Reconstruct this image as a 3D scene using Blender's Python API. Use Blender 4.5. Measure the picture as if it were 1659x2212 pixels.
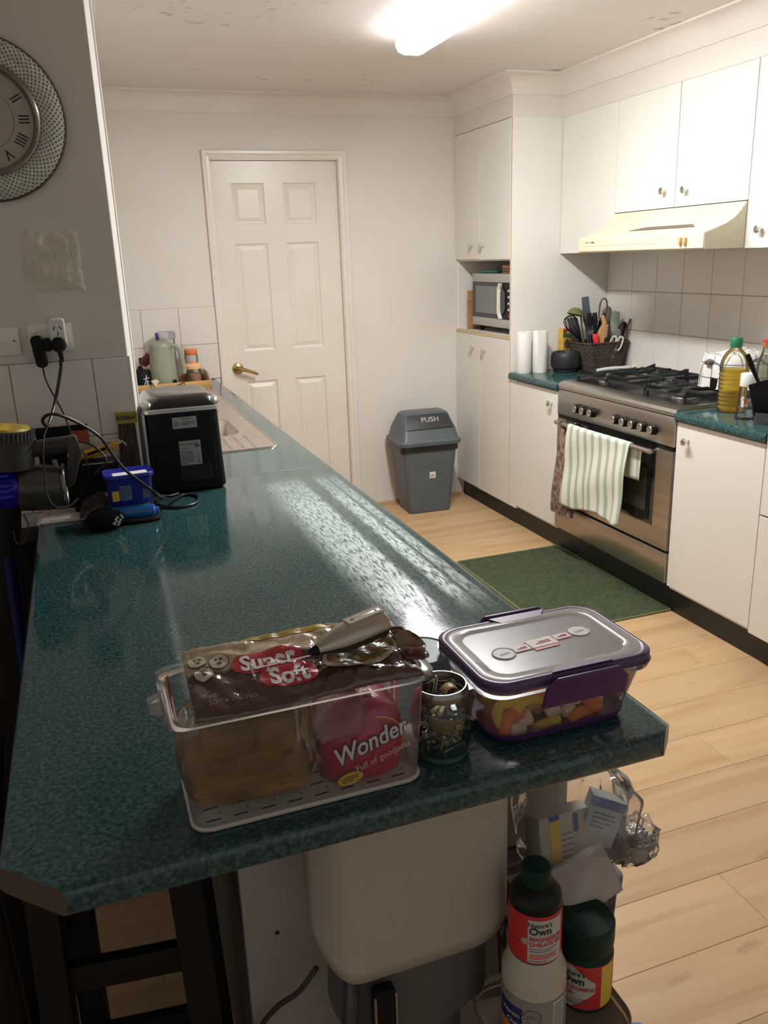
import bpy, bmesh, math, random
from math import sin, cos, pi, radians as R_
from mathutils import Vector as V, Matrix, noise as mnoise

random.seed(7)
S = bpy.context.scene
for o in list(bpy.data.objects):
    bpy.data.objects.remove(o)

# ------------------------------------------------------------------ camera
cam_d = bpy.data.cameras.new('camera')
cam = bpy.data.objects.new('camera', cam_d)
S.collection.objects.link(cam)
YAW, PITCH, ROLL, FPX, CAMH = 0.33744383, 0.29706476, -0.03609170, 1800.7729, 1.5486092
fwd = V((sin(YAW)*cos(PITCH), cos(YAW)*cos(PITCH), -sin(PITCH)))
rgt = V((cos(YAW), -sin(YAW), 0))
upv = rgt.cross(fwd)
r2 = rgt*cos(ROLL) + upv*sin(ROLL)
u2 = -rgt*sin(ROLL) + upv*cos(ROLL)
cm = Matrix((r2, u2, -fwd)).transposed().to_4x4()
cm.translation = V((0, 0, CAMH))
cam.matrix_world = cm
cam_d.sensor_fit = 'VERTICAL'
cam_d.sensor_height = 24
cam_d.lens = FPX/2212*24
cam_d.clip_start = 0.02
S.camera = cam

# ------------------------------------------------------------------ world, exposure
W = bpy.data.worlds.new('world')
S.world = W
W.use_nodes = True
W.node_tree.nodes['Background'].inputs[0].default_value = (1.0, 0.99, 0.965, 1)
W.node_tree.nodes['Background'].inputs[1].default_value = 0.34
S.view_settings.view_transform = 'Standard'
S.view_settings.look = 'None'
S.view_settings.exposure = 0.0
S.view_settings.gamma = 1
S.view_settings.use_curve_mapping = False
TUBE_STRENGTH = 122.0
S.cycles.use_denoising = True
S.cycles.max_bounces = 12
S.cycles.transparent_max_bounces = 24
S.cycles.sample_clamp_indirect = 6

# ------------------------------------------------------------------ materials
def mat(name, col, rough=0.5, metal=0.0, spec=0.5, noise=None, bump=None, coat=0.0, col2=None, nscale=(1,1,1), emit=None, bias=(0.35,0.65), aniso=0, sub=0):
    m = bpy.data.materials.new(name)
    m.use_nodes = True
    nt = m.node_tree
    b = nt.nodes['Principled BSDF']
    b.inputs['Base Color'].default_value = (*col, 1)
    b.inputs['Roughness'].default_value = rough
    b.inputs['Metallic'].default_value = metal
    b.inputs['Specular IOR Level'].default_value = spec
    b.inputs['Coat Weight'].default_value = coat
    b.inputs['Coat Roughness'].default_value = 0.1
    if sub:
        b.inputs['Subsurface Weight'].default_value = sub
        b.inputs['Subsurface Radius'].default_value = (0.01, 0.006, 0.004)
    if aniso: b.inputs['Anisotropic'].default_value = aniso
    if emit:
        b.inputs['Emission Color'].default_value = (*emit[0], 1)
        b.inputs['Emission Strength'].default_value = emit[1]
    if noise or bump:
        tc = nt.nodes.new('ShaderNodeTexCoord')
        mp = nt.nodes.new('ShaderNodeMapping')
        mp.inputs['Scale'].default_value = nscale
        nt.links.new(tc.outputs['Object'], mp.inputs['Vector'])
    if noise:
        n = nt.nodes.new('ShaderNodeTexNoise')
        n.inputs['Scale'].default_value = noise
        n.inputs['Detail'].default_value = 4
        nt.links.new(mp.outputs[0], n.inputs['Vector'])
        cr = nt.nodes.new('ShaderNodeValToRGB')
        c2 = col2 or tuple(c*0.82 for c in col)
        cr.color_ramp.elements[0].color = (*c2, 1)
        cr.color_ramp.elements[1].color = (*col, 1)
        cr.color_ramp.elements[0].position = bias[0]
        cr.color_ramp.elements[1].position = bias[1]
        nt.links.new(n.outputs[0], cr.inputs[0])
        nt.links.new(cr.outputs[0], b.inputs['Base Color'])
    if bump:
        n2 = nt.nodes.new('ShaderNodeTexNoise')
        n2.inputs['Scale'].default_value = bump[0]
        n2.inputs['Detail'].default_value = 3
        nt.links.new(mp.outputs[0], n2.inputs['Vector'])
        bp = nt.nodes.new('ShaderNodeBump')
        bp.inputs['Strength'].default_value = bump[1]
        bp.inputs['Distance'].default_value = bump[2] if len(bump) > 2 else 0.002
        nt.links.new(n2.outputs[0], bp.inputs['Height'])
        nt.links.new(bp.outputs[0], b.inputs['Normal'])
    return m

def film(name, tint=(0.95,0.95,0.95), body=(0.8,0.8,0.8), milk=0.05, rough=0.08, ior=1.45, bump=None, gloss=1.0):
    """thin clear plastic or glass: see-through, fresnel gloss, a little milkiness"""
    m = bpy.data.materials.new(name)
    m.use_nodes = True
    nt = m.node_tree
    nt.nodes.remove(nt.nodes['Principled BSDF'])
    out = nt.nodes['Material Output']
    tr = nt.nodes.new('ShaderNodeBsdfTransparent'); tr.inputs[0].default_value = (*tint, 1)
    df = nt.nodes.new('ShaderNodeBsdfDiffuse'); df.inputs[0].default_value = (*body, 1)
    tl = nt.nodes.new('ShaderNodeBsdfTranslucent'); tl.inputs[0].default_value = (*body, 1)
    md = nt.nodes.new('ShaderNodeMixShader'); md.inputs[0].default_value = 0.5
    nt.links.new(df.outputs[0], md.inputs[1]); nt.links.new(tl.outputs[0], md.inputs[2])
    mx = nt.nodes.new('ShaderNodeMixShader'); mx.inputs[0].default_value = milk
    nt.links.new(tr.outputs[0], mx.inputs[1]); nt.links.new(md.outputs[0], mx.inputs[2])
    gl = nt.nodes.new('ShaderNodeBsdfGlossy'); gl.inputs['Roughness'].default_value = rough
    gl.inputs['Color'].default_value = (gloss, gloss, gloss, 1)
    fr = nt.nodes.new('ShaderNodeFresnel'); fr.inputs[0].default_value = ior
    m2 = nt.nodes.new('ShaderNodeMixShader')
    nt.links.new(fr.outputs[0], m2.inputs[0]); nt.links.new(mx.outputs[0], m2.inputs[1]); nt.links.new(gl.outputs[0], m2.inputs[2])
    nt.links.new(m2.outputs[0], out.inputs[0])
    if bump:
        tc = nt.nodes.new('ShaderNodeTexCoord')
        n2 = nt.nodes.new('ShaderNodeTexNoise'); n2.inputs['Scale'].default_value = bump[0]; n2.inputs['Detail'].default_value = 2
        nt.links.new(tc.outputs['Object'], n2.inputs['Vector'])
        bp = nt.nodes.new('ShaderNodeBump'); bp.inputs['Strength'].default_value = bump[1]; bp.inputs['Distance'].default_value = 0.004
        nt.links.new(n2.outputs[0], bp.inputs['Height'])
        nt.links.new(bp.outputs[0], gl.inputs['Normal']); nt.links.new(bp.outputs[0], fr.inputs['Normal'])
    return m

def nodes_of(m):
    return m.node_tree, m.node_tree.nodes['Principled BSDF']

def laminate():
    """speckled dark teal bench laminate with wiped streaks in its gloss and tube glare painted into its colour"""
    m = mat('teal_laminate', (0.05, 0.13, 0.135), 0.25, spec=0.6)
    nt, b = nodes_of(m)
    tc = nt.nodes.new('ShaderNodeTexCoord')
    n1 = nt.nodes.new('ShaderNodeTexNoise'); n1.inputs['Scale'].default_value = 150; n1.inputs['Detail'].default_value = 3; n1.inputs['Roughness'].default_value = 0.65
    nt.links.new(tc.outputs['Object'], n1.inputs['Vector'])
    cr = nt.nodes.new('ShaderNodeValToRGB')
    e = cr.color_ramp.elements
    e[0].position = 0.36; e[0].color = (0.008, 0.030, 0.034, 1)
    e[1].position = 0.50; e[1].color = (0.024, 0.068, 0.069, 1)
    a = e.new(0.60); a.color = (0.042, 0.104, 0.104, 1)
    a = e.new(0.72); a.color = (0.082, 0.145, 0.144, 1)
    nt.links.new(n1.outputs[0], cr.inputs[0])
    nt.links.new(cr.outputs[0], b.inputs['Base Color'])
    # hand wiped streaks: gloss varies
    mp = nt.nodes.new('ShaderNodeMapping'); mp.inputs['Scale'].default_value = (22, 2.0, 1); mp.inputs['Rotation'].default_value = (0, 0, R_(10))
    nt.links.new(tc.outputs['Object'], mp.inputs['Vector'])
    n2 = nt.nodes.new('ShaderNodeTexNoise'); n2.inputs['Scale'].default_value = 1.0; n2.inputs['Detail'].default_value = 5
    nt.links.new(mp.outputs[0], n2.inputs['Vector'])
    mr = nt.nodes.new('ShaderNodeMapRange')
    mr.inputs['From Min'].default_value = 0.35; mr.inputs['From Max'].default_value = 0.7
    mr.inputs['To Min'].default_value = 0.07; mr.inputs['To Max'].default_value = 0.13
    nt.links.new(n2.outputs[0], mr.inputs['Value'])
    # tube glare along the kitchen edge, painted pale into the colour; wipe marks also rougher
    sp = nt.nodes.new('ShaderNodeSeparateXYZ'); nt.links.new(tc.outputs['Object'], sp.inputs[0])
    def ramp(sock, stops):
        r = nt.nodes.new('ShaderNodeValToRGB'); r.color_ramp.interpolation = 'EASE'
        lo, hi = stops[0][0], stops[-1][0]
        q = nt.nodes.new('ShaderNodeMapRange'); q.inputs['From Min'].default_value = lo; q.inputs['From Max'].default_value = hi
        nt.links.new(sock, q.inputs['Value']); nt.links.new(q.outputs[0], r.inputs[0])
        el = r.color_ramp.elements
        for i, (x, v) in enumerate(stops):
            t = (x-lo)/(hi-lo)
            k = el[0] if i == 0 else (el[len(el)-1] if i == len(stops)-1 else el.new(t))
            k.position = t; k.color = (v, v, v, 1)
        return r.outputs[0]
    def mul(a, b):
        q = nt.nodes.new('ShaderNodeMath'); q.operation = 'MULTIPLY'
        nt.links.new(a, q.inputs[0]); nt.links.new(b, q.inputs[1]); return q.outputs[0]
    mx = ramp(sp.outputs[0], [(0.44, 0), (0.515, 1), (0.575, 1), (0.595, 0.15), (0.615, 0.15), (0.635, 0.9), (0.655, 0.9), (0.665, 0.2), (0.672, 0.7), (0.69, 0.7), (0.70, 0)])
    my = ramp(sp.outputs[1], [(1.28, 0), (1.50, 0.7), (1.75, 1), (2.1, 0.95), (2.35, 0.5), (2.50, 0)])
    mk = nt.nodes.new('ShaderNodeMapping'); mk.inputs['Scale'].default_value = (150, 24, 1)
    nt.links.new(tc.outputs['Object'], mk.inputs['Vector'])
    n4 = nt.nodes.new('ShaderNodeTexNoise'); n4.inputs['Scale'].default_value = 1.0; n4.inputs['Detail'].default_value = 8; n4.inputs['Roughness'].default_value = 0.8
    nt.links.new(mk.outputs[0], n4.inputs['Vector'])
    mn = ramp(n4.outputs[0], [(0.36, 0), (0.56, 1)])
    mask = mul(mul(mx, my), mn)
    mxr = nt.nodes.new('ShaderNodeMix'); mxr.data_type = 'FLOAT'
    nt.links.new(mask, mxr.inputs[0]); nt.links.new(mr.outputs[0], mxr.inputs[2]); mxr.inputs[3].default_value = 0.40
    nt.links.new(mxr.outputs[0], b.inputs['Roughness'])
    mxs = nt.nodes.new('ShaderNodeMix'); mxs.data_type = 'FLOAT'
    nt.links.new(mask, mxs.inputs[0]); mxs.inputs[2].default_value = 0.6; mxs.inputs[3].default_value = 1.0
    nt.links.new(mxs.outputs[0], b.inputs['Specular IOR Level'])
    glare_mix = nt.nodes.new('ShaderNodeMixRGB'); glare_mix.inputs[2].default_value = (0.55, 0.70, 0.68, 1)
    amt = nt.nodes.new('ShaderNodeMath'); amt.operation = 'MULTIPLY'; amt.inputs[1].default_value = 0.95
    nt.links.new(mask, amt.inputs[0]); nt.links.new(amt.outputs[0], glare_mix.inputs[0])
    nt.links.new(cr.outputs[0], glare_mix.inputs[1]); nt.links.new(glare_mix.outputs[0], b.inputs['Base Color'])
    bp = nt.nodes.new('ShaderNodeBump'); bp.inputs['Strength'].default_value = 0.06; bp.inputs['Distance'].default_value = 0.001
    n3 = nt.nodes.new('ShaderNodeTexNoise'); n3.inputs['Scale'].default_value = 160
    nt.links.new(tc.outputs['Object'], n3.inputs['Vector'])
    nt.links.new(n3.outputs[0], bp.inputs['Height']); nt.links.new(bp.outputs[0], b.inputs['Normal'])
    return m

def wood(name, c1, c2, scale=(1.2, 22, 22), rough=0.4, knots=True, spec=0.4):
    m = mat(name, c1, rough, spec=spec)
    nt, b = nodes_of(m)
    tc = nt.nodes.new('ShaderNodeTexCoord')
    oi = nt.nodes.new('ShaderNodeObjectInfo')
    mp = nt.nodes.new('ShaderNodeMapping'); mp.inputs['Scale'].default_value = scale
    ad = nt.nodes.new('ShaderNodeVectorMath'); ad.operation = 'ADD'
    sc = nt.nodes.new('ShaderNodeVectorMath'); sc.operation = 'SCALE'; sc.inputs[0].default_value = (13, 7, 3)
    nt.links.new(oi.outputs['Random'], sc.inputs['Scale'])
    nt.links.new(tc.outputs['Object'], ad.inputs[0]); nt.links.new(sc.outputs[0], ad.inputs[1])
    nt.links.new(ad.outputs[0], mp.inputs['Vector'])
    n = nt.nodes.new('ShaderNodeTexNoise'); n.inputs['Scale'].default_value = 1; n.inputs['Detail'].default_value = 6; n.inputs['Distortion'].default_value = 0.6
    nt.links.new(mp.outputs[0], n.inputs['Vector'])
    cr = nt.nodes.new('ShaderNodeValToRGB')
    e = cr.color_ramp.elements
    e[0].position = 0.30; e[0].color = (*c2, 1)
    e[1].position = 0.58; e[1].color = (*c1, 1)
    nt.links.new(n.outputs[0], cr.inputs[0])
    last = cr.outputs[0]
    if knots:
        mpk = nt.nodes.new('ShaderNodeMapping'); mpk.inputs['Scale'].default_value = (4.0, 14, 1)
        nt.links.new(ad.outputs[0], mpk.inputs['Vector'])
        k = nt.nodes.new('ShaderNodeTexNoise'); k.inputs['Scale'].default_value = 1; k.inputs['Detail'].default_value = 3
        nt.links.new(mpk.outputs[0], k.inputs['Vector'])
        kr = nt.nodes.new('ShaderNodeValToRGB')
        kr.color_ramp.elements[0].position = 0.66; kr.color_ramp.elements[0].color = (0, 0, 0, 1)
        kr.color_ramp.elements[1].position = 0.80; kr.color_ramp.elements[1].color = (0.7, 0.7, 0.7, 1)
        nt.links.new(k.outputs[0], kr.inputs[0])
        mx = nt.nodes.new('ShaderNodeMixRGB'); mx.inputs[2].default_value = (c2[0]*0.55, c2[1]*0.5, c2[2]*0.45, 1)
        nt.links.new(kr.outputs[0], mx.inputs[0]); nt.links.new(last, mx.inputs[1])
        last = mx.outputs[0]
    hs = nt.nodes.new('ShaderNodeHueSaturation')
    mr = nt.nodes.new('ShaderNodeMapRange'); mr.inputs['To Min'].default_value = 0.93; mr.inputs['To Max'].default_value = 1.07
    nt.links.new(oi.outputs['Random'], mr.inputs['Value']); nt.links.new(mr.outputs[0], hs.inputs['Value'])
    nt.links.new(last, hs.inputs['Color'])
    nt.links.new(hs.outputs[0], b.inputs['Base Color'])
    return m

def stripes(name, c1, c2, axis, period, duty, rough=0.85, bump=(300, 0.3), offset=0.0):
    m = mat(name, c1, rough, bump=bump)
    nt, b = nodes_of(m)
    tc = nt.nodes.new('ShaderNodeTexCoord'); sx = nt.nodes.new('ShaderNodeSeparateXYZ')
    nt.links.new(tc.outputs['Object'], sx.inputs[0])
    def band(ax):
        a = nt.nodes.new('ShaderNodeMath'); a.operation = 'ADD'; a.inputs[1].default_value = offset + 10*period
        d = nt.nodes.new('ShaderNodeMath'); d.operation = 'DIVIDE'; d.inputs[1].default_value = period
        f = nt.nodes.new('ShaderNodeMath'); f.operation = 'FRACT'
        g = nt.nodes.new('ShaderNodeMath'); g.operation = 'LESS_THAN'; g.inputs[1].default_value = duty
        nt.links.new(sx.outputs[ax], a.inputs[0]); nt.links.new(a.outputs[0], d.inputs[0])
        nt.links.new(d.outputs[0], f.inputs[0]); nt.links.new(f.outputs[0], g.inputs[0])
        return g.outputs[0]
    v = band(axis[0])
    for ax in axis[1:]:
        w = band(ax)
        mxn = nt.nodes.new('ShaderNodeMath'); mxn.operation = 'MAXIMUM'
        nt.links.new(v, mxn.inputs[0]); nt.links.new(w, mxn.inputs[1]); v = mxn.outputs[0]
    mx = nt.nodes.new('ShaderNodeMixRGB'); mx.inputs[1].default_value = (*c1, 1); mx.inputs[2].default_value = (*c2, 1)
    nt.links.new(v, mx.inputs[0]); nt.links.new(mx.outputs[0], b.inputs['Base Color'])
    return m

def ceiling_mat():
    m = mat('ceiling_paint', (0.74, 0.70, 0.67), 0.85, spec=0.2)
    nt, b = nodes_of(m)
    tc = nt.nodes.new('ShaderNodeTexCoord')
    n = nt.nodes.new('ShaderNodeTexNoise'); n.inputs['Scale'].default_value = 16; n.inputs['Detail'].default_value = 6
    nt.links.new(tc.outputs['Object'], n.inputs['Vector'])
    n2 = nt.nodes.new('ShaderNodeTexNoise'); n2.inputs['Scale'].default_value = 1.5
    nt.links.new(tc.outputs['Object'], n2.inputs['Vector'])
    mu = nt.nodes.new('ShaderNodeMath'); mu.operation = 'MULTIPLY'
    nt.links.new(n.outputs[0], mu.inputs[0]); nt.links.new(n2.outputs[0], mu.inputs[1])
    cr = nt.nodes.new('ShaderNodeValToRGB')
    cr.color_ramp.elements[0].position = 0.36; cr.color_ramp.elements[0].color = (0.74, 0.70, 0.67, 1)
    cr.color_ramp.elements[1].position = 0.47; cr.color_ramp.elements[1].color = (0.38, 0.31, 0.27, 1)
    nt.links.new(mu.outputs[0], cr.inputs[0]); nt.links.new(cr.outputs[0], b.inputs['Base Color'])
    return m

WALL = mat('wall_paint', (0.74, 0.705, 0.66), 0.55, spec=0.35, noise=2.5, col2=(0.71, 0.67, 0.62), bump=(180, 0.05))
TRIMP = mat('trim_gloss_paint', (0.78, 0.735, 0.665), 0.3, noise=4, col2=(0.75, 0.70, 0.63), bump=(60, 0.04))
CEIL = ceiling_mat()
COVE = mat('cornice_paint', (0.76, 0.72, 0.67), 0.7, noise=3, col2=(0.72, 0.67, 0.63))
CAB = mat('white_melamine', (0.77, 0.745, 0.70), 0.5, spec=0.25, noise=3, col2=(0.75, 0.725, 0.675))
EDGE = mat('yellowed_edge_strip', (0.66, 0.50, 0.30), 0.5, noise=30)
KICK = mat('dark_green_kickboard', (0.018, 0.024, 0.023), 0.4, noise=20, col2=(0.012, 0.016, 0.015))
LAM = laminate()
TILE = mat('white_glazed_tile', (0.76, 0.715, 0.67), 0.16, spec=0.5, noise=3, col2=(0.74, 0.69, 0.64))
GROUT = mat('brown_grout', (0.34, 0.22, 0.15), 0.9, noise=60)
PLANK = wood('oak_plank', (0.60, 0.40, 0.225), (0.49, 0.30, 0.15), scale=(1.1, 16, 16), rough=0.42)
SUBF = mat('plank_joint', (0.50, 0.34, 0.19), 0.8)
STEEL = mat('brushed_steel', (0.52, 0.495, 0.46), 0.36, 1.0, noise=6, nscale=(1, 0.15, 8), col2=(0.45, 0.425, 0.39), aniso=0.4)
STEEL2 = mat('sink_steel', (0.60, 0.54, 0.49), 0.3, 1.0, noise=12, col2=(0.54, 0.48, 0.43))
CHROME = mat('chrome', (0.72, 0.72, 0.72), 0.12, 1.0)
BRASS = mat('aged_brass', (0.48, 0.35, 0.15), 0.28, 1.0, noise=40, col2=(0.33, 0.23, 0.10))
BLACK = mat('black_plastic', (0.008, 0.008, 0.009), 0.38, spec=0.16)
MATTE = mat('matte_black', (0.010, 0.010, 0.011), 0.6, spec=0.12, noise=50, col2=(0.010, 0.010, 0.011))
IRON = mat('cast_iron', (0.020, 0.021, 0.021), 0.55, noise=80, col2=(0.010, 0.010, 0.010), bump=(300, 0.3))
ENAMEL = mat('black_enamel', (0.012, 0.012, 0.012), 0.25)
OVENGLASS = mat('black_oven_glass', (0.010, 0.010, 0.010), 0.07, spec=0.6, coat=0.3)
DARKGREY = mat('dark_grey_plastic', (0.055, 0.058, 0.062), 0.45, noise=60, col2=(0.045, 0.047, 0.05))
BINGREY = mat('bin_grey_plastic', (0.098, 0.118, 0.132), 0.42, noise=9, col2=(0.090, 0.108, 0.120), bump=(400, 0.08))
HOODC = mat('cream_enamel', (0.70, 0.64, 0.47), 0.35, noise=3, col2=(0.68, 0.61, 0.43))
WHITEP = mat('white_plastic', (0.74, 0.73, 0.70), 0.35)
CREAMP = mat('aged_white_plastic', (0.84, 0.81, 0.72), 0.35)
PAPER = mat('paper_white', (0.74, 0.73, 0.70), 0.9)
TOWELP = mat('paper_towel', (0.82, 0.80, 0.76), 0.95, bump=(500, 0.4))
CLEAR = film('clear_plastic', (0.95, 0.96, 0.95), milk=0.04, rough=0.06, ior=1.33)
CLEAR2 = film('hazy_plastic', (0.94, 0.93, 0.93), (0.85, 0.82, 0.82), milk=0.16, rough=0.18, ior=1.3)
FROST = film('frosted_plastic', (0.96, 0.96, 0.96), (0.93, 0.91, 0.93), milk=0.58, rough=0.2, ior=1.15, gloss=0.45)
GLASS = film('jar_glass', (0.92, 0.97, 0.95), (0.3, 0.5, 0.45), milk=0.03, rough=0.03, ior=1.5)
GLASSB = film('thick_glass_base', (0.50, 0.80, 0.70), (0.30, 0.62, 0.52), milk=0.38, rough=0.05, ior=1.5)
BAGF = film('crinkled_clear_bag', (0.93, 0.92, 0.90), (0.8, 0.8, 0.78), milk=0.17, rough=0.14, bump=(28, 0.7), ior=1.25)
INK = mat('black_print', (0.02, 0.02, 0.02), 0.6)
INKG = mat('grey_print', (0.16, 0.16, 0.16), 0.6)
WHITEI = mat('white_print', (0.75, 0.74, 0.72), 0.5)
REDI = mat('red_print', (0.55, 0.03, 0.035), 0.45)
YELI = mat('yellow_print', (0.72, 0.50, 0.05), 0.5)

# ------------------------------------------------------------------ mesh helpers
class MB:
    def __init__(s): s.v = []; s.f = []
    def add(s, vs, fs):
        n = len(s.v)
        s.v += [tuple(p) for p in vs]
        s.f += [tuple(i+n for i in q) for q in fs]
        return s
    def box(s, x0, x1, y0, y1, z0, z1, M=None):
        vs = [V((x, y, z)) for z in (z0, z1) for y in (y0, y1) for x in (x0, x1)]
        if M is not None: vs = [M @ p for p in vs]
        return s.add(vs, [(0,2,3,1),(4,5,7,6),(0,1,5,4),(2,6,7,3),(0,4,6,2),(1,3,7,5)])
    def loft(s, secs, cap0=True, cap1=True, closed=True):
        n = len(secs[0]); vs = [p for q in secs for p in q]; fs = []
        for i in range(len(secs)-1):
            for j in range(n if closed else n-1):
                k = (j+1) % n
                fs.append((i*n+j, i*n+k, (i+1)*n+k, (i+1)*n+j))
        if cap0: fs.append(tuple(range(n-1, -1, -1)))
        if cap1: fs.append(tuple((len(secs)-1)*n+j for j in range(n)))
        return s.add(vs, fs)
    def lathe(s, prof, n=24, c=(0,0,0), sx=1, sy=1, M=None, cap0=True, cap1=True):
        secs = []
        for r, z in prof:
            q = [V((c[0]+r*sx*cos(2*pi*j/n), c[1]+r*sy*sin(2*pi*j/n), c[2]+z)) for j in range(n)]
            if M is not None: q = [M @ p for p in q]
            secs.append(q)
        return s.loft(secs, cap0, cap1)
    def tube(s, pts, r, n=8, cap=True, closed=False, sx=1.0):
        pts = [V(p) for p in pts]; m = len(pts)
        rs = r if isinstance(r, (list, tuple)) else [r]*m
        secs = []; prev = None
        for i, p in enumerate(pts):
            if closed: t = pts[(i+1) % m]-pts[i-1]
            else: t = pts[min(i+1, m-1)]-pts[max(i-1, 0)]
            if t.length < 1e-9: t = V((0, 0, 1))
            t.normalize()
            if prev is None:
                a = V((0, 0, 1)) if abs(t.z) < 0.9 else V((1, 0, 0))
                u = t.cross(a).normalized()
            else:
                u = (prev-t*prev.dot(t))
                u = u.normalized() if u.length > 1e-6 else t.orthogonal().normalized()
            prev = u; w = t.cross(u)
            secs.append([p+(u*cos(2*pi*j/n)*sx+w*sin(2*pi*j/n))*rs[i] for j in range(n)])
        if closed: secs.append(secs[0])
        return s.loft(secs, cap and not closed, cap and not closed)
    def cyl(s, p0, p1, r0, r1=None, n=16):
        p0 = V(p0); p1 = V(p1); r1 = r0 if r1 is None else r1
        t = (p1-p0).normalized(); u = t.orthogonal().normalized(); w = t.cross(u)
        return s.loft([[p+(u*cos(2*pi*j/n)+w*sin(2*pi*j/n))*r for j in range(n)] for p, r in ((p0, r0), (p1, r1))])
    def prism(s, poly, a, b, M=None):
        """poly in local xy, extruded z a..b"""
        q0 = [V((x, y, a)) for x, y in poly]; q1 = [V((x, y, b)) for x, y in poly]
        if M is not None: q0 = [M @ p for p in q0]; q1 = [M @ p for p in q1]
        return s.loft([q0, q1])
    def grid(s, fn, nu, nv, wrap=False):
        vs = [fn(i/nu, j/nv) for j in range(nv+1) for i in range(nu+1)]
        fs = [(j*(nu+1)+i, j*(nu+1)+i+1, (j+1)*(nu+1)+i+1, (j+1)*(nu+1)+i) for j in range(nv) for i in range(nu)]
        return s.add(vs, fs)
    def sphere(s, c, r, n=12, m=8, M=None):
        rx, ry, rz = r if isinstance(r, (tuple, list)) else (r, r, r)
        prof = [(sin(pi*i/m), -cos(pi*i/m)) for i in range(m+1)]
        secs = []
        for a, z in prof:
            a = max(a, 1e-3)
            q = [V((rx*a*cos(2*pi*j/n), ry*a*sin(2*pi*j/n), rz*z)) for j in range(n)]
            if M is not None: q = [M @ p for p in q]
            secs.append([p+V(c) for p in q])
        return s.loft(secs)
    def mesh(s, name, bevel=0, seg=2, smooth=True, ang=35, weld=False):
        me = bpy.data.meshes.new(name)
        me.from_pydata(s.v, [], s.f)
        bm = bmesh.new(); bm.from_mesh(me)
        if weld: bmesh.ops.remove_doubles(bm, verts=bm.verts, dist=1e-5)
        bmesh.ops.recalc_face_normals(bm, faces=bm.faces)
        if bevel:
            es = [e for e in bm.edges if len(e.link_faces) == 2 and e.calc_face_angle(0) > R_(30)]
            bmesh.ops.bevel(bm, geom=es, offset=bevel, segments=seg, affect='EDGES', profile=0.5, clamp_overlap=True)
        bm.to_mesh(me); bm.free()
        if smooth:
            for p in me.polygons: p.use_smooth = True
            me.set_sharp_from_angle(angle=R_(ang))
        return me
    def build(s, name, m, parent=None, loc=None, rot=None, **k):
        o = bpy.data.objects.new(name, s.mesh(name, **k))
        o.data.materials.append(m)
        S.collection.objects.link(o)
        if parent is not None: o.parent = parent
        if loc is not None: o.location = loc
        if rot is not None: o.rotation_euler = rot
        return o

def rr(w, d, r, n=5, c=(0, 0), z=0.0):
    """rounded rectangle section, ccw"""
    pts = []
    for cx, cy, a0 in ((w/2-r, d/2-r, 0), (-w/2+r, d/2-r, 90), (-w/2+r, -d/2+r, 180), (w/2-r, -d/2+r, 270)):
        for i in range(n+1):
            a = R_(a0+90*i/n)
            pts.append(V((c[0]+cx+r*cos(a), c[1]+cy+r*sin(a), z)))
    return pts

def rbox(w, d, h, r=0.01, top=0.004, n=5, c=(0, 0), z=0, taper=(0, 0)):
    """rounded box lofted upwards with soft top and bottom edge"""
    mb = MB(); tw, td = taper
    mb.loft([rr(w-2*top, d-2*top, max(r-top, 0.001), n, c, z), rr(w, d, r, n, c, z+top),
             rr(w+tw, d+td, r, n, c, z+h-top), rr(w+tw-2*top, d+td-2*top, max(r-top, 0.001), n, c, z+h)])
    return mb

def thing(name, label, cat, loc=(0, 0, 0), rz=0.0, group=None, rot=None):
    o = bpy.data.objects.new(name, None)
    o.empty_display_size = 0.05
    S.collection.objects.link(o)
    o.location = loc
    o.rotation_euler = rot if rot else (0, 0, rz)
    return tag(o, label, cat, group)
def tag(o, label, cat, group=None):
    o['label'] = label; o['category'] = cat
    if group: o['group'] = group
    return o
def lab(o, label):
    o['label'] = label; return o
def struct(o):
    o['kind'] = 'structure'; return o
def copy_thing(o, loc=None, label=None, rot=None):
    c = o.copy(); S.collection.objects.link(c)
    if loc is not None: c.location = loc
    if rot is not None: c.rotation_euler = rot
    if label: c['label'] = label
    for ch in list(o.children):
        d = ch.copy(); S.collection.objects.link(d); d.parent = c
        for g in list(ch.children):
            e = g.copy(); S.collection.objects.link(e); e.parent = d
    return c

def text(body, size, m, parent, M, name='lettering', align='CENTER', warp=None, bold=0.0, space=1.0, shear=0, sx=1.0):
    cu = bpy.data.curves.new('t', 'FONT')
    cu.body = body; cu.size = size; cu.align_x = align; cu.align_y = 'CENTER'
    cu.offset = bold*size; cu.space_character = space; cu.shear = shear
    cu.resolution_u = 3; cu.fill_mode = 'FRONT'
    ob = bpy.data.objects.new('t', cu)
    me = bpy.data.meshes.new_from_object(ob)
    bpy.data.objects.remove(ob)
    for v in me.vertices:
        p = v.co.copy(); p.x *= sx
        v.co = warp(p) if warp else M @ p
    me.name = name
    me.materials.clear(); me.materials.append(m)
    o = bpy.data.objects.new(name, me)
    S.collection.objects.link(o)
    o.parent = parent
    return o

def frame(o, x, y):
    """4x4 with local x,y axes and origin"""
    x = V(x).normalized(); y = V(y).normalized(); z = x.cross(y)
    M = Matrix((x, y, z)).transposed().to_4x4(); M.translation = V(o)
    return M
FRONT = lambda o: frame(o, (1, 0, 0), (0, 0, 1))          # faces -Y
LEFTF = lambda o: frame(o, (0, -1, 0), (0, 0, 1))         # faces -X

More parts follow.
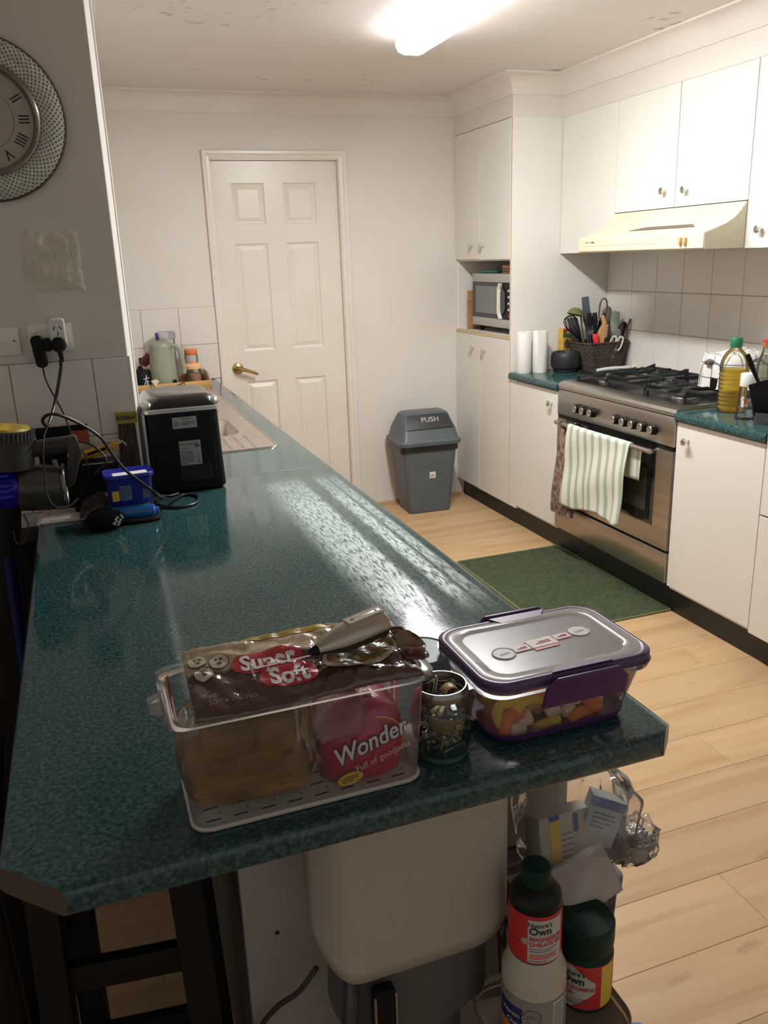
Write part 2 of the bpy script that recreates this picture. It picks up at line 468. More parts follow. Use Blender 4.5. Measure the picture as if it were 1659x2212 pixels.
def poly(pts, M, m, name, parent, th=0.0006):
    """flat thin printed shape from 2d points in frame M"""
    return MB().prism(pts, 0, th, M).build(name, m, parent, smooth=False)
def rect(w, h, M, m, name, parent, th=0.0006, c=(0, 0), r=0.0):
    if r: pts = [(p.x, p.y) for p in rr(w, h, r, 4, c)]
    else: pts = [(c[0]-w/2, c[1]-h/2), (c[0]+w/2, c[1]-h/2), (c[0]+w/2, c[1]+h/2), (c[0]-w/2, c[1]+h/2)]
    return poly(pts, M, m, name, parent, th)
def disc2(r, c=(0, 0), n=20, sy=1.0):
    return [(c[0]+r*cos(2*pi*i/n), c[1]+r*sy*sin(2*pi*i/n)) for i in range(n)]
def lines_block(rows, w, h, M, m, parent, c=(0, 0), name='small_print', th=0.0009, fill=0.5):
    """rows of unreadable small print as thin dashes"""
    mb = MB(); rnd = random.Random(rows*17+int(w*1e5))
    for i in range(rows):
        y = c[1]+h/2-(i+0.5)*h/rows; x = c[0]-w/2; end = c[0]+w/2*(1 if i < rows-1 else 0.3)
        while x < end-0.1*w:
            l = min(rnd.uniform(0.08, 0.28)*w, end-x)
            mb.prism([(x, y-h/rows*fill/2), (x+l, y-h/rows*fill/2), (x+l, y+h/rows*fill/2), (x, y+h/rows*fill/2)], 0, th, M)
            x += l+0.035*w
    return mb.build(name, m, parent, smooth=False)
def spline(pts, n=8):
    """catmull-rom through points"""
    pts = [V(p) for p in pts]; out = []
    q = [pts[0]*2-pts[1]]+pts+[pts[-1]*2-pts[-2]]
    for i in range(1, len(q)-2):
        a, b, c, d = q[i-1:i+3]
        for k in range(n):
            t = k/n
            out.append(0.5*((2*b)+(c-a)*t+(2*a-5*b+4*c-d)*t*t+(3*b-a-3*c+d)*t**3))
    out.append(pts[-1]); return out

# ------------------------------------------------------------------ key dimensions (metres)
XU, XR, XP, XC, XK, XKK = 2.5658, 2.8886, 2.2655, 2.2624, 2.2612, 2.3159
YB, YP, YK1, YK2, YU1, YU2 = 4.9488, 4.2153, 3.6986, 2.7846, 3.2674, 2.8189
ZPT, ZUS, ZUB, ZC = 2.2213, 1.7146, 1.5308, 2.42
PX0, PX1, PYF, PYS, ZB = -0.168, 0.7251, 0.829, 2.42, 0.90
TS = 0.2083

# ------------------------------------------------------------------ ceiling light (the kitchen's lamp)
TUBE = mat('lit_diffuser', (0.9, 0.9, 0.9), 0.4, emit=((1.0, 0.995, 0.985), TUBE_STRENGTH))
TUBE2 = mat('lit_diffuser_side', (0.9, 0.9, 0.9), 0.4, emit=((1.0, 0.995, 0.985), TUBE_STRENGTH*0.17))
cl = thing('ceiling_light', 'long white fluorescent batten light glowing on the kitchen ceiling', 'light', (1.435, 2.95, ZC))
MB().box(-0.035, 0.035, -0.60, 0.60, -0.02, 0).build('mounting_base', WHITEP, cl, bevel=0.003)
_sec = [(-0.068, -0.012), (-0.066, -0.055), (-0.055, -0.074), (-0.03, -0.083), (0.03, -0.083), (0.055, -0.074), (0.066, -0.055), (0.068, -0.012)]
for s_ in (slice(0, 3), slice(5, 8)):
    MB().loft([[V((x, y, z)) for x, z in _sec[s_]] for y in (-0.585, 0.585)], closed=False, cap0=False, cap1=False).build('diffuser_side', TUBE2, cl)
MB().loft([[V((x, y, z)) for x, z in _sec[2:6]] for y in (-0.585, 0.585)], closed=False, cap0=False, cap1=False).build('diffuser', TUBE, cl)
for y in (-0.597, 0.585):
    MB().loft([[V((x*1.03, yy, z*1.02)) for x, z in _sec] for yy in (y, y+0.012)]).build('end_cap', TUBE2, cl, smooth=False)

# ------------------------------------------------------------------ room shell
fl = struct(MB().box(-6.0, 2.95, -6.0, YB+0.15, -0.10, -0.010).build('floor', SUBF, smooth=False))  # slab extended far out of view to block world light from below
PW, PLEN = 0.183, 1.22
rowi = 0; y = 0.30
while y < YB:
    off = (rowi*0.437) % 1.0*PLEN
    x = -1.3-PLEN+off
    while x < 2.34:
        a = max(x, -1.3); b = min(x+PLEN, 2.34)
        if b-a > 0.05:
            w = min(PW, YB-y)-0.0007; l = b-a-0.0007
            me = MB().loft([rr(l, w, 0.0006, 1, (0, 0), -0.0095), rr(l, w, 0.0006, 1, (0, 0), -0.0008), rr(l-0.0016, w-0.0016, 0.0004, 1, (0, 0), 0)]).mesh('plank', smooth=False)
            o = bpy.data.objects.new('plank', me); me.materials.append(PLANK); S.collection.objects.link(o)
            o.parent = fl; o.location = ((a+b)/2, y+w/2, 0)
        x += PLEN
    y += PW; rowi += 1

struct(MB().box(-2.3, 3.0, -0.7, YB+0.15, ZC, ZC+0.1).build('ceiling', CEIL, smooth=False))
# back wall with the door opening
DX0, DX1, DZ = 0.797, 1.530, 2.092
wb = MB()
wb.box(-0.1, DX0, YB, YB+0.12, -0.01, ZC).box(DX1, 3.0, YB, YB+0.12, -0.01, ZC).box(DX0, DX1, YB, YB+0.12, DZ, ZC)
wall_back = struct(wb.build('wall_back', WALL, smooth=False))
wall_right = struct(MB().box(XR, XR+0.1, -0.7, YB, -0.01, ZC).build('wall_right', WALL, smooth=False))
# left wall: nib with the clock (slightly splayed end) and the kitchen side behind it
wl = MB().prism([(-2.3, PYS), (0.118, PYS), (0.1205, PYS+0.003), (0.1375, PYS+0.10), (0.1375, PYS+0.125), (0.115, PYS+0.16), (0.115, YB), (-0.1, YB), (-0.1, PYS+0.2), (-2.3, PYS+0.2)], -0.01, ZC)
wall_left = struct(wl.build('wall_left', WALL, smooth=False))
MB().prism([(0.1345, PYS+0.094), (0.1395, PYS+0.094), (0.1435, PYS+0.124), (0.1345, PYS+0.124)], ZB, 2.24).build('corner_bead', TRIMP, wall_left, smooth=False)
# plaster patch on the nib
rnd = random.Random(3)
def patch(u, v):
    x = -0.112+0.146*u+0.007*mnoise.noise(V((0, v*9, 3))); z = 1.488+0.156*v+0.008*mnoise.noise(V((u*9, 0, 9)))
    e = min(u, 1-u, v, 1-v)
    h = 0.0040*min(1, e*14)+(0.0050*mnoise.noise(V((u*5, v*5, 1)))+0.0060*abs(mnoise.noise(V((u*11+v*5, v*5-u*2, 5))))-0.0045*abs(mnoise.noise(V((u*20-v*6, v*14, 8)))))*min(1, e*6)
    return V((x, PYS-max(h, 0.0)-0.0003 if e > 0 else PYS+0.002, z))
MB().grid(patch, 44, 44).build('plaster_patch', mat('old_plaster', (0.74, 0.70, 0.60), 0.45, noise=14, col2=(0.64, 0.60, 0.49), bump=(120, 0.3)), wall_left, ang=60)

def tiles(wall, cells, origin, ax, nrm, zs, th=0.006, gap=0.0022):
    """wall tiles, each a piece of the wall. cells: (a0,a1) along ax"""
    g = MB(); ax = V(ax); nrm = V(nrm); cache = {}
    for a0, a1 in cells:
        for z0, z1 in zs:
            w, h = round(a1-a0-gap, 4), round(z1-z0-gap, 4)
            if w < 0.01 or h < 0.01: continue
            if (w, h) not in cache:
                b = 0.0016
                sec = lambda ww, hh, t: [ax*x+V((0, 0, z))+nrm*t for x, z in ((-ww/2, -hh/2), (ww/2, -hh/2), (ww/2, hh/2), (-ww/2, hh/2))]
                me = MB().loft([sec(w, h, 0.0005), sec(w, h, th-b), sec(w-2*b, h-2*b, th)]).mesh('tile', smooth=False)
                me.materials.append(TILE); cache[(w, h)] = me
            o = bpy.data.objects.new('tile', cache[(w, h)]); S.collection.objects.link(o)
            o.parent = wall; o.location = V(origin)+ax*((a0+a1)/2)+V((0, 0, (z0+z1)/2))
    lo, hi = min(c[0] for c in cells), max(c[1] for c in cells); zl, zh = min(z[0] for z in zs), max(z[1] for z in zs)
    o3 = V(origin)
    q = [o3+ax*a+V((0, 0, z)) for a, z in ((lo, zl), (hi, zl), (hi, zh), (lo, zh))]
    g.loft([q, [p+nrm*0.0035 for p in q]])
    g.build('grout', GROUT, wall, smooth=False)
# right wall: rows from the bench up to the wall cabinets
zt0 = 1.113
zr = [(zt0-TS, zt0), (zt0, zt0+TS), (zt0+TS, zt0+2*TS+0.01)]
ys = [4.2153]+[3.9837-TS*k for k in range(-1, 8)]
ys = sorted([q for q in ys if q < 4.2154])
cells = [(ys[i], ys[i+1]) for i in range(len(ys)-1)]
cells.insert(0, (2.30, ys[0]))
tiles(wall_right, cells, (XR, 0, 0), (0, 1, 0), (-1, 0, 0), zr)
xs = [0.116, 0.318-TS+0.0, 0.335, 0.545, 0.7545]
tiles(wall_back, [(0.128, 0.338), (0.338, 0.546), (0.546, 0.7545)], (0, YB, 0), (1, 0, 0), (0, -1, 0), [(ZB+0.002, 1.1017), (1.1017, 1.3112)])
xs = [0.118-0.093-TS*k for k in range(0, 4)]
tiles(wall_left, [(xs[3], xs[2]), (xs[2], xs[1]), (xs[1], xs[0]), (xs[0], 0.1195)], (0, PYS, 0), (1, 0, 0), (0, -1, 0), [(ZB+0.002, 1.1017), (1.1017, 1.3112)])
MB().box(0.1180, 0.1235, PYS-0.006, PYS+0.10, ZB, 1.3125).build('tile_edge_trim', TRIMP, wall_left, smooth=False)

# cornice, mitred round the room
path = [V(p) for p in ((0.115, 3.30), (0.115, YB), (XP, YB), (XP, YP), (XU, YP), (XU, 0.4))]
prof = [(0.0, 2.325), (0.006, 2.325), (0.009, 2.335)]+[(0.090-0.080*cos(R_(a)), 2.335+0.076*sin(R_(a))) for a in (10, 25, 40, 55, 70, 85)]+[(0.090, 2.412), (0.090, 2.4199), (0.0, 2.4199)]
def off(i, d):
    n = []
    for a, b in ((i-1, i), (i, i+1)):
        if a < 0 or b >= len(path): continue
        t = (path[b]-path[a]).normalized(); n.append(V((t.y, -t.x)))
    if len(n) == 1: return path[i]+n[0]*d
    return path[i]+(n[0]+n[1])*(d/(1+n[0].dot(n[1])))
secs = []
for i in range(len(path)):
    secs.append([V((*off(i, d), z)) for d, z in prof])
struct(MB().loft(secs).build('trim_1', COVE, ang=25))
# bulkheads above pantry and wall cabinets
struct(MB().box(XP, XR, YP, YB, ZPT+0.0006, ZC).build('trim_2', WALL, smooth=False))
struct(MB().box(XU, XR, 0.4, YP, ZPT+0.0006, ZC).build('trim_3', WALL, smooth=False))
# skirting bead on the floor at the back wall
struct(MB().loft([[V((x, YB-d, z)) for d, z in ((0, 0), (0.016, 0), (0.015, 0.007), (0.010, 0.013), (0, 0.017))] for x in (1.585, 2.31)]).build('baseboard_back', wood('skirting_bead', (0.52, 0.33, 0.17), (0.42, 0.25, 0.12), knots=False)))

# ------------------------------------------------------------------ door
door = MB()
yF = YB+0.028
xs = [0.800, 0.909, 1.095, 1.205, 1.397, 1.527]; zs = [0.008, 0.24, 0.862, 1.040, 1.646, 1.750, 1.971, 2.088]
for i in range(5):
    for j in range(7):
        x0, x1, z0, z1 = xs[i], xs[i+1], zs[j], zs[j+1]
        R = lambda a, d: [V((x0+a, yF+d, z0+a)), V((x1-a, yF+d, z0+a)), V((x1-a, yF+d, z1-a)), V((x0+a, yF+d, z1-a))]
        if i in (1, 3) and j in (1, 3, 5):
            door.loft([R(0, 0), R(0.006, 0.007), R(0.014, 0.009), R(0.036, 0.002)], cap0=False)
        else:
            q = R(0, 0); door.add(q, [(0, 1, 2, 3)])
door.box(xs[0], xs[-1], yF+0.010, yF+0.035, zs[0], zs[-1])
d1 = struct(door.build('door_1', TRIMP, smooth=False, weld=True))
hd = lab(MB().lathe([(0.033, 0), (0.033, 0.004), (0.030, 0.009), (0.021, 0.013), (0.015, 0.015), (0.0135, 0.045), (0.011, 0.047)], 24, M=FRONT((0.862, yF, 0.945)).to_4x4()).build('door_handle', BRASS, d1), 'round aged brass lever handle')
lv = [(0.862, yF-0.042, 0.945), (0.875, yF-0.050, 0.944), (0.895, yF-0.052, 0.938), (0.925, yF-0.052, 0.928), (0.958, yF-0.050, 0.914), (0.972, yF-0.048, 0.908)]
MB().tube(spline(lv, 4), [0.0115]*4+[0.0115]*4+[0.0105]*4+[0.0095]*4+[0.008]*4+[0.004], 10).build('lever', BRASS, hd)
# architrave and jambs
tr = MB()
def arch(x0, x1, z0, z1):
    tr.box(x0, x1, YB-0.014, YB, z0, z1)
pr = [(0.0, 0.0), (0.0, 0.012), (0.004, 0.016), (0.018, 0.016), (0.024, 0.010), (0.040, 0.008), (0.043, 0.0)]   # across, out
AX0, AX1, AZ = DX0-0.043, DX1+0.052, DZ+0.046
def asec(px, pz, o, dx, dz):
    return [V((px+dx*a, YB-b, pz+dz*a)) for a, b in pr]
secs = [asec(AX0, 0, 0, 1, 0), asec(AX0, AZ, 0, 1, -1.05), asec(AX1, AZ, 0, -1.2, -1.05), asec(AX1, 0, 0, -1.2, 0)]
tr.loft(secs)
tr.box(DX0-0.004, DX0+0.002, YB-0.002, YB+0.11, 0, DZ).box(DX1-0.002, DX1+0.004, YB-0.002, YB+0.11, 0, DZ).box(DX0-0.004, DX1+0.004, YB-0.002, YB+0.11, DZ-0.003, DZ+0.003)
struct(tr.build('trim_4', TRIMP, smooth=False))

# ------------------------------------------------------------------ clock on the nib wall
LATT = mat('silver_lattice', (0.66, 0.68, 0.60), 0.4, 0.25, noise=60, col2=(0.54, 0.56, 0.50))
RIMB = mat('bronze_rim', (0.16, 0.11, 0.085), 0.35, 0.7)
ck = thing('wall_clock', 'round wall clock with silver lattice rim and Roman numerals on the grey nib wall', 'clock', (-0.150, PYS-0.002, 1.902))
cM = FRONT((0, 0, 0))
lt = MB()
NB = 78
for sgn in (1, -1):
    for k in range(NB):
        a0 = 2*pi*k/NB; secs = []
        for i in range(6):
            t = i/5; r = 0.128+0.058*t; a = a0+sgn*0.40*t
            tang = V((-sin(a), cos(a))); h = 0.010+0.018*sin(pi*(0.25+0.62*t))
            p = V((r*cos(a), r*sin(a))); w = 0.0027+0.0008*t
            zt = (0.0006 if sgn > 0 else 0)
            secs.append([cM @ V((*(p+tang*w), h+zt)), cM @ V((*(p-tang*w), h+zt)), cM @ V((*(p-tang*w), h-0.0025)), cM @ V((*(p+tang*w), h-0.0025))])
        lt.loft(secs)
lo = lt.build('lattice_rim', LATT, ck, smooth=False)
MB().tube([cM @ V((0.188*cos(a), 0.188*sin(a), 0.012)) for a in [2*pi*i/72 for i in range(72)]], 0.0035, 8, closed=True).build('outer_ring', RIMB, ck)
MB().lathe([(0.131, 0.006), (0.131, 0.030), (0.127, 0.035), (0.121, 0.032), (0.116, 0.020), (0.114, 0.012), (0.114, 0.006)], 72, M=cM, cap0=False, cap1=False).build('inner_bezel', mat('bezel_silver', (0.30, 0.27, 0.23), 0.3, 0.8), ck)
MB().lathe([(0.116, 0.002), (0.116, 0.010)], 64, M=cM).build('dial', mat('dial_paper', (0.50, 0.46, 0.40), 0.6, noise=14, col2=(0.45, 0.41, 0.35)), ck)
for k, s in enumerate(['I', 'II', 'III', 'IIII', 'V', 'VI', 'VII', 'VIII', 'IX', 'X', 'XI', 'XII']):
    a = pi/2-(k+1)*pi/6
    Mx = cM @ Matrix.Translation((0.092*cos(a), 0.092*sin(a), 0.0105)) @ Matrix.Rotation(a-pi/2 if True else 0, 4, 'Z')
    text(s, 0.036, INK, ck, Mx, 'numeral', bold=0.008, sx=0.85)
MB().tube([cM @ V((0.070*cos(a), 0.070*sin(a), 0.0105)) for a in [2*pi*i/48 for i in range(48)]], 0.0004, 4, closed=True).build('dial_line', RIMB, ck)
for a, l, w in ((R_(200), 0.052, 0.004), (R_(150), 0.080, 0.003)):
    MB().prism([(-0.012, -w*.6), (l*.6, -w), (l, 0), (l*.6, w), (-0.012, w*.6)], 0.011, 0.0125, cM @ Matrix.Rotation(a, 4, 'Z')).build('hand', INK, ck, smooth=False)
MB().lathe([(0.006, 0.011), (0.006, 0.015)], 12, M=cM).build('hand_boss', RIMB, ck)

# ------------------------------------------------------------------ switch, power points, plugs
sp = thing('light_switch', 'aged white single light switch plate on the nib wall', 'switch', (-0.187, PYS, 1.372))
MB().box(-0.058, 0.041, -0.009, 0, -0.037, 0.034).build('cover_plate', CREAMP, sp, bevel=0.003)
MB().box(-0.006, 0.010, -0.014, -0.008, -0.006, 0.006).build('rocker', CREAMP, sp, bevel=0.002)
MB().cyl((0.027, -0.0095, 0.0), (0.027, -0.0085, 0.0), 0.003, n=10).build('screw_head', INKG, sp)
pp = thing('power_outlet', 'aged white double power outlet plate on the nib wall', 'outlet', (-0.069, PYS, 1.374))
MB().box(-0.056, 0.054, -0.010, 0, -0.036, 0.036).build('cover_plate', CREAMP, pp, bevel=0.003)
for x in (-0.042, 0.036):
    MB().box(x-0.008, x+0.008, -0.015, -0.009, 0.012, 0.024).build('rocker', CREAMP, pp, bevel=0.002)
ad = thing('plug_adapter', 'tall white piggyback plug adapter fitted on the double outlet', 'adapter', (-0.050, PYS-0.010, 1.388))
rbox(0.040, 0.074, 0.030, 0.009, 0.004).build('adapter_body', WHITEP, ad, rot=(pi/2, 0, 0))
for a, x, z in ((0.5, -0.008, 0.012), (-0.5, 0.008, 0.012), (0, 0, -0.002)):
    Mx = Matrix.Translation((x, -0.0305, z)) @ Matrix.Rotation(a, 4, 'Y')
    MB().box(-0.0012, 0.0012, -0.0004, 0.0006, -0.005, 0.005, Mx).build('pin_slot', INK, ad, smooth=False)
bp_ = thing('black_charger', 'black oblong plug pack charger plugged into the double outlet', 'charger', (-0.102, PYS-0.010, 1.342))
rbox(0.030, 0.082, 0.034, 0.012, 0.004).build('charger_body', BLACK, bp_, rot=(pi/2, R_(-6), 0))
MB().cyl((0.022, -0.004, 0.016), (0.022, -0.026, 0.016), 0.017, n=16).build('plug_head', BLACK, bp_)
pg = thing('black_plug', 'round black power plug hanging in the white adapter', 'plug', (-0.052, PYS-0.041, 1.355))
MB().lathe([(0.017, 0), (0.0195, 0.008), (0.0195, 0.016), (0.015, 0.028), (0.008, 0.032)], 20, M=frame((0, 0.0, 0), (1, 0, 0), (0, 0.3, 1))).build('plug_body', BLACK, pg)
MB().tube([(0.0, -0.024, -0.006), (0.002, -0.030, -0.022), (0.004, -0.029, -0.040)], [0.008, 0.006, 0.004], 8).build('cord_grip', BLACK, pg)

# ------------------------------------------------------------------ cabinets on the stove side
_knob = MB()
_knob.lathe([(0.008, 0), (0.008, 0.002), (0.0055, 0.004), (0.005, 0.012), (0.009, 0.016), (0.0145, 0.020), (0.0160, 0.024), (0.0150, 0.028), (0.010, 0.0305), (0.003, 0.031)], 18, M=LEFTF((0, 0, 0)))
KM = _knob.mesh('knob'); KM.materials.append(CHROME)
def knob(parent, p):
    o = bpy.data.objects.new('knob', KM); S.collection.objects.link(o); o.parent = parent; o.location = p; return o
def door_x(parent, x, y0, y1, z0, z1, kn=None, th=0.017, name='door'):
    d = MB().box(x, x+th, y0+0.0012, y1-0.0012, z0, z1).build(name, CAB, parent, bevel=0.0012, seg=1)
    if kn: knob(d, (x, kn[0], kn[1]))
    return d

pan = thing('pantry_cabinet', 'tall white corner pantry cabinet with an open microwave nook', 'cabinet', (0, 0, 0))
c = MB()
x0 = XP+0.018
c.box(x0, XR-0.004, YP, YP+0.017, 0.11, ZPT).box(x0, XR-0.004, YB-0.019, YB-0.002, 0.11, ZPT)
c.box(XR-0.02, XR-0.004, YP+0.018, YB-0.020, 0.11, ZPT)
for z in (0.115, 1.085, 1.513, 2.20): c.box(x0, XR-0.02, YP+0.017, YB-0.019, z-0.009, z+0.009)
c.build('carcass', CAB, pan, smooth=False)
e = MB().box(XP+0.0, XP+0.018, YP-0.0005, YP+0.0165, 0.118, ZPT).build('side_edge', CAB, pan, smooth=False)
lab(MB().box(XP-0.0012, XP-0.0001, YP+0.002, YP+0.0085, 0.118, ZPT).build('edge_strip', EDGE, pan, smooth=False), 'yellowed edge strip along the front corner')
lab(MB().box(XP+0.001, XP+0.019, YP+0.018, YB-0.006, 1.077, 1.094).build('shelf_edge', EDGE, pan, smooth=False), 'yellowed wooden edge of the nook shelf')
ym = 4.612
MB().box(XP+0.004, XP+0.018, YB-0.010, YB-0.002, 0.12, ZPT).build('scribe_strip', CAB, pan, smooth=False)
door_x(pan, XP, YP+0.018, ym, 1.512, ZPT-0.002, (4.562, 1.586))
door_x(pan, XP, ym, YB-0.011, 1.515, ZPT-0.002, (4.703, 1.587))
door_x(pan, XP, YP+0.018, ym, 0.119, 1.075, (4.538, 0.990))
door_x(pan, XP, ym, YB-0.011, 0.122, 1.075, (4.690, 0.996))

wc = thing('wall_cabinet', 'blank white wall cabinet panel between pantry and rangehood', 'cabinet', (0, 0, 0))
MB().box(XU+0.018, XR-0.007, YU1+0.45, YP-0.001, ZUB, ZPT).build('carcass', CAB, wc, smooth=False)
door_x(wc, XU, YU1+0.4497, YP-0.002, ZUB, ZPT, name='front_panel')
wc2 = thing('wall_cabinet', 'white two door wall cabinet mounted over the cream rangehood', 'cabinet', (0, 0, 0))
MB().box(XU+0.018, XR-0.007, YU2+0.001, YU1+0.449, ZUS+0.004, ZPT).build('carcass', CAB, wc2, smooth=False)
door_x(wc2, XU, YU1+0.0012, YU1+0.449, ZUS, ZPT, (3.335, 1.787))
door_x(wc2, XU, YU2+0.0008, YU1-0.0012, ZUS, ZPT, (3.187, 1.781))
wc3 = thing('wall_cabinet', 'tall white wall cabinet at the hood end, its knob low down', 'cabinet', (0, 0, 0))
MB().box(XU+0.018, XR-0.007, 2.33, YU2-0.001, ZUB, ZPT).build('carcass', CAB, wc3, smooth=False)
door_x(wc3, XU, 2.33, YU2-0.0010, ZUB, ZPT, (2.731, 1.601))

# rangehood
hood = thing('range_hood', 'cream enamelled slide-in rangehood over the gas cooker', 'range hood', (0, 0, 0))
hy0, hy1 = 2.822, 3.712
hp = [(2.868, 1.533), (2.372, 1.533), (2.3655, 1.539), (2.3655, 1.594), (2.369, 1.599), (2.42, 1.613), (2.47, 1.630), (2.51, 1.652), (2.538, 1.678), (2.555, 1.700), (2.5645, 1.711), (2.868, 1.711)]
XZ = frame((0, hy0, 0), (1, 0, 0), (0, 0, 1))
MB().prism(hp, 0, -(hy1-hy0), XZ).build('hood_shell', HOODC, hood, ang=22)
lab(MB().prism([(2.866, 1.5335), (2.373, 1.5335), (2.3665, 1.593), (2.42, 1.611), (2.47, 1.629), (2.51, 1.651), (2.538, 1.677), (2.563, 1.708), (2.866, 1.708)], 0.0005, 0.003, XZ).build('side_panel', mat('hood_side', (0.56, 0.53, 0.38), 0.35, noise=5), hood, smooth=False), 'duller greenish cream side')
def hood_pt(t, y, lift=0.0012):
    x = 2.43+0.05*t; z = 1.6165+(1.6355-1.6165)*t
    n = V((-0.30, 0, 0.95)).normalized()
    return V((x, y, z))+n*lift
mb = MB().loft([[hood_pt(0.25, 3.42), hood_pt(0.85, 3.33), hood_pt(0.85, 3.02), hood_pt(0.25, 2.97)], [hood_pt(0.25, 3.42, 0.0025), hood_pt(0.85, 3.33, 0.0025), hood_pt(0.85, 3.02, 0.0025), hood_pt(0.25, 2.97, 0.0025)]])
mb.build('vent_slot', mat('vent_shadow', (0.13, 0.115, 0.08), 0.6), hood, smooth=False)
for y in (2.955, 2.925):
    MB().box(2.352, 2.366, y-0.008, y+0.008, 1.553, 1.582).build('switch', mat('tan_switch', (0.55, 0.40, 0.20), 0.4, noise=90), hood, bevel=0.003)
MB().box(2.3643, 2.3656, 3.08, 3.66, 1.563, 1.5645).build('trim_line', mat('hood_line', (0.62, 0.57, 0.42), 0.5), hood, smooth=False)
mk = MB()
for i, w in enumerate((0.004, 0.007, 0.004, 0.004)): mk.box(2.3646, 2.3656, 3.655-0.010*i-w, 3.655-0.010*i, 1.576, 1.581)
mk.box(2.3646, 2.3656, 3.58, 3.608, 1.575, 1.582).build('small_mark', INKG, hood, smooth=False)

# kickboard
kick = struct(MB().box(XKK, XKK+0.016, 0.5, YB-0.001, 0.0, 0.125).build('baseboard_right', KICK, smooth=False))

# base cabinets
bc = thing('base_cabinet', 'white one door base cabinet between pantry and cooker', 'cabinet', (0, 0, 0))
MB().box(XC+0.022, XR-0.01, YK1+0.004, YP-0.001, 0.12, 0.858).build('carcass', CAB, bc, smooth=False)
MB().box(XC+0.003, XC+0.021, YP-0.079, YP-0.001, 0.119, 0.862).build('filler_strip', CAB, bc, smooth=False)
door_x(bc, XC+0.004, YK1+0.005, YP-0.081, 0.137, 0.858, (3.762, 0.790))
bc2 = thing('base_cabinet', 'white one door base cabinet beside the cooker and tall cupboard', 'cabinet', (0, 0, 0))
MB().box(XC+0.022, XR-0.01, 2.295, YK2-0.006, 0.12, 0.858).build('carcass', CAB, bc2, smooth=False)
door_x(bc2, XC+0.004, 2.294, YK2-0.007, 0.137, 0.858, (2.704, 0.790))
tc_ = thing('tall_cupboard', 'tall white two door cupboard closing off the stove bench', 'cupboard', (0, 0, 0))
MB().box(XC+0.020, XR-0.008, 1.69, 2.2915, 0.12, 2.21).build('carcass', CAB, tc_, smooth=False)
door_x(tc_, XC+0.002, 1.69, 2.2915, 0.598, 2.21)
door_x(tc_, XC+0.002, 1.69, 2.2915, 0.122, 0.590)

# stove side bench tops with rolled nose
def nose_top(name, label, y0, y1):
    xn = XC-0.012
    pr = [(XR-0.003, 0.864), (xn+0.006, 0.864), (xn+0.0015, 0.867), (xn, 0.873), (xn, 0.884), (xn+0.003, 0.892), (xn+0.009, 0.898), (xn+0.017, 0.900), (XR-0.003, 0.900)]
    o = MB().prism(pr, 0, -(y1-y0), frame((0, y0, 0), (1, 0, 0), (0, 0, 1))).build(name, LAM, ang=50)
    return tag(o, label, 'countertop')
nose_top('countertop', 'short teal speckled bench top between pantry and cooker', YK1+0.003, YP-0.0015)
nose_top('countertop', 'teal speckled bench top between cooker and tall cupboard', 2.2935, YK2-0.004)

# ------------------------------------------------------------------ gas cooker
ckr = thing('gas_cooker', 'wide stainless steel freestanding gas cooker with black trivets', 'cooker', (0, 0, 0))
Y0, Y1 = YK2, YK1
MB().box(XK+0.03, 2.868, Y0+0.002, Y1-0.002, 0.13, 0.875).build('oven_body', DARKGREY, ckr, smooth=False)
MB().box(XK, XK+0.032, Y0, Y1, 0.748, 0.8745).build('control_panel', STEEL, ckr, bevel=0.003)
hb = MB().prism([(XK-0.001, 0.878), (XK-0.001, 0.892), (XK+0.006, 0.905), (XK+0.028, 0.914), (XK+0.05, 0.915), (2.868, 0.915), (2.868, 0.878)], 0, -(Y1-Y0), frame((0, Y0, 0), (1, 0, 0), (0, 0, 1)))
hb.build('hob_plate', STEEL, ckr, ang=20)
MB().loft([rr(0.500, 0.850, 0.02, 4, (2.575, 3.2416), 0.9152), rr(0.496, 0.846, 0.02, 4, (2.575, 3.2416), 0.9175)]).build('hob_well', ENAMEL, ckr, smooth=False)
MB().box(2.850, 2.868, Y0+0.002, Y1-0.002, 0.915, 0.940).build('rear_upstand', STEEL, ckr, bevel=0.002)
kb = MB()
kb.lathe([(0.0235, 0), (0.0235, 0.004), (0.0215, 0.007), (0.0205, 0.010), (0.0208, 0.020), (0.0195, 0.028)], 24, M=LEFTF((0, 0, 0)))
KB = kb.mesh('k'); KB.materials.append(BLACK)
kc = MB().lathe([(0.0185, 0.027), (0.0182, 0.030), (0.0165, 0.0318), (0.0155, 0.0312), (0.003, 0.0312)], 24, M=LEFTF((0, 0, 0))).box(-0.032, -0.0305, -0.0015, 0.0015, 0.002, 0.017)
KC = kc.mesh('kc'); KC.materials.append(mat('knob_steel', (0.46, 0.43, 0.36), 0.3, 0.9))
for y in (3.500, 3.437, 3.373, 3.182, 3.114, 3.048, 2.981, 2.912):
    k = bpy.data.objects.new('control_knob', KB); S.collection.objects.link(k); k.parent = ckr; k.location = (XK, y, 0.803)
    q = bpy.data.objects.new('knob_cap', KC); S.collection.objects.link(q); q.parent = k
MB().cyl((XK-0.001, 3.40, 0.838), (XK+0.001, 3.40, 0.838), 0.003, n=8).build('ignition_mark', INK, ckr)
MB().box(XK+0.005, XK+0.03, Y0+0.006, Y1-0.006, 0.725, 0.7475).build('door_gap', BLACK, ckr, smooth=False)
dr = MB()
dr.box(XK, XK+0.028, Y0+0.004, Y0+0.108, 0.290, 0.728).box(XK, XK+0.028, Y1-0.08, Y1-0.004, 0.290, 0.728).box(XK, XK+0.028, Y0+0.108, Y1-0.08, 0.290, 0.378)
od = dr.build('oven_door', STEEL, ckr, smooth=False)
MB().box(XK+0.001, XK+0.02, Y0+0.108, Y1-0.08, 0.378, 0.728).build('door_glass', OVENGLASS, od, smooth=False)
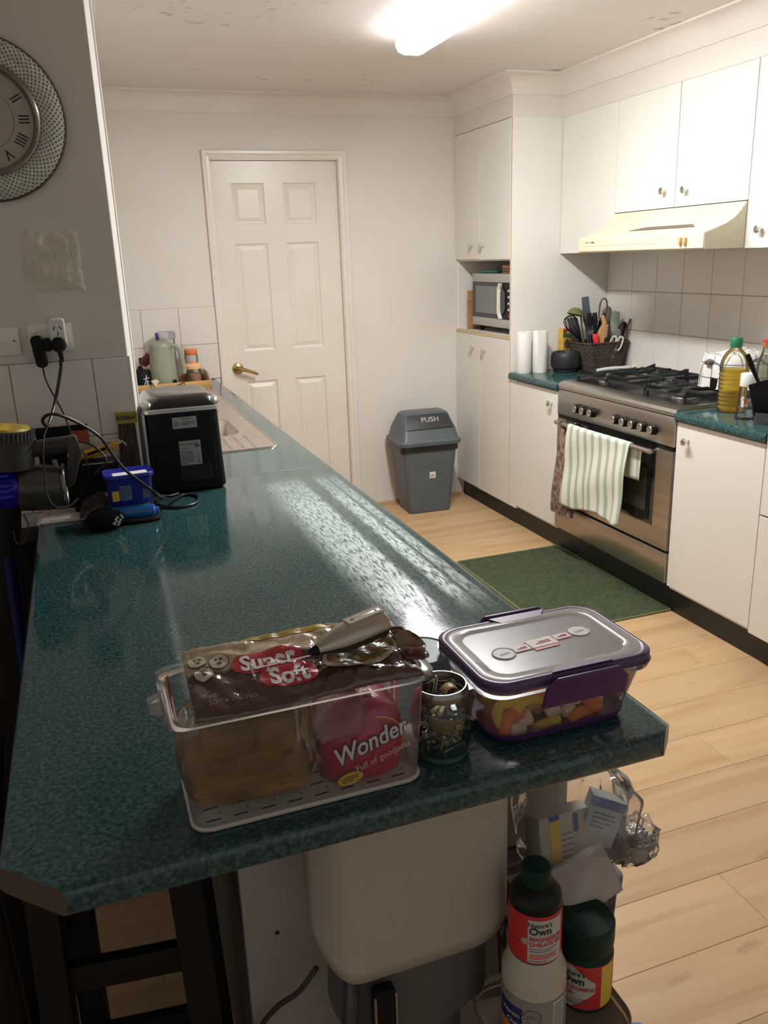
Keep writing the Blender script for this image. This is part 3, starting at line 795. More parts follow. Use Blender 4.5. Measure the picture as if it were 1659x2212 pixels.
MB().box(XK+0.0002, XK+0.002, Y0+0.165, Y1-0.14, 0.430, 0.625).build('window_pane', mat('oven_window', (0.055, 0.045, 0.035), 0.1, coat=0.3), od, smooth=False)
hn = MB().cyl((2.205, 2.862, 0.722), (2.205, 3.622, 0.722), 0.0105, n=16)
hn = hn.build('handle_bar', STEEL, od)
for y in (2.915, 3.565):
    MB().cyl((2.207, y, 0.722), (XK+0.001, y, 0.705), 0.010, n=12).build('handle_bracket', STEEL, od)
MB().box(XK, XK+0.03, Y0+0.003, Y1-0.003, 0.142, 0.278).build('warming_drawer', STEEL, ckr, bevel=0.002)
MB().box(XK+0.012, XK+0.03, Y0+0.004, Y1-0.004, 0.278, 0.290).build('drawer_gap', BLACK, ckr, smooth=False)
# burners and trivets
BURN = [(2.43, 3.52, 0.036), (2.72, 3.52, 0.046), (2.575, 3.2416, 0.066), (2.43, 2.95, 0.046), (2.72, 2.95, 0.036)]
ALU = mat('burner_alloy', (0.42, 0.40, 0.37), 0.4, 0.9, noise=60)
for x, y, r in BURN:
    b = MB().lathe([(r*1.12, 0.9172), (r*1.12, 0.922), (r, 0.926), (r, 0.933), (r*0.93, 0.936)], 28, c=(x, y, 0)).build('burner', ALU, ckr)
    if r > 0.06:
        MB().tube([V((x+0.052*cos(a), y+0.052*sin(a), 0.939)) for a in [2*pi*i/32 for i in range(32)]], 0.010, 8, closed=True).build('burner_ring', IRON, b)
        MB().lathe([(0.024, 0.936), (0.024, 0.941), (0.020, 0.944)], 20, c=(x, y, 0)).build('burner_cap', IRON, b)
    else:
        MB().lathe([(r*0.96, 0.936), (r*0.98, 0.940), (r*0.9, 0.9435), (r*0.3, 0.945)], 24, c=(x, y, 0)).build('burner_cap', IRON, b)
def trivet(y0, y1, cx):
    t = MB(); zb, zt = 0.940, 0.951
    xa, xb = 2.345, 2.805
    def bar(p, q, w=0.0055, h=0.011):
        p = V(p); q = V(q); d = (q-p); n = V((-d.y, d.x, 0)).normalized()*w
        t.loft([[p+n, p-n, p-n+V((0, 0, h)), p+n*0.6+V((0, 0, h))], [q+n, q-n, q-n+V((0, 0, h)), q+n*0.6+V((0, 0, h))]])
    for a, b in (((xa, y0), (xb, y0)), ((xb, y0), (xb, y1)), ((xb, y1), (xa, y1)), ((xa, y1), (xa, y0))): bar((*a, zb), (*b, zb))
    for (x, y, r) in cx:
        xm0, xm1 = (xa, 2.575) if x < 2.57 else ((2.575, xb) if x > 2.58 else (xa, xb))
        for ang in (0, 90, 180, 270):
            ca, sa = round(cos(R_(ang))), round(sin(R_(ang)))
            e = (xm1 if ca > 0 else xm0, y) if ca else (x, y1 if sa > 0 else y0)
            s0 = (x+ca*r*0.55, y+sa*r*0.55)
            bar((*s0, zb+0.004), (*e, zb), 0.005, 0.016)
    if len(cx) > 1: bar((2.575, y0, zb), (2.575, y1, zb))
    for x in (xa, xb):
        for y in (y0, y1): t.box(x-0.006, x+0.006, y-0.006, y+0.006, 0.9175, zb)
        # upturned corner wings
        for y in (y0, y1):
            t.loft([[V((x, y, zb)), V((x, y-0.004, zb)), V((x, y-0.004, zb+0.028)), V((x, y, zb+0.028))], [V((x+(0.07 if x < 2.57 else -0.07), y, zb)), V((x+(0.07 if x < 2.57 else -0.07), y-0.004, zb)), V((x+(0.07 if x < 2.57 else -0.07), y-0.004, zb+0.010)), V((x+(0.07 if x < 2.57 else -0.07), y, zb+0.010))]])
    return t.build('trivet', IRON, ckr, smooth=False)
trivet(3.40, 3.645, BURN[0:2]); trivet(3.105, 3.385, BURN[2:3]); trivet(2.84, 3.09, BURN[3:5])

# ------------------------------------------------------------------ cloths on the oven handle
TT = stripes('striped_cotton', (0.78, 0.77, 0.68), (0.40, 0.50, 0.40), (1,), 0.060, 0.40, offset=-0.012)
def cloth_front(u, v):
    y = 3.485-0.490*u; 
    L = 0.395-0.03*u+0.012*sin(u*9)
    if v < 0.12:
        a = pi*(v/0.12); x = 2.205+0.0145*cos(a); z = 0.722+0.0145*sin(a); s = 0
    else:
        s = (v-0.12)/0.88; x = 2.205-0.0145; z = 0.722-L*s
    yy = y+0.055*(1-u)*s*0.5-0.012*sin(u*3)*s + (0.03*s*(u))
    x += -0.010*s*(0.6+0.7*sin(u*14+1)+0.5*sin(u*27+s*2))-0.004*sin(s*9+u*5)
    return V((x-0.002, yy, z))
def cloth_back(u, v):
    y = 3.485-0.545*u; s = v
    return V((2.2195+0.004*sin(u*15), y+0.01*s, 0.722-0.15*s))
tm = MB().grid(cloth_front, 70, 46)
me = tm.mesh('tea_towel', ang=80)
towel = bpy.data.objects.new('tea_towel', me); me.materials.append(TT); S.collection.objects.link(towel)
sd = towel.modifiers.new('thick', 'SOLIDIFY'); sd.thickness = 0.0022
tag(towel, 'white and sage striped tea towel hanging over the oven handle', 'towel')
o = MB().grid(cloth_back, 40, 10).build('back_flap', TT, towel, ang=80)
sd = o.modifiers.new('thick', 'SOLIDIFY'); sd.thickness = 0.002
MITT = mat('brown_leaf_print', (0.30, 0.215, 0.185), 0.9, noise=38, col2=(0.135, 0.075, 0.058), bias=(0.47, 0.53), bump=(300, 0.3), nscale=(1, 1.6, 0.8))
mi = thing('oven_mitt', 'brown leaf patterned oven mitt hanging at the left end of the oven handle', 'oven mitt', (2.215, 3.555, 0.70))
secs = []
for z, w, t in ((0.0, 0.030, 0.008), (-0.06, 0.050, 0.012), (-0.14, 0.085, 0.018), (-0.24, 0.125, 0.021), (-0.34, 0.165, 0.024), (-0.42, 0.180, 0.022), (-0.445, 0.178, 0.018)):
    secs.append(rr(t*2, w, min(t, w/2)*0.95, 6, (-0.004, 0.12*z*0.1), z))
MB().loft(secs).build('mitt_body', MITT, mi, ang=60)
MB().tube([(0.0, 0.0, -0.005), (-0.016, 0.010, 0.018), (-0.022, 0.012, 0.03), (-0.005, 0.010, 0.042), (0.008, 0.006, 0.02), (0.003, 0.0, -0.004)], 0.005, 6).build('hanging_loop', MITT, mi)

# ------------------------------------------------------------------ in the microwave nook
mw = thing('microwave', 'silver microwave with dark window standing in the pantry nook', 'microwave', (2.31, 4.57, 1.094))
my0, my1, mz0, mz1 = -0.256, 0.225, 0.036, 0.338
MB().box(0.02, 0.40, my0, my1, mz0, mz1).build('casing', mat('microwave_silver', (0.50, 0.49, 0.47), 0.35, 0.6, noise=5), mw, bevel=0.004)
fr = MB()
fr.box(0, 0.02, my0, my1, mz1-0.048, mz1).box(0, 0.02, my0, my1, mz0, mz0+0.048)
fr.build('front_bands', mat('microwave_front', (0.48, 0.465, 0.43), 0.35, 0.5), mw, bevel=0.002)
MB().box(0.002, 0.02, -0.145, my1, mz0+0.048, mz1-0.048).build('door_panel', DARKGREY, mw, smooth=False)
MB().box(0.000, 0.004, -0.105, my1-0.045, mz0+0.075, mz1-0.070).build('window', mat('microwave_window', (0.16, 0.165, 0.17), 0.15, coat=0.3), mw, smooth=False)
MB().box(0.003, 0.02, my0, -0.145, mz0+0.048, mz1-0.048).build('control_panel', BLACK, mw, smooth=False)
hz = (mz0+mz1)/2
MB().loft([[V((-0.012, -0.120+q, z)), V((-0.012, -0.140+q, z)), V((0.003, -0.140+q, z)), V((0.003, -0.120+q, z))] for q, z in ((-0.020, mz0+0.052), (0.0, mz0+0.085), (0.0, mz1-0.085), (-0.020, mz1-0.052))]).build('handle', CREAMP, mw, smooth=False)
MB().prism([(0.165, 0.105), (0.20, 0.14), (0.20, 0.23), (0.165, 0.265), (0.145, 0.23), (0.145, 0.14)], -0.001, 0.003, LEFTF((0, 0, 0))).build('keypad', DARKGREY, mw, smooth=False)
for i in range(5):
    MB().box(-0.001, 0.004, my0+0.012, my0+0.022, 0.10+0.035*i, 0.112+0.035*i).build('button', CREAMP if i else REDI, mw, smooth=False)
for x in (0.05, 0.36):
    for y in (my0+0.03, my1-0.03): MB().cyl((x, y, 0), (x, y, mz0+0.002), 0.014, n=10).build('foot', BLACK, mw)
zt = 1.094+mz1
tag(rbox(0.30, 0.22, 0.016, 0.01, 0.003, c=(2.52, 4.70), z=zt+0.0005).build('chopping_board', mat('green_board', (0.06, 0.32, 0.24), 0.45)), 'thin green chopping board lying on the microwave', 'chopping board')
WB = wood('board_wood', (0.45, 0.24, 0.11), (0.33, 0.16, 0.07), scale=(3, 30, 30), knots=False)
for i, (w, z, n) in enumerate(((0.13, 0.0, 'lowest'), (0.13, 0.013, 'middle'), (0.12, 0.026, 'topmost'))):
    h = 0.011 if i < 2 else 0.020
    tag(rbox(0.26, w, h, 0.012, 0.003, c=(2.47, 4.405+0.004*i), z=zt+0.0005+z).build('wooden_board', WB), f'brown wooden board, {n} of the stack on the microwave', 'board', 'wooden boards on the microwave')
tag(rbox(0.30, 0.018, 0.235, 0.004, 0.003, c=(2.46, 4.865), z=1.0945).build('wooden_board', WB), 'upright brown wooden board beside the microwave', 'board')

# ------------------------------------------------------------------ short bench: rolls, mortar, basket of utensils
def roll(loc, label, flap=None):
    t = thing('paper_towel_roll', label, 'paper towel', loc, group='paper towel rolls')
    MB().lathe([(0.0185, 0.001), (0.040, 0.0), (0.042, 0.004), (0.042, 0.222), (0.040, 0.226), (0.0185, 0.225), (0.0180, 0.20), (0.0178, 0.02)], 40, cap0=False, cap1=False).build('sheets', TOWELP, t)
    MB().lathe([(0.0185, 0.0), (0.0185, 0.2235), (0.0165, 0.2235), (0.0165, 0.0)], 20, cap0=False, cap1=False).build('cardboard_core', mat('cardboard', (0.45, 0.34, 0.22), 0.9), t)
    if flap is not None:
        a = flap
        MB().grid(lambda u, v: V(((0.0425+0.010*u*u)*cos(a-0.7*u), (0.0425+0.010*u*u)*sin(a-0.7*u), 0.001+0.224*v)), 8, 2).build('loose_sheet', TOWELP, t)
    return t
roll((2.314, 4.152, ZB), 'white paper towel roll against the pantry side, outer of two')
roll((2.402, 4.128, ZB), 'white paper towel roll with a loose sheet edge beside the black mortar', R_(-95))

mo = thing('stone_mortar', 'squat black stone mortar beside the paper towel rolls', 'mortar', (2.534, 4.072, ZB))
STONE = mat('black_granite', (0.016, 0.020, 0.022), 0.55, noise=160, col2=(0.007, 0.008, 0.009), bump=(250, 0.25))
MB().lathe([(0.060, 0), (0.066, 0.004), (0.067, 0.018), (0.079, 0.026), (0.083, 0.050), (0.082, 0.085), (0.076, 0.105), (0.070, 0.110), (0.052, 0.109), (0.046, 0.102), (0.040, 0.06), (0.02, 0.035), (0.004, 0.03)], 40).build('bowl', STONE, mo)

ct = thing('juice_carton', 'slim red, yellow and green carton behind the black mortar', 'carton', (2.596, 4.187, ZB), 0.25)
MB().box(-0.036, 0.036, -0.020, 0.020, 0, 0.225).build('carton_body', mat('carton_yellow', (0.62, 0.42, 0.07), 0.5, noise=25, col2=(0.52, 0.30, 0.05)), ct, bevel=0.002)
CM = FRONT((0, -0.0205, 0))
poly([(-0.036, 0.180), (0.036, 0.170), (0.036, 0.225), (-0.036, 0.225)], CM, mat('carton_green', (0.05, 0.22, 0.06), 0.5, noise=60), 'green_band', ct)
poly([(-0.028, 0.200), (-0.006, 0.196), (0.0, 0.215), (-0.012, 0.2245), (-0.030, 0.222)], CM, REDI, 'red_flash', ct, th=0.0012)
poly(disc2(0.024, (-0.002, 0.140), 14, 1.1), CM, mat('carton_brown', (0.13, 0.085, 0.07), 0.5, noise=80), 'brown_picture', ct, th=0.001)
poly([(-0.036, 0.02), (0.036, 0.02), (0.030, 0.075), (0.014, 0.098), (-0.012, 0.104), (-0.036, 0.105)], CM, mat('carton_red', (0.50, 0.055, 0.04), 0.5, noise=50), 'red_picture', ct, th=0.001)
lines_block(2, 0.04, 0.016, CM, WHITEI, ct, (0.01, 0.203), th=0.0015)

WICK = mat('dark_wicker', (0.085, 0.052, 0.036), 0.6, noise=90, col2=(0.04, 0.024, 0.018))
bk = thing('wicker_basket', 'dark brown wicker basket full of cooking utensils', 'basket', (2.735, 4.060, ZB))
wv = MB()
def bsec(z, k=0.0):
    f = z/0.150
    w = 0.205+0.075*f; d = 0.180+0.035*f
    return rr(w+2*k, d+2*k, 0.04, 6, (0, 0), z)
MB().loft([bsec(0.0, -0.004), bsec(0.148, -0.004), bsec(0.148, -0.010), bsec(0.006, -0.010)]).build('basket_liner', WICK, bk)
rows = 15
for i in range(rows):
    z = 0.005+0.0098*i
    q = bsec(z); pts = []
    n = len(q)
    for j, p in enumerate(q):
        nx = q[(j+1) % n]
        steps = max(1, int((nx-p).length/0.006))
        for s_ in range(steps): pts.append(p.lerp(nx, s_/steps))
    pts = [p+V((p.x, p.y, 0)).normalized()*(0.0022*(1 if (j//1+i) % 2 else -1)) for j, p in enumerate(pts)]
    wv.tube(pts, 0.0047, 5, closed=True)
wv.build('woven_strands', WICK, bk)
MB().tube(bsec(0.153, 0.001), 0.006, 6, closed=True).build('rolled_rim', WICK, bk)

def utensil(name, label, cat, parts):
    t = thing(name, label, cat, parts[0][2])
    return t
DGRN = mat('olive_plastic', (0.13, 0.145, 0.05), 0.4)
SAGE = mat('sage_silicone', (0.22, 0.26, 0.20), 0.55)
SLATE = mat('slate_plastic', (0.055, 0.065, 0.08), 0.5)
BAMB = mat('bamboo', (0.52, 0.30, 0.10), 0.5, noise=20, nscale=(8, 8, 1), col2=(0.42, 0.22, 0.07))
BROWNW = mat('brown_handle_wood', (0.13, 0.075, 0.05), 0.5, noise=30)
REDB = mat('dark_red_wood', (0.15, 0.045, 0.035), 0.5)
TAUPE = mat('taupe_plastic', (0.21, 0.19, 0.16), 0.45)
SMOKE = film('smoky_plastic', (0.55, 0.56, 0.56), (0.3, 0.3, 0.3), milk=0.3)
bx, by = 2.735, 4.06
def stick(base, top, r0, r1, m, parent, name='handle', n=8):
    return MB().tube([base, top], [r0, r1], n).build(name, m, parent)
def facing(p, up=(0, 0, 1), yaw=35):
    """frame at p looking towards the room: x across, y up"""
    a = R_(yaw); x = V((cos(a), -sin(a), 0)); y = V(up).normalized(); z = x.cross(y).normalized(); x = y.cross(z)
    return frame(p, x, y)
def ut(name, label, cat):
    return thing(name, label, cat, (bx, by, ZB+0.006), group='utensils in the wicker basket')
def loc(p): return V(p)-V((bx, by, ZB+0.006))
def flat(poly2, M, th, m, parent, name, bevel=0.0):
    return MB().prism(poly2, -th/2, th/2, M).build(name, m, parent, bevel=bevel)
# ladle
t = ut('ladle', 'olive green ladle sticking up highest at the basket back', 'ladle')
stick(loc((2.67, 4.08, 0.93)), loc((2.630, 4.085, 1.20)), 0.006, 0.005, DGRN, t)
Mx = facing(loc((2.588, 4.075, 1.205)), (0.25, 0, 1)) @ Matrix.Rotation(R_(-28), 4, 'X')
MB().lathe([(0.002, 0.040), (0.022, 0.036), (0.038, 0.022), (0.047, 0.0), (0.045, 0.0), (0.036, 0.020), (0.021, 0.033), (0.002, 0.037)], 24, M=Mx @ Matrix.Rotation(R_(-65), 4, 'X')).build('ladle_bowl', DGRN, t)
# whisk
t = ut('whisk', 'black balloon whisk leaning out over the carton', 'whisk')
b0, t0 = loc((2.665, 4.02, 0.95)), loc((2.605, 4.035, 1.065))
stick(b0, t0, 0.006, 0.006, BLACK, t)
ax = (loc((2.525, 4.05, 1.20))-t0); L = ax.length; ax.normalize(); sd_ = ax.orthogonal().normalized(); s2 = ax.cross(sd_)
wm = MB()
for k in range(6):
    d = sd_*cos(pi*k/6)+s2*sin(pi*k/6)
    pts = [t0+ax*(L*f)+d*w for f, w in ((0, -0.004), (0.35, -0.020), (0.7, -0.036), (0.92, -0.030), (1.0, -0.010), (1.0, 0.010), (0.92, 0.030), (0.7, 0.036), (0.35, 0.020), (0, 0.004))]
    wm.tube(spline(pts, 3), 0.0022, 5)
wm.build('wires', BLACK, t)
# slate turner with wide straight handle
t = ut('turner', 'slate grey turner with a broad flat head standing tallest', 'spatula')
a, b = loc((2.715, 4.10, 0.93)), loc((2.653, 4.09, 1.298))
Mx = facing(a, b-a); h = (b-a).length
flat([(-0.007, 0), (0.007, 0), (0.016, h*0.55), (0.026, h*0.66), (0.022, h), (-0.016, h), (-0.020, h*0.66), (-0.012, h*0.55)], Mx, 0.004, SLATE, t, 'blade', 0.0012)
# dark tongs
t = ut('tongs', 'black kitchen tongs standing behind the bamboo spoon', 'tongs')
for q in (-0.012, 0.012):
    a, b = loc((2.69+q, 4.03, 0.93)), loc((2.665+q*1.5, 4.03, 1.215)); Mx = facing(a, b-a); h = (b-a).length
    flat([(-0.006, 0), (0.006, 0), (0.011, h*0.7), (0.016, h*0.85), (0.012, h), (-0.012, h), (-0.016, h*0.85), (-0.011, h*0.7)], Mx @ Matrix.Translation((0, 0, q*0.4)), 0.003, BLACK, t, 'arm', 0.001)
# bamboo spoon
t = ut('wooden_spatula', 'pale bamboo spatula with a curved blade at the basket front', 'spatula')
a, b = loc((2.712, 3.985, 0.96)), loc((2.695, 3.985, 1.205)); Mx = facing(a, b-a, 32); h = (b-a).length
flat([(-0.012, 0), (0.012, 0), (0.013, h*0.42), (0.026, h*0.62), (0.027, h*0.82), (0.016, h*0.98), (0.004, h), (-0.002, h*0.92), (0.004, h*0.80), (-0.012, h*0.70), (-0.022, h*0.60), (-0.020, h*0.5), (-0.012, h*0.40)], Mx, 0.006, BAMB, t, 'blade', 0.002)
# red basting brush
t = ut('basting_brush', 'red silicone basting brush beside the bamboo spatula', 'brush')
a, b = loc((2.69, 3.995, 0.95)), loc((2.662, 3.985, 1.105)); Mx = facing(a, b-a); h = (b-a).length
stick(a, a.lerp(b, 0.55), 0.005, 0.005, CHROME, t)
flat([(-0.013, h*0.5), (0.014, h*0.5), (0.016, h*0.98), (-0.015, h)], Mx, 0.012, mat('red_silicone', (0.75, 0.03, 0.035), 0.5), t, 'bristle_head', 0.003)
# looped strap spoon
t = ut('slotted_spoon', 'black slotted spoon hung up by a brown loop handle', 'spoon')
a, b = loc((2.745, 4.08, 0.94)), loc((2.752, 4.07, 1.20)); Mx = facing(a, b-a); h = (b-a).length
flat([(-0.007, 0), (0.007, 0), (0.010, h*0.55), (0.022, h*0.66), (0.024, h*0.85), (0.030, h*1.06), (0.018, h*1.04), (0.004, h*0.98), (-0.012, h*0.85), (-0.016, h*0.7), (-0.010, h*0.55)], Mx, 0.006, BLACK, t, 'spoon_body', 0.002)
lp = [(-0.010, h*0.9, 0), (-0.012, h*1.12, 0), (-0.006, h*1.27, 0), (0.010, h*1.33, 0), (0.024, h*1.27, 0), (0.028, h*1.12, 0), (0.022, h*0.95, 0)]
MB().tube([Mx @ V(p) for p in spline(lp, 5)], 0.0045, 7).build('hanging_loop', BROWNW, t)
# taupe big spoon
t = ut('serving_spoon', 'large taupe serving spoon at the back of the basket', 'spoon')
a, b = loc((2.79, 4.12, 0.94)), loc((2.822, 4.11, 1.235)); Mx = facing(a, b-a); h = (b-a).length
MB().sphere((0, 0, 0), (0.030, 0.052, 0.008), 16, 10).build('spoon_bowl', TAUPE, t).matrix_local = Mx @ Matrix.Translation((0, h*0.84, 0))
stick(a, a.lerp(b, 0.72), 0.006, 0.006, TAUPE, t)
# sage spatula
t = ut('silicone_spatula', 'sage green silicone spatula in front of the taupe spoon', 'spatula')
a, b = loc((2.795, 4.03, 0.94)), loc((2.820, 4.03, 1.218)); Mx = facing(a, b-a); h = (b-a).length
flat([(-0.006, 0), (0.006, 0), (0.007, h*0.55), (0.020, h*0.63), (0.026, h*0.8), (0.022, h*0.98), (-0.012, h), (-0.024, h*0.93), (-0.024, h*0.75), (-0.016, h*0.62), (-0.007, h*0.55)], Mx, 0.008, SAGE, t, 'blade', 0.003)
# brown handle
t = ut('wooden_handle_knife', 'brown wooden utensil handle beside the taupe spoon', 'utensil')
a, b = loc((2.83, 4.11, 0.94)), loc((2.848, 4.11, 1.205)); Mx = facing(a, b-a); h = (b-a).length
flat([(-0.011, 0), (0.011, 0), (0.013, h*0.6), (0.016, h*0.95), (0.008, h), (-0.010, h*0.99), (-0.012, h*0.6)], Mx, 0.012, BROWNW, t, 'grip', 0.003)
# black spoon
t = ut('cooking_spoon', 'deep black cooking spoon leaning to the tiles', 'spoon')
a, b = loc((2.79, 4.0, 0.94)), loc((2.858, 4.0, 1.150)); Mx = facing(a, b-a); h = (b-a).length
MB().sphere((0, 0, 0), (0.026, 0.052, 0.012), 16, 10).build('spoon_bowl', BLACK, t).matrix_local = Mx @ Matrix.Translation((0, h*0.80, 0))
stick(a, a.lerp(b, 0.6), 0.006, 0.005, BLACK, t)
# red wood stick
t = ut('wooden_stick', 'thin dark red wooden stick leaning against the tiles', 'stick')
stick(loc((2.80, 3.985, 0.95)), loc((2.872, 3.965, 1.175)), 0.006, 0.006, REDB, t, 'shaft')
# scissors
t = ut('kitchen_scissors', 'kitchen scissors with white loop handles at the basket rim', 'scissors')
a = loc((2.758, 3.968, 0.99)); Mx = facing(a, (0.12, 0, 1))
for q in (-0.010, 0.026):
    lp = [(q-0.006, 0.02, 0), (q-0.004, 0.06, 0), (q+0.006, 0.092, 0), (q+0.020, 0.096, 0), (q+0.026, 0.08, 0), (q+0.018, 0.04, 0), (q+0.006, 0.02, 0)]
    MB().tube([Mx @ V(p) for p in spline(lp, 5)], 0.0042, 7, sx=1.0).build('handle', mat('ivory_plastic', (0.70, 0.68, 0.60), 0.35), t)
flat([(-0.010, 0.03), (0.022, 0.03), (0.012, -0.04), (0.004, -0.04)], Mx, 0.003, CHROME, t, 'blades')
# grey spatula
t = ut('grey_spatula', 'grey flat spatula standing right of the scissors', 'spatula')
a, b = loc((2.80, 3.975, 0.96)), loc((2.808, 3.975, 1.125)); Mx = facing(a, b-a); h = (b-a).length
flat([(-0.020, 0), (0.020, 0), (0.026, h*0.45), (0.016, h*0.75), (0.008, h*0.97), (-0.010, h), (-0.018, h*0.7), (-0.026, h*0.4)], Mx, 0.004, mat('mid_grey_plastic', (0.10, 0.105, 0.11), 0.5), t, 'blade', 0.0015)
# smoky measuring spoon and strainer
t = ut('measuring_spoon', 'smoky clear measuring spoon beside the whisk', 'spoon')
a, b = loc((2.66, 4.0, 0.95)), loc((2.632, 4.0, 1.145)); Mx = facing(a, b-a); h = (b-a).length
MB().lathe([(0.004, -0.014), (0.018, -0.008), (0.024, 0.004), (0.022, 0.004), (0.016, -0.006), (0.003, -0.011)], 16, M=Mx @ Matrix.Translation((0, h*0.88, 0))).build('spoon_bowl', SMOKE, t)
stick(a, a.lerp(b, 0.8), 0.004, 0.004, SMOKE, t)
t = ut('grey_slice', 'translucent grey slice standing behind the whisk', 'spatula')
a, b = loc((2.66, 4.11, 0.94)), loc((2.590, 4.11, 1.19)); Mx = facing(a, b-a); h = (b-a).length
flat([(-0.006, 0), (0.006, 0), (0.010, h*0.5), (0.030, h*0.62), (0.028, h*0.97), (-0.026, h), (-0.028, h*0.62), (-0.010, h*0.5)], Mx, 0.003, SMOKE, t, 'blade')

# spoon rest with morsels
CER = mat('white_ceramic', (0.76, 0.75, 0.70), 0.15, coat=0.4)
sr = thing('spoon_rest', 'white ceramic spoon rest lying in front of the wicker basket', 'spoon rest', (2.80, 3.925, ZB))
def srp(u, v):
    a = 2*pi*u; r = v
    return V((0.030+0.062*r*cos(a), 0.036*r*sin(a), 0.004+0.014*r**3))
m_ = MB().grid(srp, 32, 8)
m_.build('rest_bowl', CER, sr).modifiers.new('t', 'SOLIDIFY').thickness = 0.004
MB().tube(spline([(-0.022, 0, 0.016), (-0.06, 0.0, 0.017), (-0.11, 0.002, 0.016), (-0.145, 0.004, 0.013), (-0.158, 0.005, 0.010)], 5), [0.011]*6+[0.010]*6+[0.009]*5+[0.0105]*3+[0.004], 10).build('rest_handle', CER, sr)
for i, (x, y, r) in enumerate(((0.008, -0.010, 0.011), (0.040, -0.006, 0.013), (0.062, 0.004, 0.010))):
    tag(MB().sphere((2.80+x, 3.925+y, ZB+0.006+r*0.8), (r, r*0.8, r*0.8), 10, 7).build('garlic_clove', mat('pink_garlic', (0.62, 0.42, 0.38), 0.5, noise=60, col2=(0.66, 0.60, 0.55))), 'small pinkish garlic clove in the white spoon rest', 'garlic', 'garlic cloves in the spoon rest')

# ------------------------------------------------------------------ pot covered with a checked towel on the rear burner
pt_ = thing('covered_pot', 'steel pot on the rear burner under a checked tea towel', 'pot', (2.700, 2.952, 0.951))
MB().lathe([(0.105, 0), (0.118, 0.008), (0.120, 0.02), (0.120, 0.128), (0.114, 0.128), (0.114, 0.02)], 32, cap1=False).build('pot_body', STEEL2, pt_)
lab(MB().box(-0.160, -0.112, -0.016, 0.016, 0.10, 0.118).build('pot_handle', BROWNW, pt_, bevel=0.005), 'brown side handle poking out of the towel')
CHK = stripes('checked_cotton', (0.72, 0.70, 0.66), (0.16, 0.15, 0.17), (0, 1, 2), 0.060, 0.075, bump=(200, 0.4), offset=0.017)
def drape(u, v):
    a = 2*pi*u
    f = 0.5+0.5*sin(7*a+1.0); f2 = sin(13*a)
    if v < 0.4:
        r = 0.128*(v/0.4); z = 0.140+0.010*cos(r*40+a*2)*min(1, v*4)+0.006*sin(a*3)
    else:
        s = (v-0.4)/0.6
        r = 0.128+0.016*min(1, s*4)+0.012*f*s+0.004*f2*s; z = 0.140-0.175*s+0.010*sin(a*5)*s+0.006*sin(s*12+a*3)
    return V((r*cos(a), r*sin(a), max(z, 0.0015)))
dv = MB().grid(drape, 96, 30).build('checked_towel', CHK, None, ang=80, weld=True)
dv.location = (2.700, 2.952, 0.951)
dv.modifiers.new('t', 'SOLIDIFY').thickness = 0.002
tag(dv, 'white tea towel with dark check lines draped over the pot', 'towel')
wd = thing('baking_tray', 'black tray edge slanting beside the checked towel', 'tray', (2.59, 2.86, 0.952))
MB().loft([[V((-0.055, 0.055, 0.0)), V((-0.055, 0.055, 0.050)), V((-0.050, 0.062, 0.052)), V((-0.050, 0.062, 0.0))], [V((0.10, -0.050, 0.0)), V((0.10, -0.050, 0.004)), V((0.105, -0.043, 0.005)), V((0.105, -0.043, 0.0))]]).build('tray_wall', ENAMEL, wd, smooth=False)

# ------------------------------------------------------------------ bench by the tall cupboard
OIL = film('cooking_oil', (0.98, 0.84, 0.22), (0.90, 0.68, 0.04), milk=0.42, rough=0.08, ior=1.2)
ob = thing('oil_bottle', 'large clear bottle of yellow cooking oil with green cap', 'bottle', (2.450, 2.685, ZB))
pr = [(0.050, 0.0), (0.056, 0.004), (0.058, 0.012)]
for i in range(9):
    z = 0.022+i*0.0165; pr += [(0.0585, z), (0.0565, z+0.006), (0.0585, z+0.012)]
pr += [(0.058, 0.185), (0.056, 0.20), (0.048, 0.222), (0.034, 0.240), (0.021, 0.252), (0.0165, 0.258), (0.0165, 0.268)]
MB().lathe(pr, 36, sx=0.95, sy=0.95, cap1=False).build('bottle_body', CLEAR, ob)
po = [(r-0.003, z+0.002) for r, z in pr if z < 0.175]+[(0.0535, 0.172)]
MB().lathe(po, 36, sx=0.95, sy=0.95).build('oil', OIL, ob)
CAPG = mat('green_cap', (0.01, 0.17, 0.075), 0.4)
MB().lathe([(0.0225, 0.258), (0.0235, 0.260), (0.0235, 0.290), (0.021, 0.294)], 28).build('cap', CAPG, ob)
MB().lathe([(0.0245, 0.250), (0.0245, 0.254), (0.018, 0.256)], 24, cap0=False).build('neck_ring', CLEAR2, ob)
wbt = thing('clear_bottle', 'small empty clear bottle with tall white cap by the oil', 'bottle', (2.385, 2.535, ZB))
MB().lathe([(0.034, 0), (0.0385, 0.003), (0.0385, 0.008), (0.035, 0.018), (0.033, 0.06), (0.030, 0.11), (0.0275, 0.128)], 28, cap1=False).build('bottle_body', CLEAR, wbt)
MB().lathe([(0.0290, 0.127), (0.0295, 0.129), (0.0285, 0.172), (0.026, 0.176)], 28).build('cap', WHITEP, wbt)
PINKD = mat('pink_dot', (0.62, 0.24, 0.20), 0.5)
for a, z, r in ((200, 0.080, 0.007), (238, 0.074, 0.008), (228, 0.058, 0.007)):
    q = R_(a); d = V((cos(q), sin(q), 0)); tn = V((-sin(q), cos(q), 0))
    MB().prism(disc2(r, n=14), 0, 0.0006, frame(V((0, 0, z))+d*0.0338, tn, (0, 0, 1))).build('pink_dot', PINKD, wbt, smooth=False)
rect(0.010, 0.040, frame(V((-0.0310, -0.0135, 0.070)), V((0.4, -0.92, 0)), (0, 0, 1)), WHITEI, 'paper_strip', wbt)
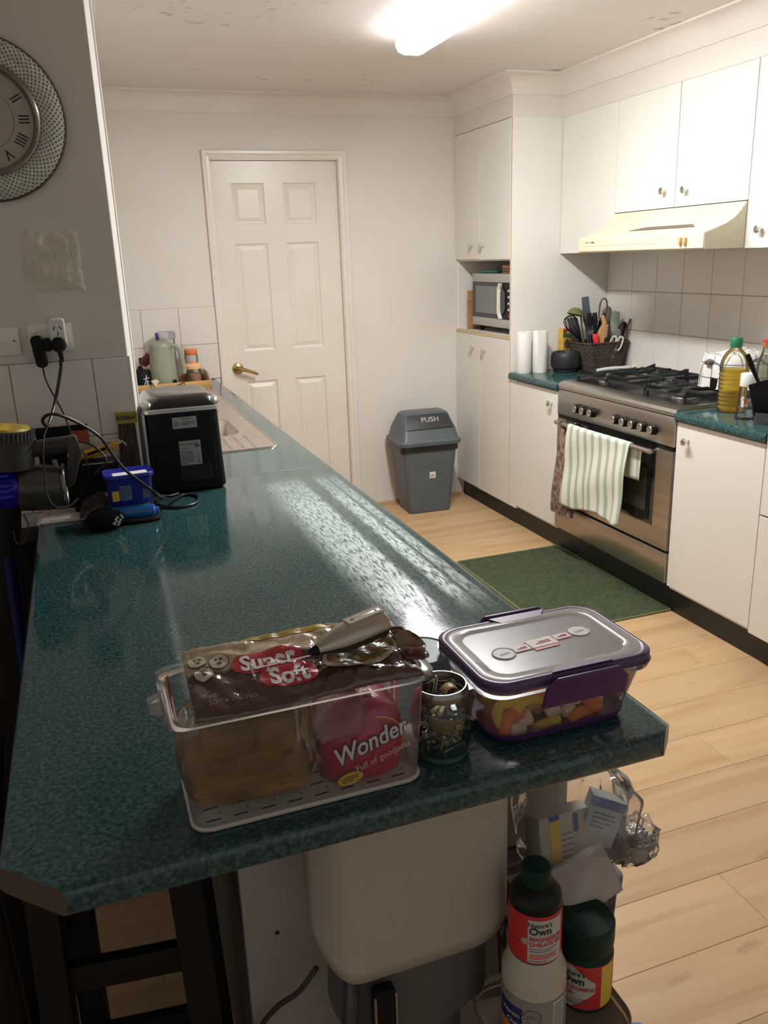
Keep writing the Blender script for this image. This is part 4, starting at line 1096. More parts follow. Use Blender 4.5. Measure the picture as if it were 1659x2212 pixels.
for nm, lb, x, y, cap, hh in (('sauce_bottle', 'clear bottle with gold and red cap behind the oil bottle', 2.655, 2.735, (0.50, 0.20, 0.06), 0.270), ('sauce_bottle', 'clear bottle with bright red cap furthest along the stove bench', 2.69, 2.60, (0.62, 0.03, 0.03), 0.285)):
    b = thing(nm, lb, 'bottle', (x, y, ZB))
    MB().lathe([(0.034, 0), (0.037, 0.004), (0.037, 0.15), (0.033, 0.18), (0.020, 0.215), (0.0155, 0.225), (0.0155, hh-0.03)], 24, cap1=False).build('bottle_body', film('greenish_clear', (0.84, 0.88, 0.80), (0.5, 0.55, 0.42), milk=0.12), b)
    MB().lathe([(0.0185, hh-0.032), (0.019, hh-0.030), (0.019, hh-0.012)], 20).build('cap', mat('cap_colour', cap, 0.35, 0.3 if cap[1] > 0.1 else 0), b)
    MB().lathe([(0.0190, hh-0.012), (0.0185, hh-0.003), (0.016, hh)], 20).build('cap_top', REDI, b)
hl = thing('utensil_holder', 'low grey plastic utensil holder beside the tall cupboard', 'holder', (2.372, 2.415, ZB), R_(28))
MB().loft([rr(0.052, 0.075, 0.012, 4, (0, 0), 0), rr(0.056, 0.078, 0.012, 4, (0, 0), 0.045), rr(0.050, 0.072, 0.010, 4, (0, 0), 0.045), rr(0.048, 0.070, 0.010, 4, (0, 0), 0.008)]).build('holder_cup', DARKGREY, hl)
sp_ = thing('black_turner', 'black square turner standing upright, handle tilted back to the oil', 'spatula', (2.35, 2.425, ZB+0.012))
a = V((0.010, 0, 0)); Mx = frame(a, V((0.92, -0.39, 0)), V((-0.20, 0.0, 1.0)))
MB().prism([(-0.022, 0.0), (0.026, 0.0), (0.044, 0.142), (0.030, 0.160), (0.002, 0.152), (-0.038, 0.140)], -0.0015, 0.0015, Mx).build('blade', MATTE, sp_, bevel=0.0008)
MB().tube([Mx @ V(p) for p in ((0.0, 0.145, 0), (-0.010, 0.175, 0), (-0.022, 0.215, 0), (-0.034, 0.255, 0))], [0.0055, 0.0065, 0.0095, 0.0090], 10, sx=1).build('handle', MATTE, sp_)

# ------------------------------------------------------------------ bin and rug
bn = thing('swing_bin', 'grey plastic swing lid bin standing at the white back wall', 'bin', (1.945, 4.755, 0), R_(-3))
MB().loft([rr(0.265, 0.225, 0.025, 5, (0, 0), 0.0), rr(0.272, 0.232, 0.028, 5, (0, 0), 0.006), rr(0.272, 0.232, 0.028, 5, (0, 0), 0.02), rr(0.36, 0.285, 0.035, 5, (0, 0), 0.43), rr(0.352, 0.277, 0.03, 5, (0, 0), 0.43), rr(0.26, 0.22, 0.02, 5, (0, 0), 0.03)]).build('bin_body', BINGREY, bn)
bgm = MB()
def bagf(u, v):
    a = u; q = rr(0.372, 0.296, 0.04, 10, (0, 0), 0)
    n = len(q); p = q[int(u*n) % n]
    k = 1+0.025*mnoise.noise(V((p.x*25, p.y*25, v*5)))+0.012*sin(v*pi)
    dz = 0.03*mnoise.noise(V((p.x*14, p.y*14, 3)))
    return V((p.x*k, p.y*k, 0.442-0.045*v+dz*v))
bgm.grid(bagf, 44, 6).build('bin_liner', mat('black_bag', (0.012, 0.013, 0.015), 0.28), bn)
MB().loft([rr(0.400, 0.325, 0.04, 5, (0, 0), 0.437), rr(0.404, 0.329, 0.04, 5, (0, 0), 0.442), rr(0.404, 0.329, 0.04, 5, (0, 0), 0.458), rr(0.372, 0.30, 0.035, 5, (0, 0), 0.474), rr(0.345, 0.272, 0.03, 5, (0, 0), 0.530), rr(0.285, 0.150, 0.022, 5, (0, 0.0), 0.618), rr(0.255, 0.120, 0.02, 5, (0, 0), 0.628)]).build('lid', BINGREY, bn)
# flap plane on the front slope
A = V((0, -0.138, 0.530)); B = V((0, -0.076, 0.618)); Mx = frame((A+B)/2+V((0, -0.002, 0.001)), (1, 0, 0), (B-A))
h = (B-A).length
fp = MB().prism([(-0.150, -h/2+0.006), (0.150, -h/2+0.006), (0.128, h/2-0.004), (-0.128, h/2-0.004)], 0, 0.005, Mx).build('swing_flap', mat('charcoal_flap', (0.036, 0.036, 0.038), 0.5, noise=60, col2=(0.030, 0.030, 0.032)), bn, bevel=0.001)
text('PUSH', 0.046, mat('worn_silver_print', (0.40, 0.41, 0.42), 0.6), fp, Mx @ Matrix.Translation((0.01, 0.012, 0.0056)), 'lettering', bold=0.012, sx=1.05, warp=None)
sM = frame(V((0.012, -0.1318, 0.245)), (1, 0, 0), (0, -0.0265*4, 0.41*2))
st = rect(0.040, 0.042, Matrix.Translation((0, -0.0002, 0)) @ sM, WHITEI, 'price_sticker', bn)
lines_block(3, 0.028, 0.018, Matrix.Translation((0, -0.0009, 0)) @ sM, mat('sticker_print', (0.40, 0.22, 0.14), 0.6), bn, (0, -0.006))

RUG = mat('green_pile', (0.088, 0.108, 0.058), 0.95, spec=0.1, noise=55, col2=(0.052, 0.068, 0.038), bump=(230, 1.0, 0.006))
rg = thing('kitchen_rug', 'moss green pile mat on the oak floor before the cooker', 'rug', (2.015, 3.270, 0.0))
def rugf(u, v):
    e = min(min(u, 1-u)*9, min(v, 1-v)*16, 1)
    return V((-0.300+0.600*u, -0.470+0.945*v, 0.003+0.008*e**0.5+0.0030*mnoise.noise(V((u*52, v*80, 0)))*e))
MB().grid(rugf, 90, 130).build('pile', RUG, rg, ang=80)
q = [V((p.x, p.y+0.0025, 0.005)) for p in rr(0.606, 0.951, 0.012, 4)]
MB().tube(q, 0.0045, 6, closed=True).build('bound_edge', mat('green_binding', (0.15, 0.19, 0.07), 0.8), rg)

# ------------------------------------------------------------------ peninsula bench
c = 0.034; cl_ = 0.075
A = [((PX0, PYS-0.004), (1, 0)), ((PX0, PYF+cl_), (1, -1)), ((PX0+cl_, PYF), (-1, 1)), ((PX1-c, PYF), (1, 1)), ((PX1, PYF+c), (-1, -1)), ((PX1, 2.5675), (-1, 0)), ((0.146, 2.5675), (0, 0)), ((0.146, PYS-0.004), (0, 0))]
NOSE = [(0.006, 0.864), (0.001, 0.867), (0, 0.871), (0, 0.886), (0.0025, 0.893), (0.0075, 0.898), (0.014, 0.900)]
secs = [[V((p[0]+q[0]*d, p[1]+q[1]*d, z)) for p, q in A] for d, z in NOSE]
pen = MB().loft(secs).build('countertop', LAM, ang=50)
tag(pen, 'long dark teal speckled peninsula bench top running to the sink', 'countertop')
def chamfer(i, j, m, label):
    n = V((1, -1, 0)).normalized() if i == 3 else V((-1, -1, 0)).normalized()
    pl = [secs[k][i]+n*0.0002 for k in range(len(secs))]+[secs[k][j]+n*0.0002 for k in range(len(secs)-1, -1, -1)]
    o = MB().loft([pl, [p+n*0.0008 for p in pl]]).build('edge_strip', m, pen, smooth=False)
    return lab(o, label)
chamfer(3, 4, mat('beige_edge', (0.55, 0.42, 0.29), 0.5), 'beige cut edge of the corner')
chamfer(1, 2, mat('brown_edge', (0.06, 0.045, 0.035), 0.5), 'dark brown cut edge of the corner')
lab(MB().tube([(0.455, 2.5675, 0.9003), (0.60, 2.5675, 0.9003), (0.690, 2.5675, 0.9003)], [0.0003, 0.0012, 0.0004], 6).build('joint_glint', mat('pale_glint', (0.62, 0.68, 0.66), 0.4), pen), 'painted pale highlight along the bench joint')  # thin pale line standing in for the highlight on the joint
# sink run: same top, cut out for the sink
sk = MB()
pr = [(0.60, 0.864), (PX1-0.006, 0.864), (PX1-0.001, 0.867), (PX1, 0.871), (PX1, 0.886), (PX1-0.0025, 0.893), (PX1-0.0075, 0.898), (PX1-0.014, 0.900), (0.60, 0.900)]
sk.prism(pr, 0, -(YB-0.008-2.5685), frame((0, 2.5685, 0), (1, 0, 0), (0, 0, 1)))
sk.box(0.142, 0.60, 2.5685, 3.0, 0.864, 0.900).box(0.117, 0.60, 4.52, YB-0.008, 0.864, 0.900).box(0.142, 0.215, 3.0, 4.52, 0.864, 0.900)
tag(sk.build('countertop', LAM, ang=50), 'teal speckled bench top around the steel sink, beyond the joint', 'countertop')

snk = thing('kitchen_sink', 'stainless steel double bowl sink with ridged drainer', 'sink', (0, 0, 0.9003))
bm = bmesh.new()
def loop(pts):
    vs = [bm.verts.new(p) for p in pts]
    return vs, [bm.edges.new((vs[i], vs[(i+1) % len(vs)])) for i in range(len(vs))]
out_, e0 = loop(rr(0.455, 1.64, 0.03, 5, (0.4045, 3.754), 0.0025))
es = list(e0); bowls = [(0.335, 0.40, 3.42), (0.335, 0.36, 3.90)]
inn = []
for w, d, yc in bowls:
    vs, e = loop(rr(w, d, 0.07, 6, (0.385, yc), 0.0015)); es += e; inn.append(vs)
bmesh.ops.triangle_fill(bm, edges=es, use_beauty=True)
pv = out_
for k, z in ((0.004, 0.0), ):
    q = [bm.verts.new(p) for p in rr(0.455+2*k, 1.64+2*k, 0.034, 5, (0.4045, 3.754), -0.0002)]
    for i in range(len(q)): bm.faces.new((pv[i], pv[(i+1) % len(q)], q[(i+1) % len(q)], q[i]))
bmesh.ops.recalc_face_normals(bm, faces=bm.faces)
me = bpy.data.meshes.new('deck'); bm.to_mesh(me); bm.free()
me.materials.append(STEEL2)
o = bpy.data.objects.new('deck', me); S.collection.objects.link(o); o.parent = snk
for w, d, yc in bowls:
    MB().loft([rr(w, d, 0.07, 6, (0.385, yc), 0.0015), rr(w-0.02, d-0.02, 0.065, 6, (0.385, yc), -0.006), rr(w-0.04, d-0.04, 0.06, 6, (0.385, yc), -0.13), rr(w-0.09, d-0.09, 0.05, 6, (0.385, yc), -0.150)], cap0=False).build('bowl', STEEL2, snk, ang=60)
rb = MB()
for k in range(9):
    x = 0.215+0.043*k
    rb.loft([[V((x-0.009, y, 0.0024)), V((x, y, h)), V((x+0.009, y, 0.0024))] for y, h in ((2.965, 0.0026), (2.985, 0.0062), (3.17, 0.0062), (3.20, 0.0026))], closed=True)
rb.build('drainer_ridges', STEEL2, snk, ang=60)
rm = MB(); q = rr(0.455, 1.64, 0.03, 5, (0.4045, 3.754), 0.0022)
rm.tube(q, 0.0032, 6, closed=True).build('rolled_rim', CHROME, snk)

# ------------------------------------------------------------------ things by the sink
TRW = wood('tray_wood', (0.58, 0.34, 0.12), (0.46, 0.25, 0.08), scale=(4, 30, 30), knots=False, rough=0.5)
ty = thing('wooden_tray', 'wooden tray by the back tiles holding kettle and jars', 'tray', (0.385, 4.755, ZB+0.0005))
MB().box(-0.255, 0.255, -0.15, 0.15, 0.0, 0.008).build('tray_base', TRW, ty, bevel=0.002)
MB().box(-0.255, 0.255, -0.162, -0.150, 0.0, 0.040).build('front_rail', TRW, ty, bevel=0.003)
MB().box(-0.255, 0.255, 0.150, 0.162, 0.0, 0.040).build('back_rail', TRW, ty, bevel=0.003)
for x in (-0.262, 0.252):
    MB().prism([(-0.162, 0), (0.162, 0), (0.162, 0.05), (0.10, 0.075), (-0.06, 0.075), (-0.12, 0.05), (-0.162, 0.038)], x, x+0.010, Matrix(((0, 0, 1, 0), (1, 0, 0, 0), (0, 1, 0, 0), (0, 0, 0, 1)))).build('side_rail', WB, ty, bevel=0.003)
zt = ZB+0.0085
KET = mat('sage_kettle', (0.285, 0.30, 0.22), 0.4, noise=8, col2=(0.26, 0.275, 0.20))
ke = thing('electric_kettle', 'ribbed sage green electric kettle standing on the wooden tray', 'kettle', (0.408, 4.700, zt))
MB().lathe([(0.068, 0), (0.070, 0.003), (0.070, 0.016)], 32).build('power_base', DARKGREY, ke)
def rib(r, z, n=128):
    return [V((r*(1+(0.018 if j % 4 in (0, 1) else 0))*cos(2*pi*j/n), r*(1+(0.018 if j % 4 in (0, 1) else 0))*sin(2*pi*j/n), z)) for j in range(n)]
MB().loft([rib(0.071, 0.017), rib(0.073, 0.025), rib(0.070, 0.10), rib(0.062, 0.17), rib(0.057, 0.205)]).build('ribbed_body', KET, ke, ang=20)
MB().lathe([(0.058, 0.205), (0.059, 0.210), (0.058, 0.226), (0.054, 0.235), (0.040, 0.241), (0.010, 0.243)], 36).build('kettle_lid', KET, ke)
MB().loft([[V((-0.050, -0.012, 0.17)), V((-0.050, 0.012, 0.17)), V((-0.064, 0.010, 0.215)), V((-0.064, -0.010, 0.215))], [V((-0.060, -0.008, 0.18)), V((-0.060, 0.008, 0.18)), V((-0.082, 0.004, 0.222)), V((-0.082, -0.004, 0.222))]]).build('spout', KET, ke, bevel=0.002)
hp_ = [(0.045, -0.03, 0.222), (0.070, -0.036, 0.222), (0.088, -0.04, 0.205), (0.100, -0.043, 0.15), (0.107, -0.045, 0.095), (0.104, -0.045, 0.072)]
MB().tube(spline(hp_, 5), 0.0125, 10, sx=0.85).build('handle', KET, ke)
MB().prism([(-0.007, 0.08), (0.007, 0.08), (0.0075, 0.18), (-0.0075, 0.18)], 0, 0.006, frame(V((0.052, -0.052, 0.0)), V((0.72, 0.69, 0)), (-0.10, 0.06, 1))).build('water_gauge', mat('dark_gauge', (0.05, 0.055, 0.05), 0.2), ke, bevel=0.003)
MB().prism([(-0.010, 0.024), (0.010, 0.024), (0.010, 0.044), (-0.010, 0.044)], 0, 0.012, frame(V((0.046, -0.058, 0.0)), V((0.74, 0.67, 0)), (0, 0, 1))).build('switch', BLACK, ke, bevel=0.003)
pj = thing('plastic_jar', 'clear plastic jar with blue clipped lid behind the kettle', 'jar', (0.452, 4.845, zt))
MB().lathe([(0.045, 0), (0.048, 0.004), (0.050, 0.25)], 28, cap1=False).build('jar_body', CLEAR2, pj)
lo_ = MB().lathe([(0.053, 0.245), (0.055, 0.249), (0.055, 0.279), (0.050, 0.284)], 28).build('lid', FROST, pj)
BLUE = mat('blue_plastic', (0.04, 0.06, 0.42), 0.35)
for a in (200, 45):
    MB().grid(lambda u, v: V((0.0565*cos(R_(a-24+48*u)), 0.0565*sin(R_(a-24+48*u)), 0.246+0.034*v)), 8, 2).build('clip', BLUE, lo_).modifiers.new('t', 'SOLIDIFY').thickness = 0.004
ORG = mat('orange_lid', (0.72, 0.24, 0.08), 0.45)
def jar(lbl, loc, r, h, lid, fill, fillm, kn=None):
    j = thing('storage_jar', lbl, 'jar', loc, group='jars on the wooden tray')
    MB().lathe([(r*0.92, 0), (r, 0.004), (r, h-0.01), (r*0.95, h)], 28, cap1=False).build('jar_body', CLEAR, j)
    MB().lathe([(r*0.9, 0.004), (r*0.96, 0.006), (r*0.96, fill), (r*0.5, fill+0.006)], 24).build('contents', fillm, j)
    l = MB().lathe([(r*1.03, h-0.004), (r*1.08, h-0.001), (r*1.08, h+0.014), (r*0.85, h+0.024), (r*0.3, h+0.028)] if kn else [(r*0.98, h-0.022), (r*1.0, h-0.02), (r*1.0, h+0.006), (r*0.9, h+0.010)], 28).build('lid', lid, j)
    if kn: MB().sphere((0, 0, h+0.031), (0.014, 0.014, 0.007), 12, 6).build('lid_knob', kn, l)
    return j
jar('taller clear jar with orange lid behind the low jar', (0.582, 4.855, zt), 0.037, 0.170, ORG, 0.09, mat('pale_grains', (0.60, 0.55, 0.48), 0.9, noise=200, col2=(0.5, 0.44, 0.36)))
jar('low clear jar of brown sugar with pale orange lid', (0.570, 4.735, zt), 0.046, 0.088, mat('peach_lid', (0.78, 0.45, 0.22), 0.45), 0.055, mat('brown_sugar', (0.36, 0.20, 0.12), 0.95, noise=200), ORG)
MB_ = MB().tube([V((0.555+0.012*cos(a), 4.885, zt+0.196+0.012*sin(a))) for a in [2*pi*i/16 for i in range(16)]], 0.0028, 6, closed=True).cyl((0.555, 4.885, zt), (0.555, 4.885, zt+0.185), 0.006, n=8)
tag(MB_.build('hook_stand', CLEAR2), 'small clear ring topped stand behind the taller orange lidded jar', 'stand')
cn = thing('black_canister', 'squat black canister with a white brushed character, left of kettle', 'canister', (0.290, 4.705, zt))
MB().lathe([(0.050, 0), (0.054, 0.004), (0.054, 0.085), (0.046, 0.098), (0.020, 0.104)], 28).build('canister_body', MATTE, cn)
MB().cyl((0.0, 0, 0.102), (0.0, 0, 0.122), 0.014, 0.012, 14).build('lid_knob', MATTE, cn)
stk = MB()
def cyw(x, z, r=0.0545):
    a = -pi/2+x/r; return V((r*cos(a), r*sin(a), z))
for pl in ([(-0.016, 0.056), (0.018, 0.062)], [(0.002, 0.078), (-0.002, 0.052), (-0.014, 0.024)], [(-0.004, 0.044), (0.012, 0.045), (0.002, 0.028), (-0.006, 0.020)], [(-0.002, 0.038), (0.008, 0.026), (0.018, 0.018)]):
    stk.tube([cyw(p.x+0.022, p.y) for p in spline([(x, z, 0) for x, z in pl], 4)], 0.0022, 5)
stk.build('brushed_character', WHITEI, cn)
bsh = thing('pink_brush', 'pink handled dish brush with maroon head leaning at the tiles', 'brush', (0.250, 4.825, zt+0.02))
MB().tube([(-0.02, -0.10, 0.015), (0.03, -0.04, 0.075), (0.075, 0.0, 0.115)], 0.0065, 8).build('handle', mat('dusty_pink', (0.40, 0.15, 0.17), 0.5), bsh)
MB().loft([rr(0.030, 0.030, 0.008, 3, (0, 0), 0), rr(0.050, 0.040, 0.012, 3, (0, 0), 0.02), rr(0.046, 0.036, 0.012, 3, (0, 0), 0.07)]).build('brush_head', mat('maroon_plastic', (0.16, 0.025, 0.035), 0.5), bsh, loc=(0.060, -0.01, 0.095), rot=(0, R_(42), 0))
MB().box(-0.03, 0.03, -0.004, 0.004, -0.025, 0.012).build('bristles', mat('dark_bristles', (0.10, 0.02, 0.025), 0.9, noise=120), bsh, loc=(0.075, 0.012, 0.120))
tag(MB().lathe([(0.03, 0), (0.042, 0.02), (0.044, 0.09), (0.042, 0.09), (0.02, 0.02)], 20, c=(0.36, 4.835, zt)).build('pink_beaker', mat('pale_pink_plastic', (0.66, 0.42, 0.38), 0.4)), 'pale pink beaker standing between canister and kettle', 'beaker')
tg = thing('cardboard_tag', 'cream folded cardboard tag on a black cord at the tray rail', 'tag', (0.350, 4.585, ZB+0.05))
MB().prism([(-0.022, 0.012), (0.006, 0.020), (0.022, 0.006), (0.010, -0.004), (0.004, -0.028), (-0.010, -0.004)], 0, 0.0012, FRONT((0, 0, 0))).build('card', mat('cream_card', (0.62, 0.55, 0.40), 0.8), tg, smooth=False)
MB().tube(spline([(-0.14, -0.012, -0.025), (-0.08, -0.045, -0.043), (0.0, -0.055, -0.0435), (0.06, -0.03, -0.043), (0.12, 0.0, -0.020), (0.150, -0.006, -0.010), (0.135, -0.02, -0.035), (0.07, -0.05, -0.0435), (0.0, -0.06, -0.0435), (-0.025, -0.03, -0.025), (-0.022, -0.003, 0.0), (-0.02, 0.0, 0.008)], 6), 0.0022, 6).build('cord', BLACK, tg)
PC = mat('pink_cloth', (0.62, 0.20, 0.22), 0.9, bump=(200, 0.4))
tag(MB().grid(lambda u, v: V((0.165+0.11*u+0.012*sin(v*8), 2.80+0.16*v, 0.9015+0.085*sin(pi*u)*sin(pi*v)*(0.8+0.3*sin(u*13+v*5))+0.002)), 22, 22).build('pink_cloth', PC), 'crumpled pink dish cloth behind the ice maker', 'cloth')

# ------------------------------------------------------------------ ice maker
im = thing('ice_maker', 'black benchtop ice maker with silver band and pale rating labels', 'ice maker', (0.2525, 2.585, ZB), 0)
w, d = 0.218, 0.270
def isec(z, k, r=0.022): return rr(w+k, d+k, r, 5, (0, 0), z)
MB().loft([isec(0.004, -0.012), isec(0.010, 0.002), isec(0.238, -0.010)]).build('body', BLACK, im, ang=50)
for x in (-0.085, 0.085):
    for y in (-0.11, 0.11): MB().cyl((x, y, 0), (x, y, 0.006), 0.012, n=10).build('foot', BLACK, im)
MB().loft([isec(0.238, -0.006), isec(0.240, 0.002), isec(0.250, 0.002), isec(0.252, -0.006)]).build('silver_band', mat('silver_band', (0.62, 0.61, 0.58), 0.3, 0.7), im, ang=50)
MB().loft([isec(0.252, -0.008), isec(0.262, -0.012, 0.03), isec(0.278, -0.034, 0.03), isec(0.284, -0.06, 0.03)]).build('lid', mat('glossy_black', (0.010, 0.010, 0.012), 0.22, coat=0.3), im, ang=60)
for x in (-0.094, 0.094):
    MB().sphere((x, -0.095, 0.260), (0.020, 0.035, 0.016), 14, 8).build('hinge_cap', mat('grey_hinge', (0.34, 0.33, 0.31), 0.35, 0.4), im)
yf = -d/2
tl = lambda z: yf-0.0012+0.006*(z-0.01)/0.228
IF = lambda x, z, dd=0: frame((x, tl(z)-0.0006-dd, z), (1, 0, 0), (0, -0.006/0.228*-1, 1))
MB().loft([[IF(x, z) @ V((0, 0, 0)) for x, z in ((-0.088, 0.030), (0.085, 0.030), (0.085, 0.165), (-0.088, 0.165))], [IF(x, z, 0.002) @ V((0, 0, 0)) for x, z in ((-0.086, 0.032), (0.083, 0.032), (0.083, 0.163), (-0.086, 0.163))]]).build('rear_panel', BLACK, im, smooth=False)
LBL = mat('silver_label', (0.36, 0.36, 0.35), 0.5)
l1 = rect(0.070, 0.033, IF(0.004, 0.208, 0.0002), LBL, 'warning_label', im)
def tri(M, s, m, p):
    MB().tube([M @ V((s*cos(a), s*sin(a), 0.001)) for a in (pi/2, pi/2+2*pi/3, pi/2+4*pi/3)], s*0.09, 4, closed=True).build('warning_triangle', m, p, smooth=False)
M1 = IF(0.004, 0.208, 0.0009)
tri(M1 @ Matrix.Translation((-0.024, -0.004, 0)), 0.0075, INK, im)
text('!', 0.010, INK, im, M1 @ Matrix.Translation((-0.024, -0.004, 0.0002)), 'print')
text('WARNING', 0.006, INK, im, M1 @ Matrix.Translation((0.006, 0.010, 0.0002)), 'print')
lines_block(3, 0.040, 0.013, M1, INKG, im, (0.010, -0.003))
M2 = IF(0.012, 0.118, 0.0026)
rect(0.062, 0.072, M2, LBL, 'rating_label', im)
M2 = IF(0.012, 0.118, 0.0033)
text('DEVANTI', 0.0105, INK, im, M2 @ Matrix.Translation((-0.009, 0.026, 0.0002)), 'brand_print', sx=1.1)
text('Ice Maker', 0.006, INK, im, M2 @ Matrix.Translation((-0.016, 0.014, 0.0002)), 'print', bold=0.01)
lines_block(8, 0.036, 0.042, M2, INKG, im, (-0.010, -0.013))
tri(M2 @ Matrix.Translation((0.020, 0.022, 0)), 0.0095, INK, im)
MB().prism([(-0.003, -0.003), (0.003, -0.003), (0.002, 0.002), (0, 0.005), (-0.002, 0.001)], 0.0006, 0.001, M2 @ Matrix.Translation((0.020, 0.021, 0))).build('flame_mark', INK, im, smooth=False)
tri(M2 @ Matrix.Translation((0.021, -0.010, 0)), 0.0075, INK, im)
rect(0.006, 0.012, M2 @ Matrix.Translation((0.021, -0.025, 0.0001)), INKG, 'bin_mark', im)
gr = MB()
for i in range(9):
    for j in range(7):
        z = 0.036+0.0052*i; x = -0.022+0.0135*j
        gr.box(x, x+0.0115, tl(z)-0.0036, tl(z)-0.0022, z, z+0.0028)
gr.build('vent_grille', mat('grille_black', (0.020, 0.020, 0.022), 0.5), im, smooth=False)
lab(MB().box(-w/2-0.003, -w/2+0.004, yf+0.012, yf+0.030, 0.012, 0.238).build('side_trim', mat('pale_trim', (0.40, 0.43, 0.42), 0.35), im, bevel=0.002), 'pale side trim')

# ------------------------------------------------------------------ clutter on the bench under the clock
for i, (z, n, r, w) in enumerate(((0.0, 'lowest', 0.0, 0.225), (0.0035, 'middle', 0.025, 0.215), (0.0065, 'topmost', -0.02, 0.205))):
    m = thing('magazine', f'folded {"white" if i else "pink edged"} magazine, {n} of three on the bench edge', 'magazine', (-0.056, 2.345, ZB+0.0003+z), r, 'magazines')
    MB().loft([[V((-w/2, -0.052, 0)), V((w/2, -0.050, 0)), V((w/2, 0.05, 0)), V((-w/2, 0.05, 0))], [V((-w/2+0.002, -0.051, 0.003)), V((w/2, -0.048, 0.0022)), V((w/2, 0.05, 0.003)), V((-w/2+0.002, 0.05, 0.003))]]).build('pages', mat('magazine_paper', (0.78, 0.68, 0.62), 0.7, noise=90, nscale=(1, 1, 30), col2=(0.34, 0.10, 0.09), bias=(0.33, 0.40)), m, smooth=False)
zM = ZB+0.0102
bb = thing('black_box', 'black oblong tool box at the wall behind the blue tub', 'box', (-0.005, 2.366, zM))
MB().box(-0.065, 0.062, -0.026, 0.022, 0, 0.135).build('box_body', MATTE, bb, bevel=0.003)
MB().box(-0.030, 0.050, -0.0275, -0.0255, 0.128, 0.131).build('pale_edge', mat('pale_edge', (0.35, 0.34, 0.31), 0.5), bb, smooth=False)
bo = thing('leaning_folder', 'black folder with orange red block leaning against the grey tiles', 'folder', (-0.076, 2.4085, zM))
MB().box(-0.068, 0.066, -0.0055, 0.0, 0, 0.228).build('cover', MATTE, bo, smooth=False)
rect(0.045, 0.034, FRONT((0.042, -0.0062, 0.196)), mat('orange_red', (0.40, 0.075, 0.03), 0.5, noise=60), 'red_block', bo)
rect(0.070, 0.016, FRONT((-0.030, -0.0062, 0.188)), mat('dull_red', (0.16, 0.03, 0.025), 0.5), 'red_strip', bo)
rect(0.045, 0.030, FRONT((0.042, -0.0062, 0.163)), mat('cream_block', (0.42, 0.34, 0.25), 0.6), 'pale_block', bo)
yt = thing('utility_knife', 'yellow plastic utility knife lying on the black box', 'knife', (-0.030, 2.366, zM+0.136))
MB().tube(spline([(-0.040, 0, 0.012), (0.0, 0, 0.014), (0.05, -0.004, 0.024), (0.090, -0.006, 0.040)], 4), [0.011]*4+[0.012]*4+[0.013]*4+[0.010], 10, sx=0.7).build('knife_body', mat('yellow_plastic', (0.62, 0.36, 0.02), 0.35, noise=50), yt)
MB().tube([(0.01, -0.0085, 0.017), (0.06, -0.013, 0.030)], 0.004, 6).build('slider', BLACK, yt)
MB().cyl((0.093, -0.006, 0.041), (0.100, -0.006, 0.044), 0.006, n=8).build('end_knob', YELI, yt)
sb = thing('bristle_brush', 'brown bristle brush in a packet with yellow header card', 'brush', (0.094, 2.402, ZB+0.0003))
BR = mat('coir_bristle', (0.085, 0.058, 0.035), 0.9, noise=120, nscale=(1, 1, 0.1), col2=(0.035, 0.022, 0.014))
bmx = MB(); rnd = random.Random(5)
for i in range(46):
    x = rnd.uniform(-0.026, 0.022); y = rnd.uniform(-0.008, 0.004)
    bmx.tube([(x*1.15, y, 0.002), (x, y, 0.12), (x*0.85+0.002, y, 0.238)], [0.0042, 0.0045, 0.003], 5)
bmx.build('bristles', BR, sb)
YC = mat('yellow_card', (0.30, 0.24, 0.02), 0.5)
hc = MB().box(-0.029, 0.029, -0.0145, -0.0125, 0.232, 0.264).build('header_card', YC, sb, rot=None, smooth=False)
text('KRISNA', 0.0165, INK, sb, FRONT((0, -0.0149, 0.247)), 'lettering', bold=0.03, sx=0.92)
ch = MB()
for k in range(15):
    a = pi*(0.02+0.96*k/14); ch.sphere((0.055+0.026*cos(a), 2.330, 1.083+0.016*sin(a)), 0.0026, 8, 6)
tag(ch.build('bead_chain', mat('dull_beads', (0.20, 0.19, 0.16), 0.35, 0.5)), 'small dull bead chain in front of the bristle brush', 'chain')
bm_ = thing('crumpled_bag', 'brown plastic bag crumpled beside the blue tub', 'bag', (0.0, 0, 0))
MB().grid(lambda u, v: V((-0.060+0.125*u, 2.272+0.070*v, zM-0.0095+0.0+0.070*(sin(pi*u)*sin(pi*v))**0.5*(0.8+0.25*mnoise.noise(V((u*6, v*6, 4))))+0.010)), 26, 20).build('bag_skin', mat('brown_bag', (0.020, 0.015, 0.012), 0.35, noise=18, col2=(0.045, 0.03, 0.025), bump=(60, 0.8, 0.005)), bm_)
bt = thing('blue_tube', 'bright blue plastic tube with black cloth under the blue tub', 'tube', (0, 0, 0))
MB().tube([(-0.01, 2.232, 0.925), (0.06, 2.226, 0.924), (0.128, 2.222, 0.922), (0.132, 2.222, 0.922)], [0.018, 0.019, 0.019, 0.015], 14).build('tube_body', mat('azure_plastic', (0.02, 0.13, 0.45), 0.3), bt)
MB().box(0.131, 0.142, 2.214, 2.230, 0.914, 0.930).build('end_tab', mat('azure2', (0.03, 0.20, 0.55), 0.3), bt, bevel=0.002)
MB().tube(spline([(-0.01, 2.212, 0.908), (0.06, 2.196, 0.907), (0.12, 2.198, 0.907), (0.140, 2.212, 0.908)], 5), 0.0065, 8, sx=1.5).build('black_strap', MATTE, bt)
cp = thing('black_pouch', 'crumpled black cloth pouch with white lettering on the bench', 'pouch', (0.0, 2.190, ZB))
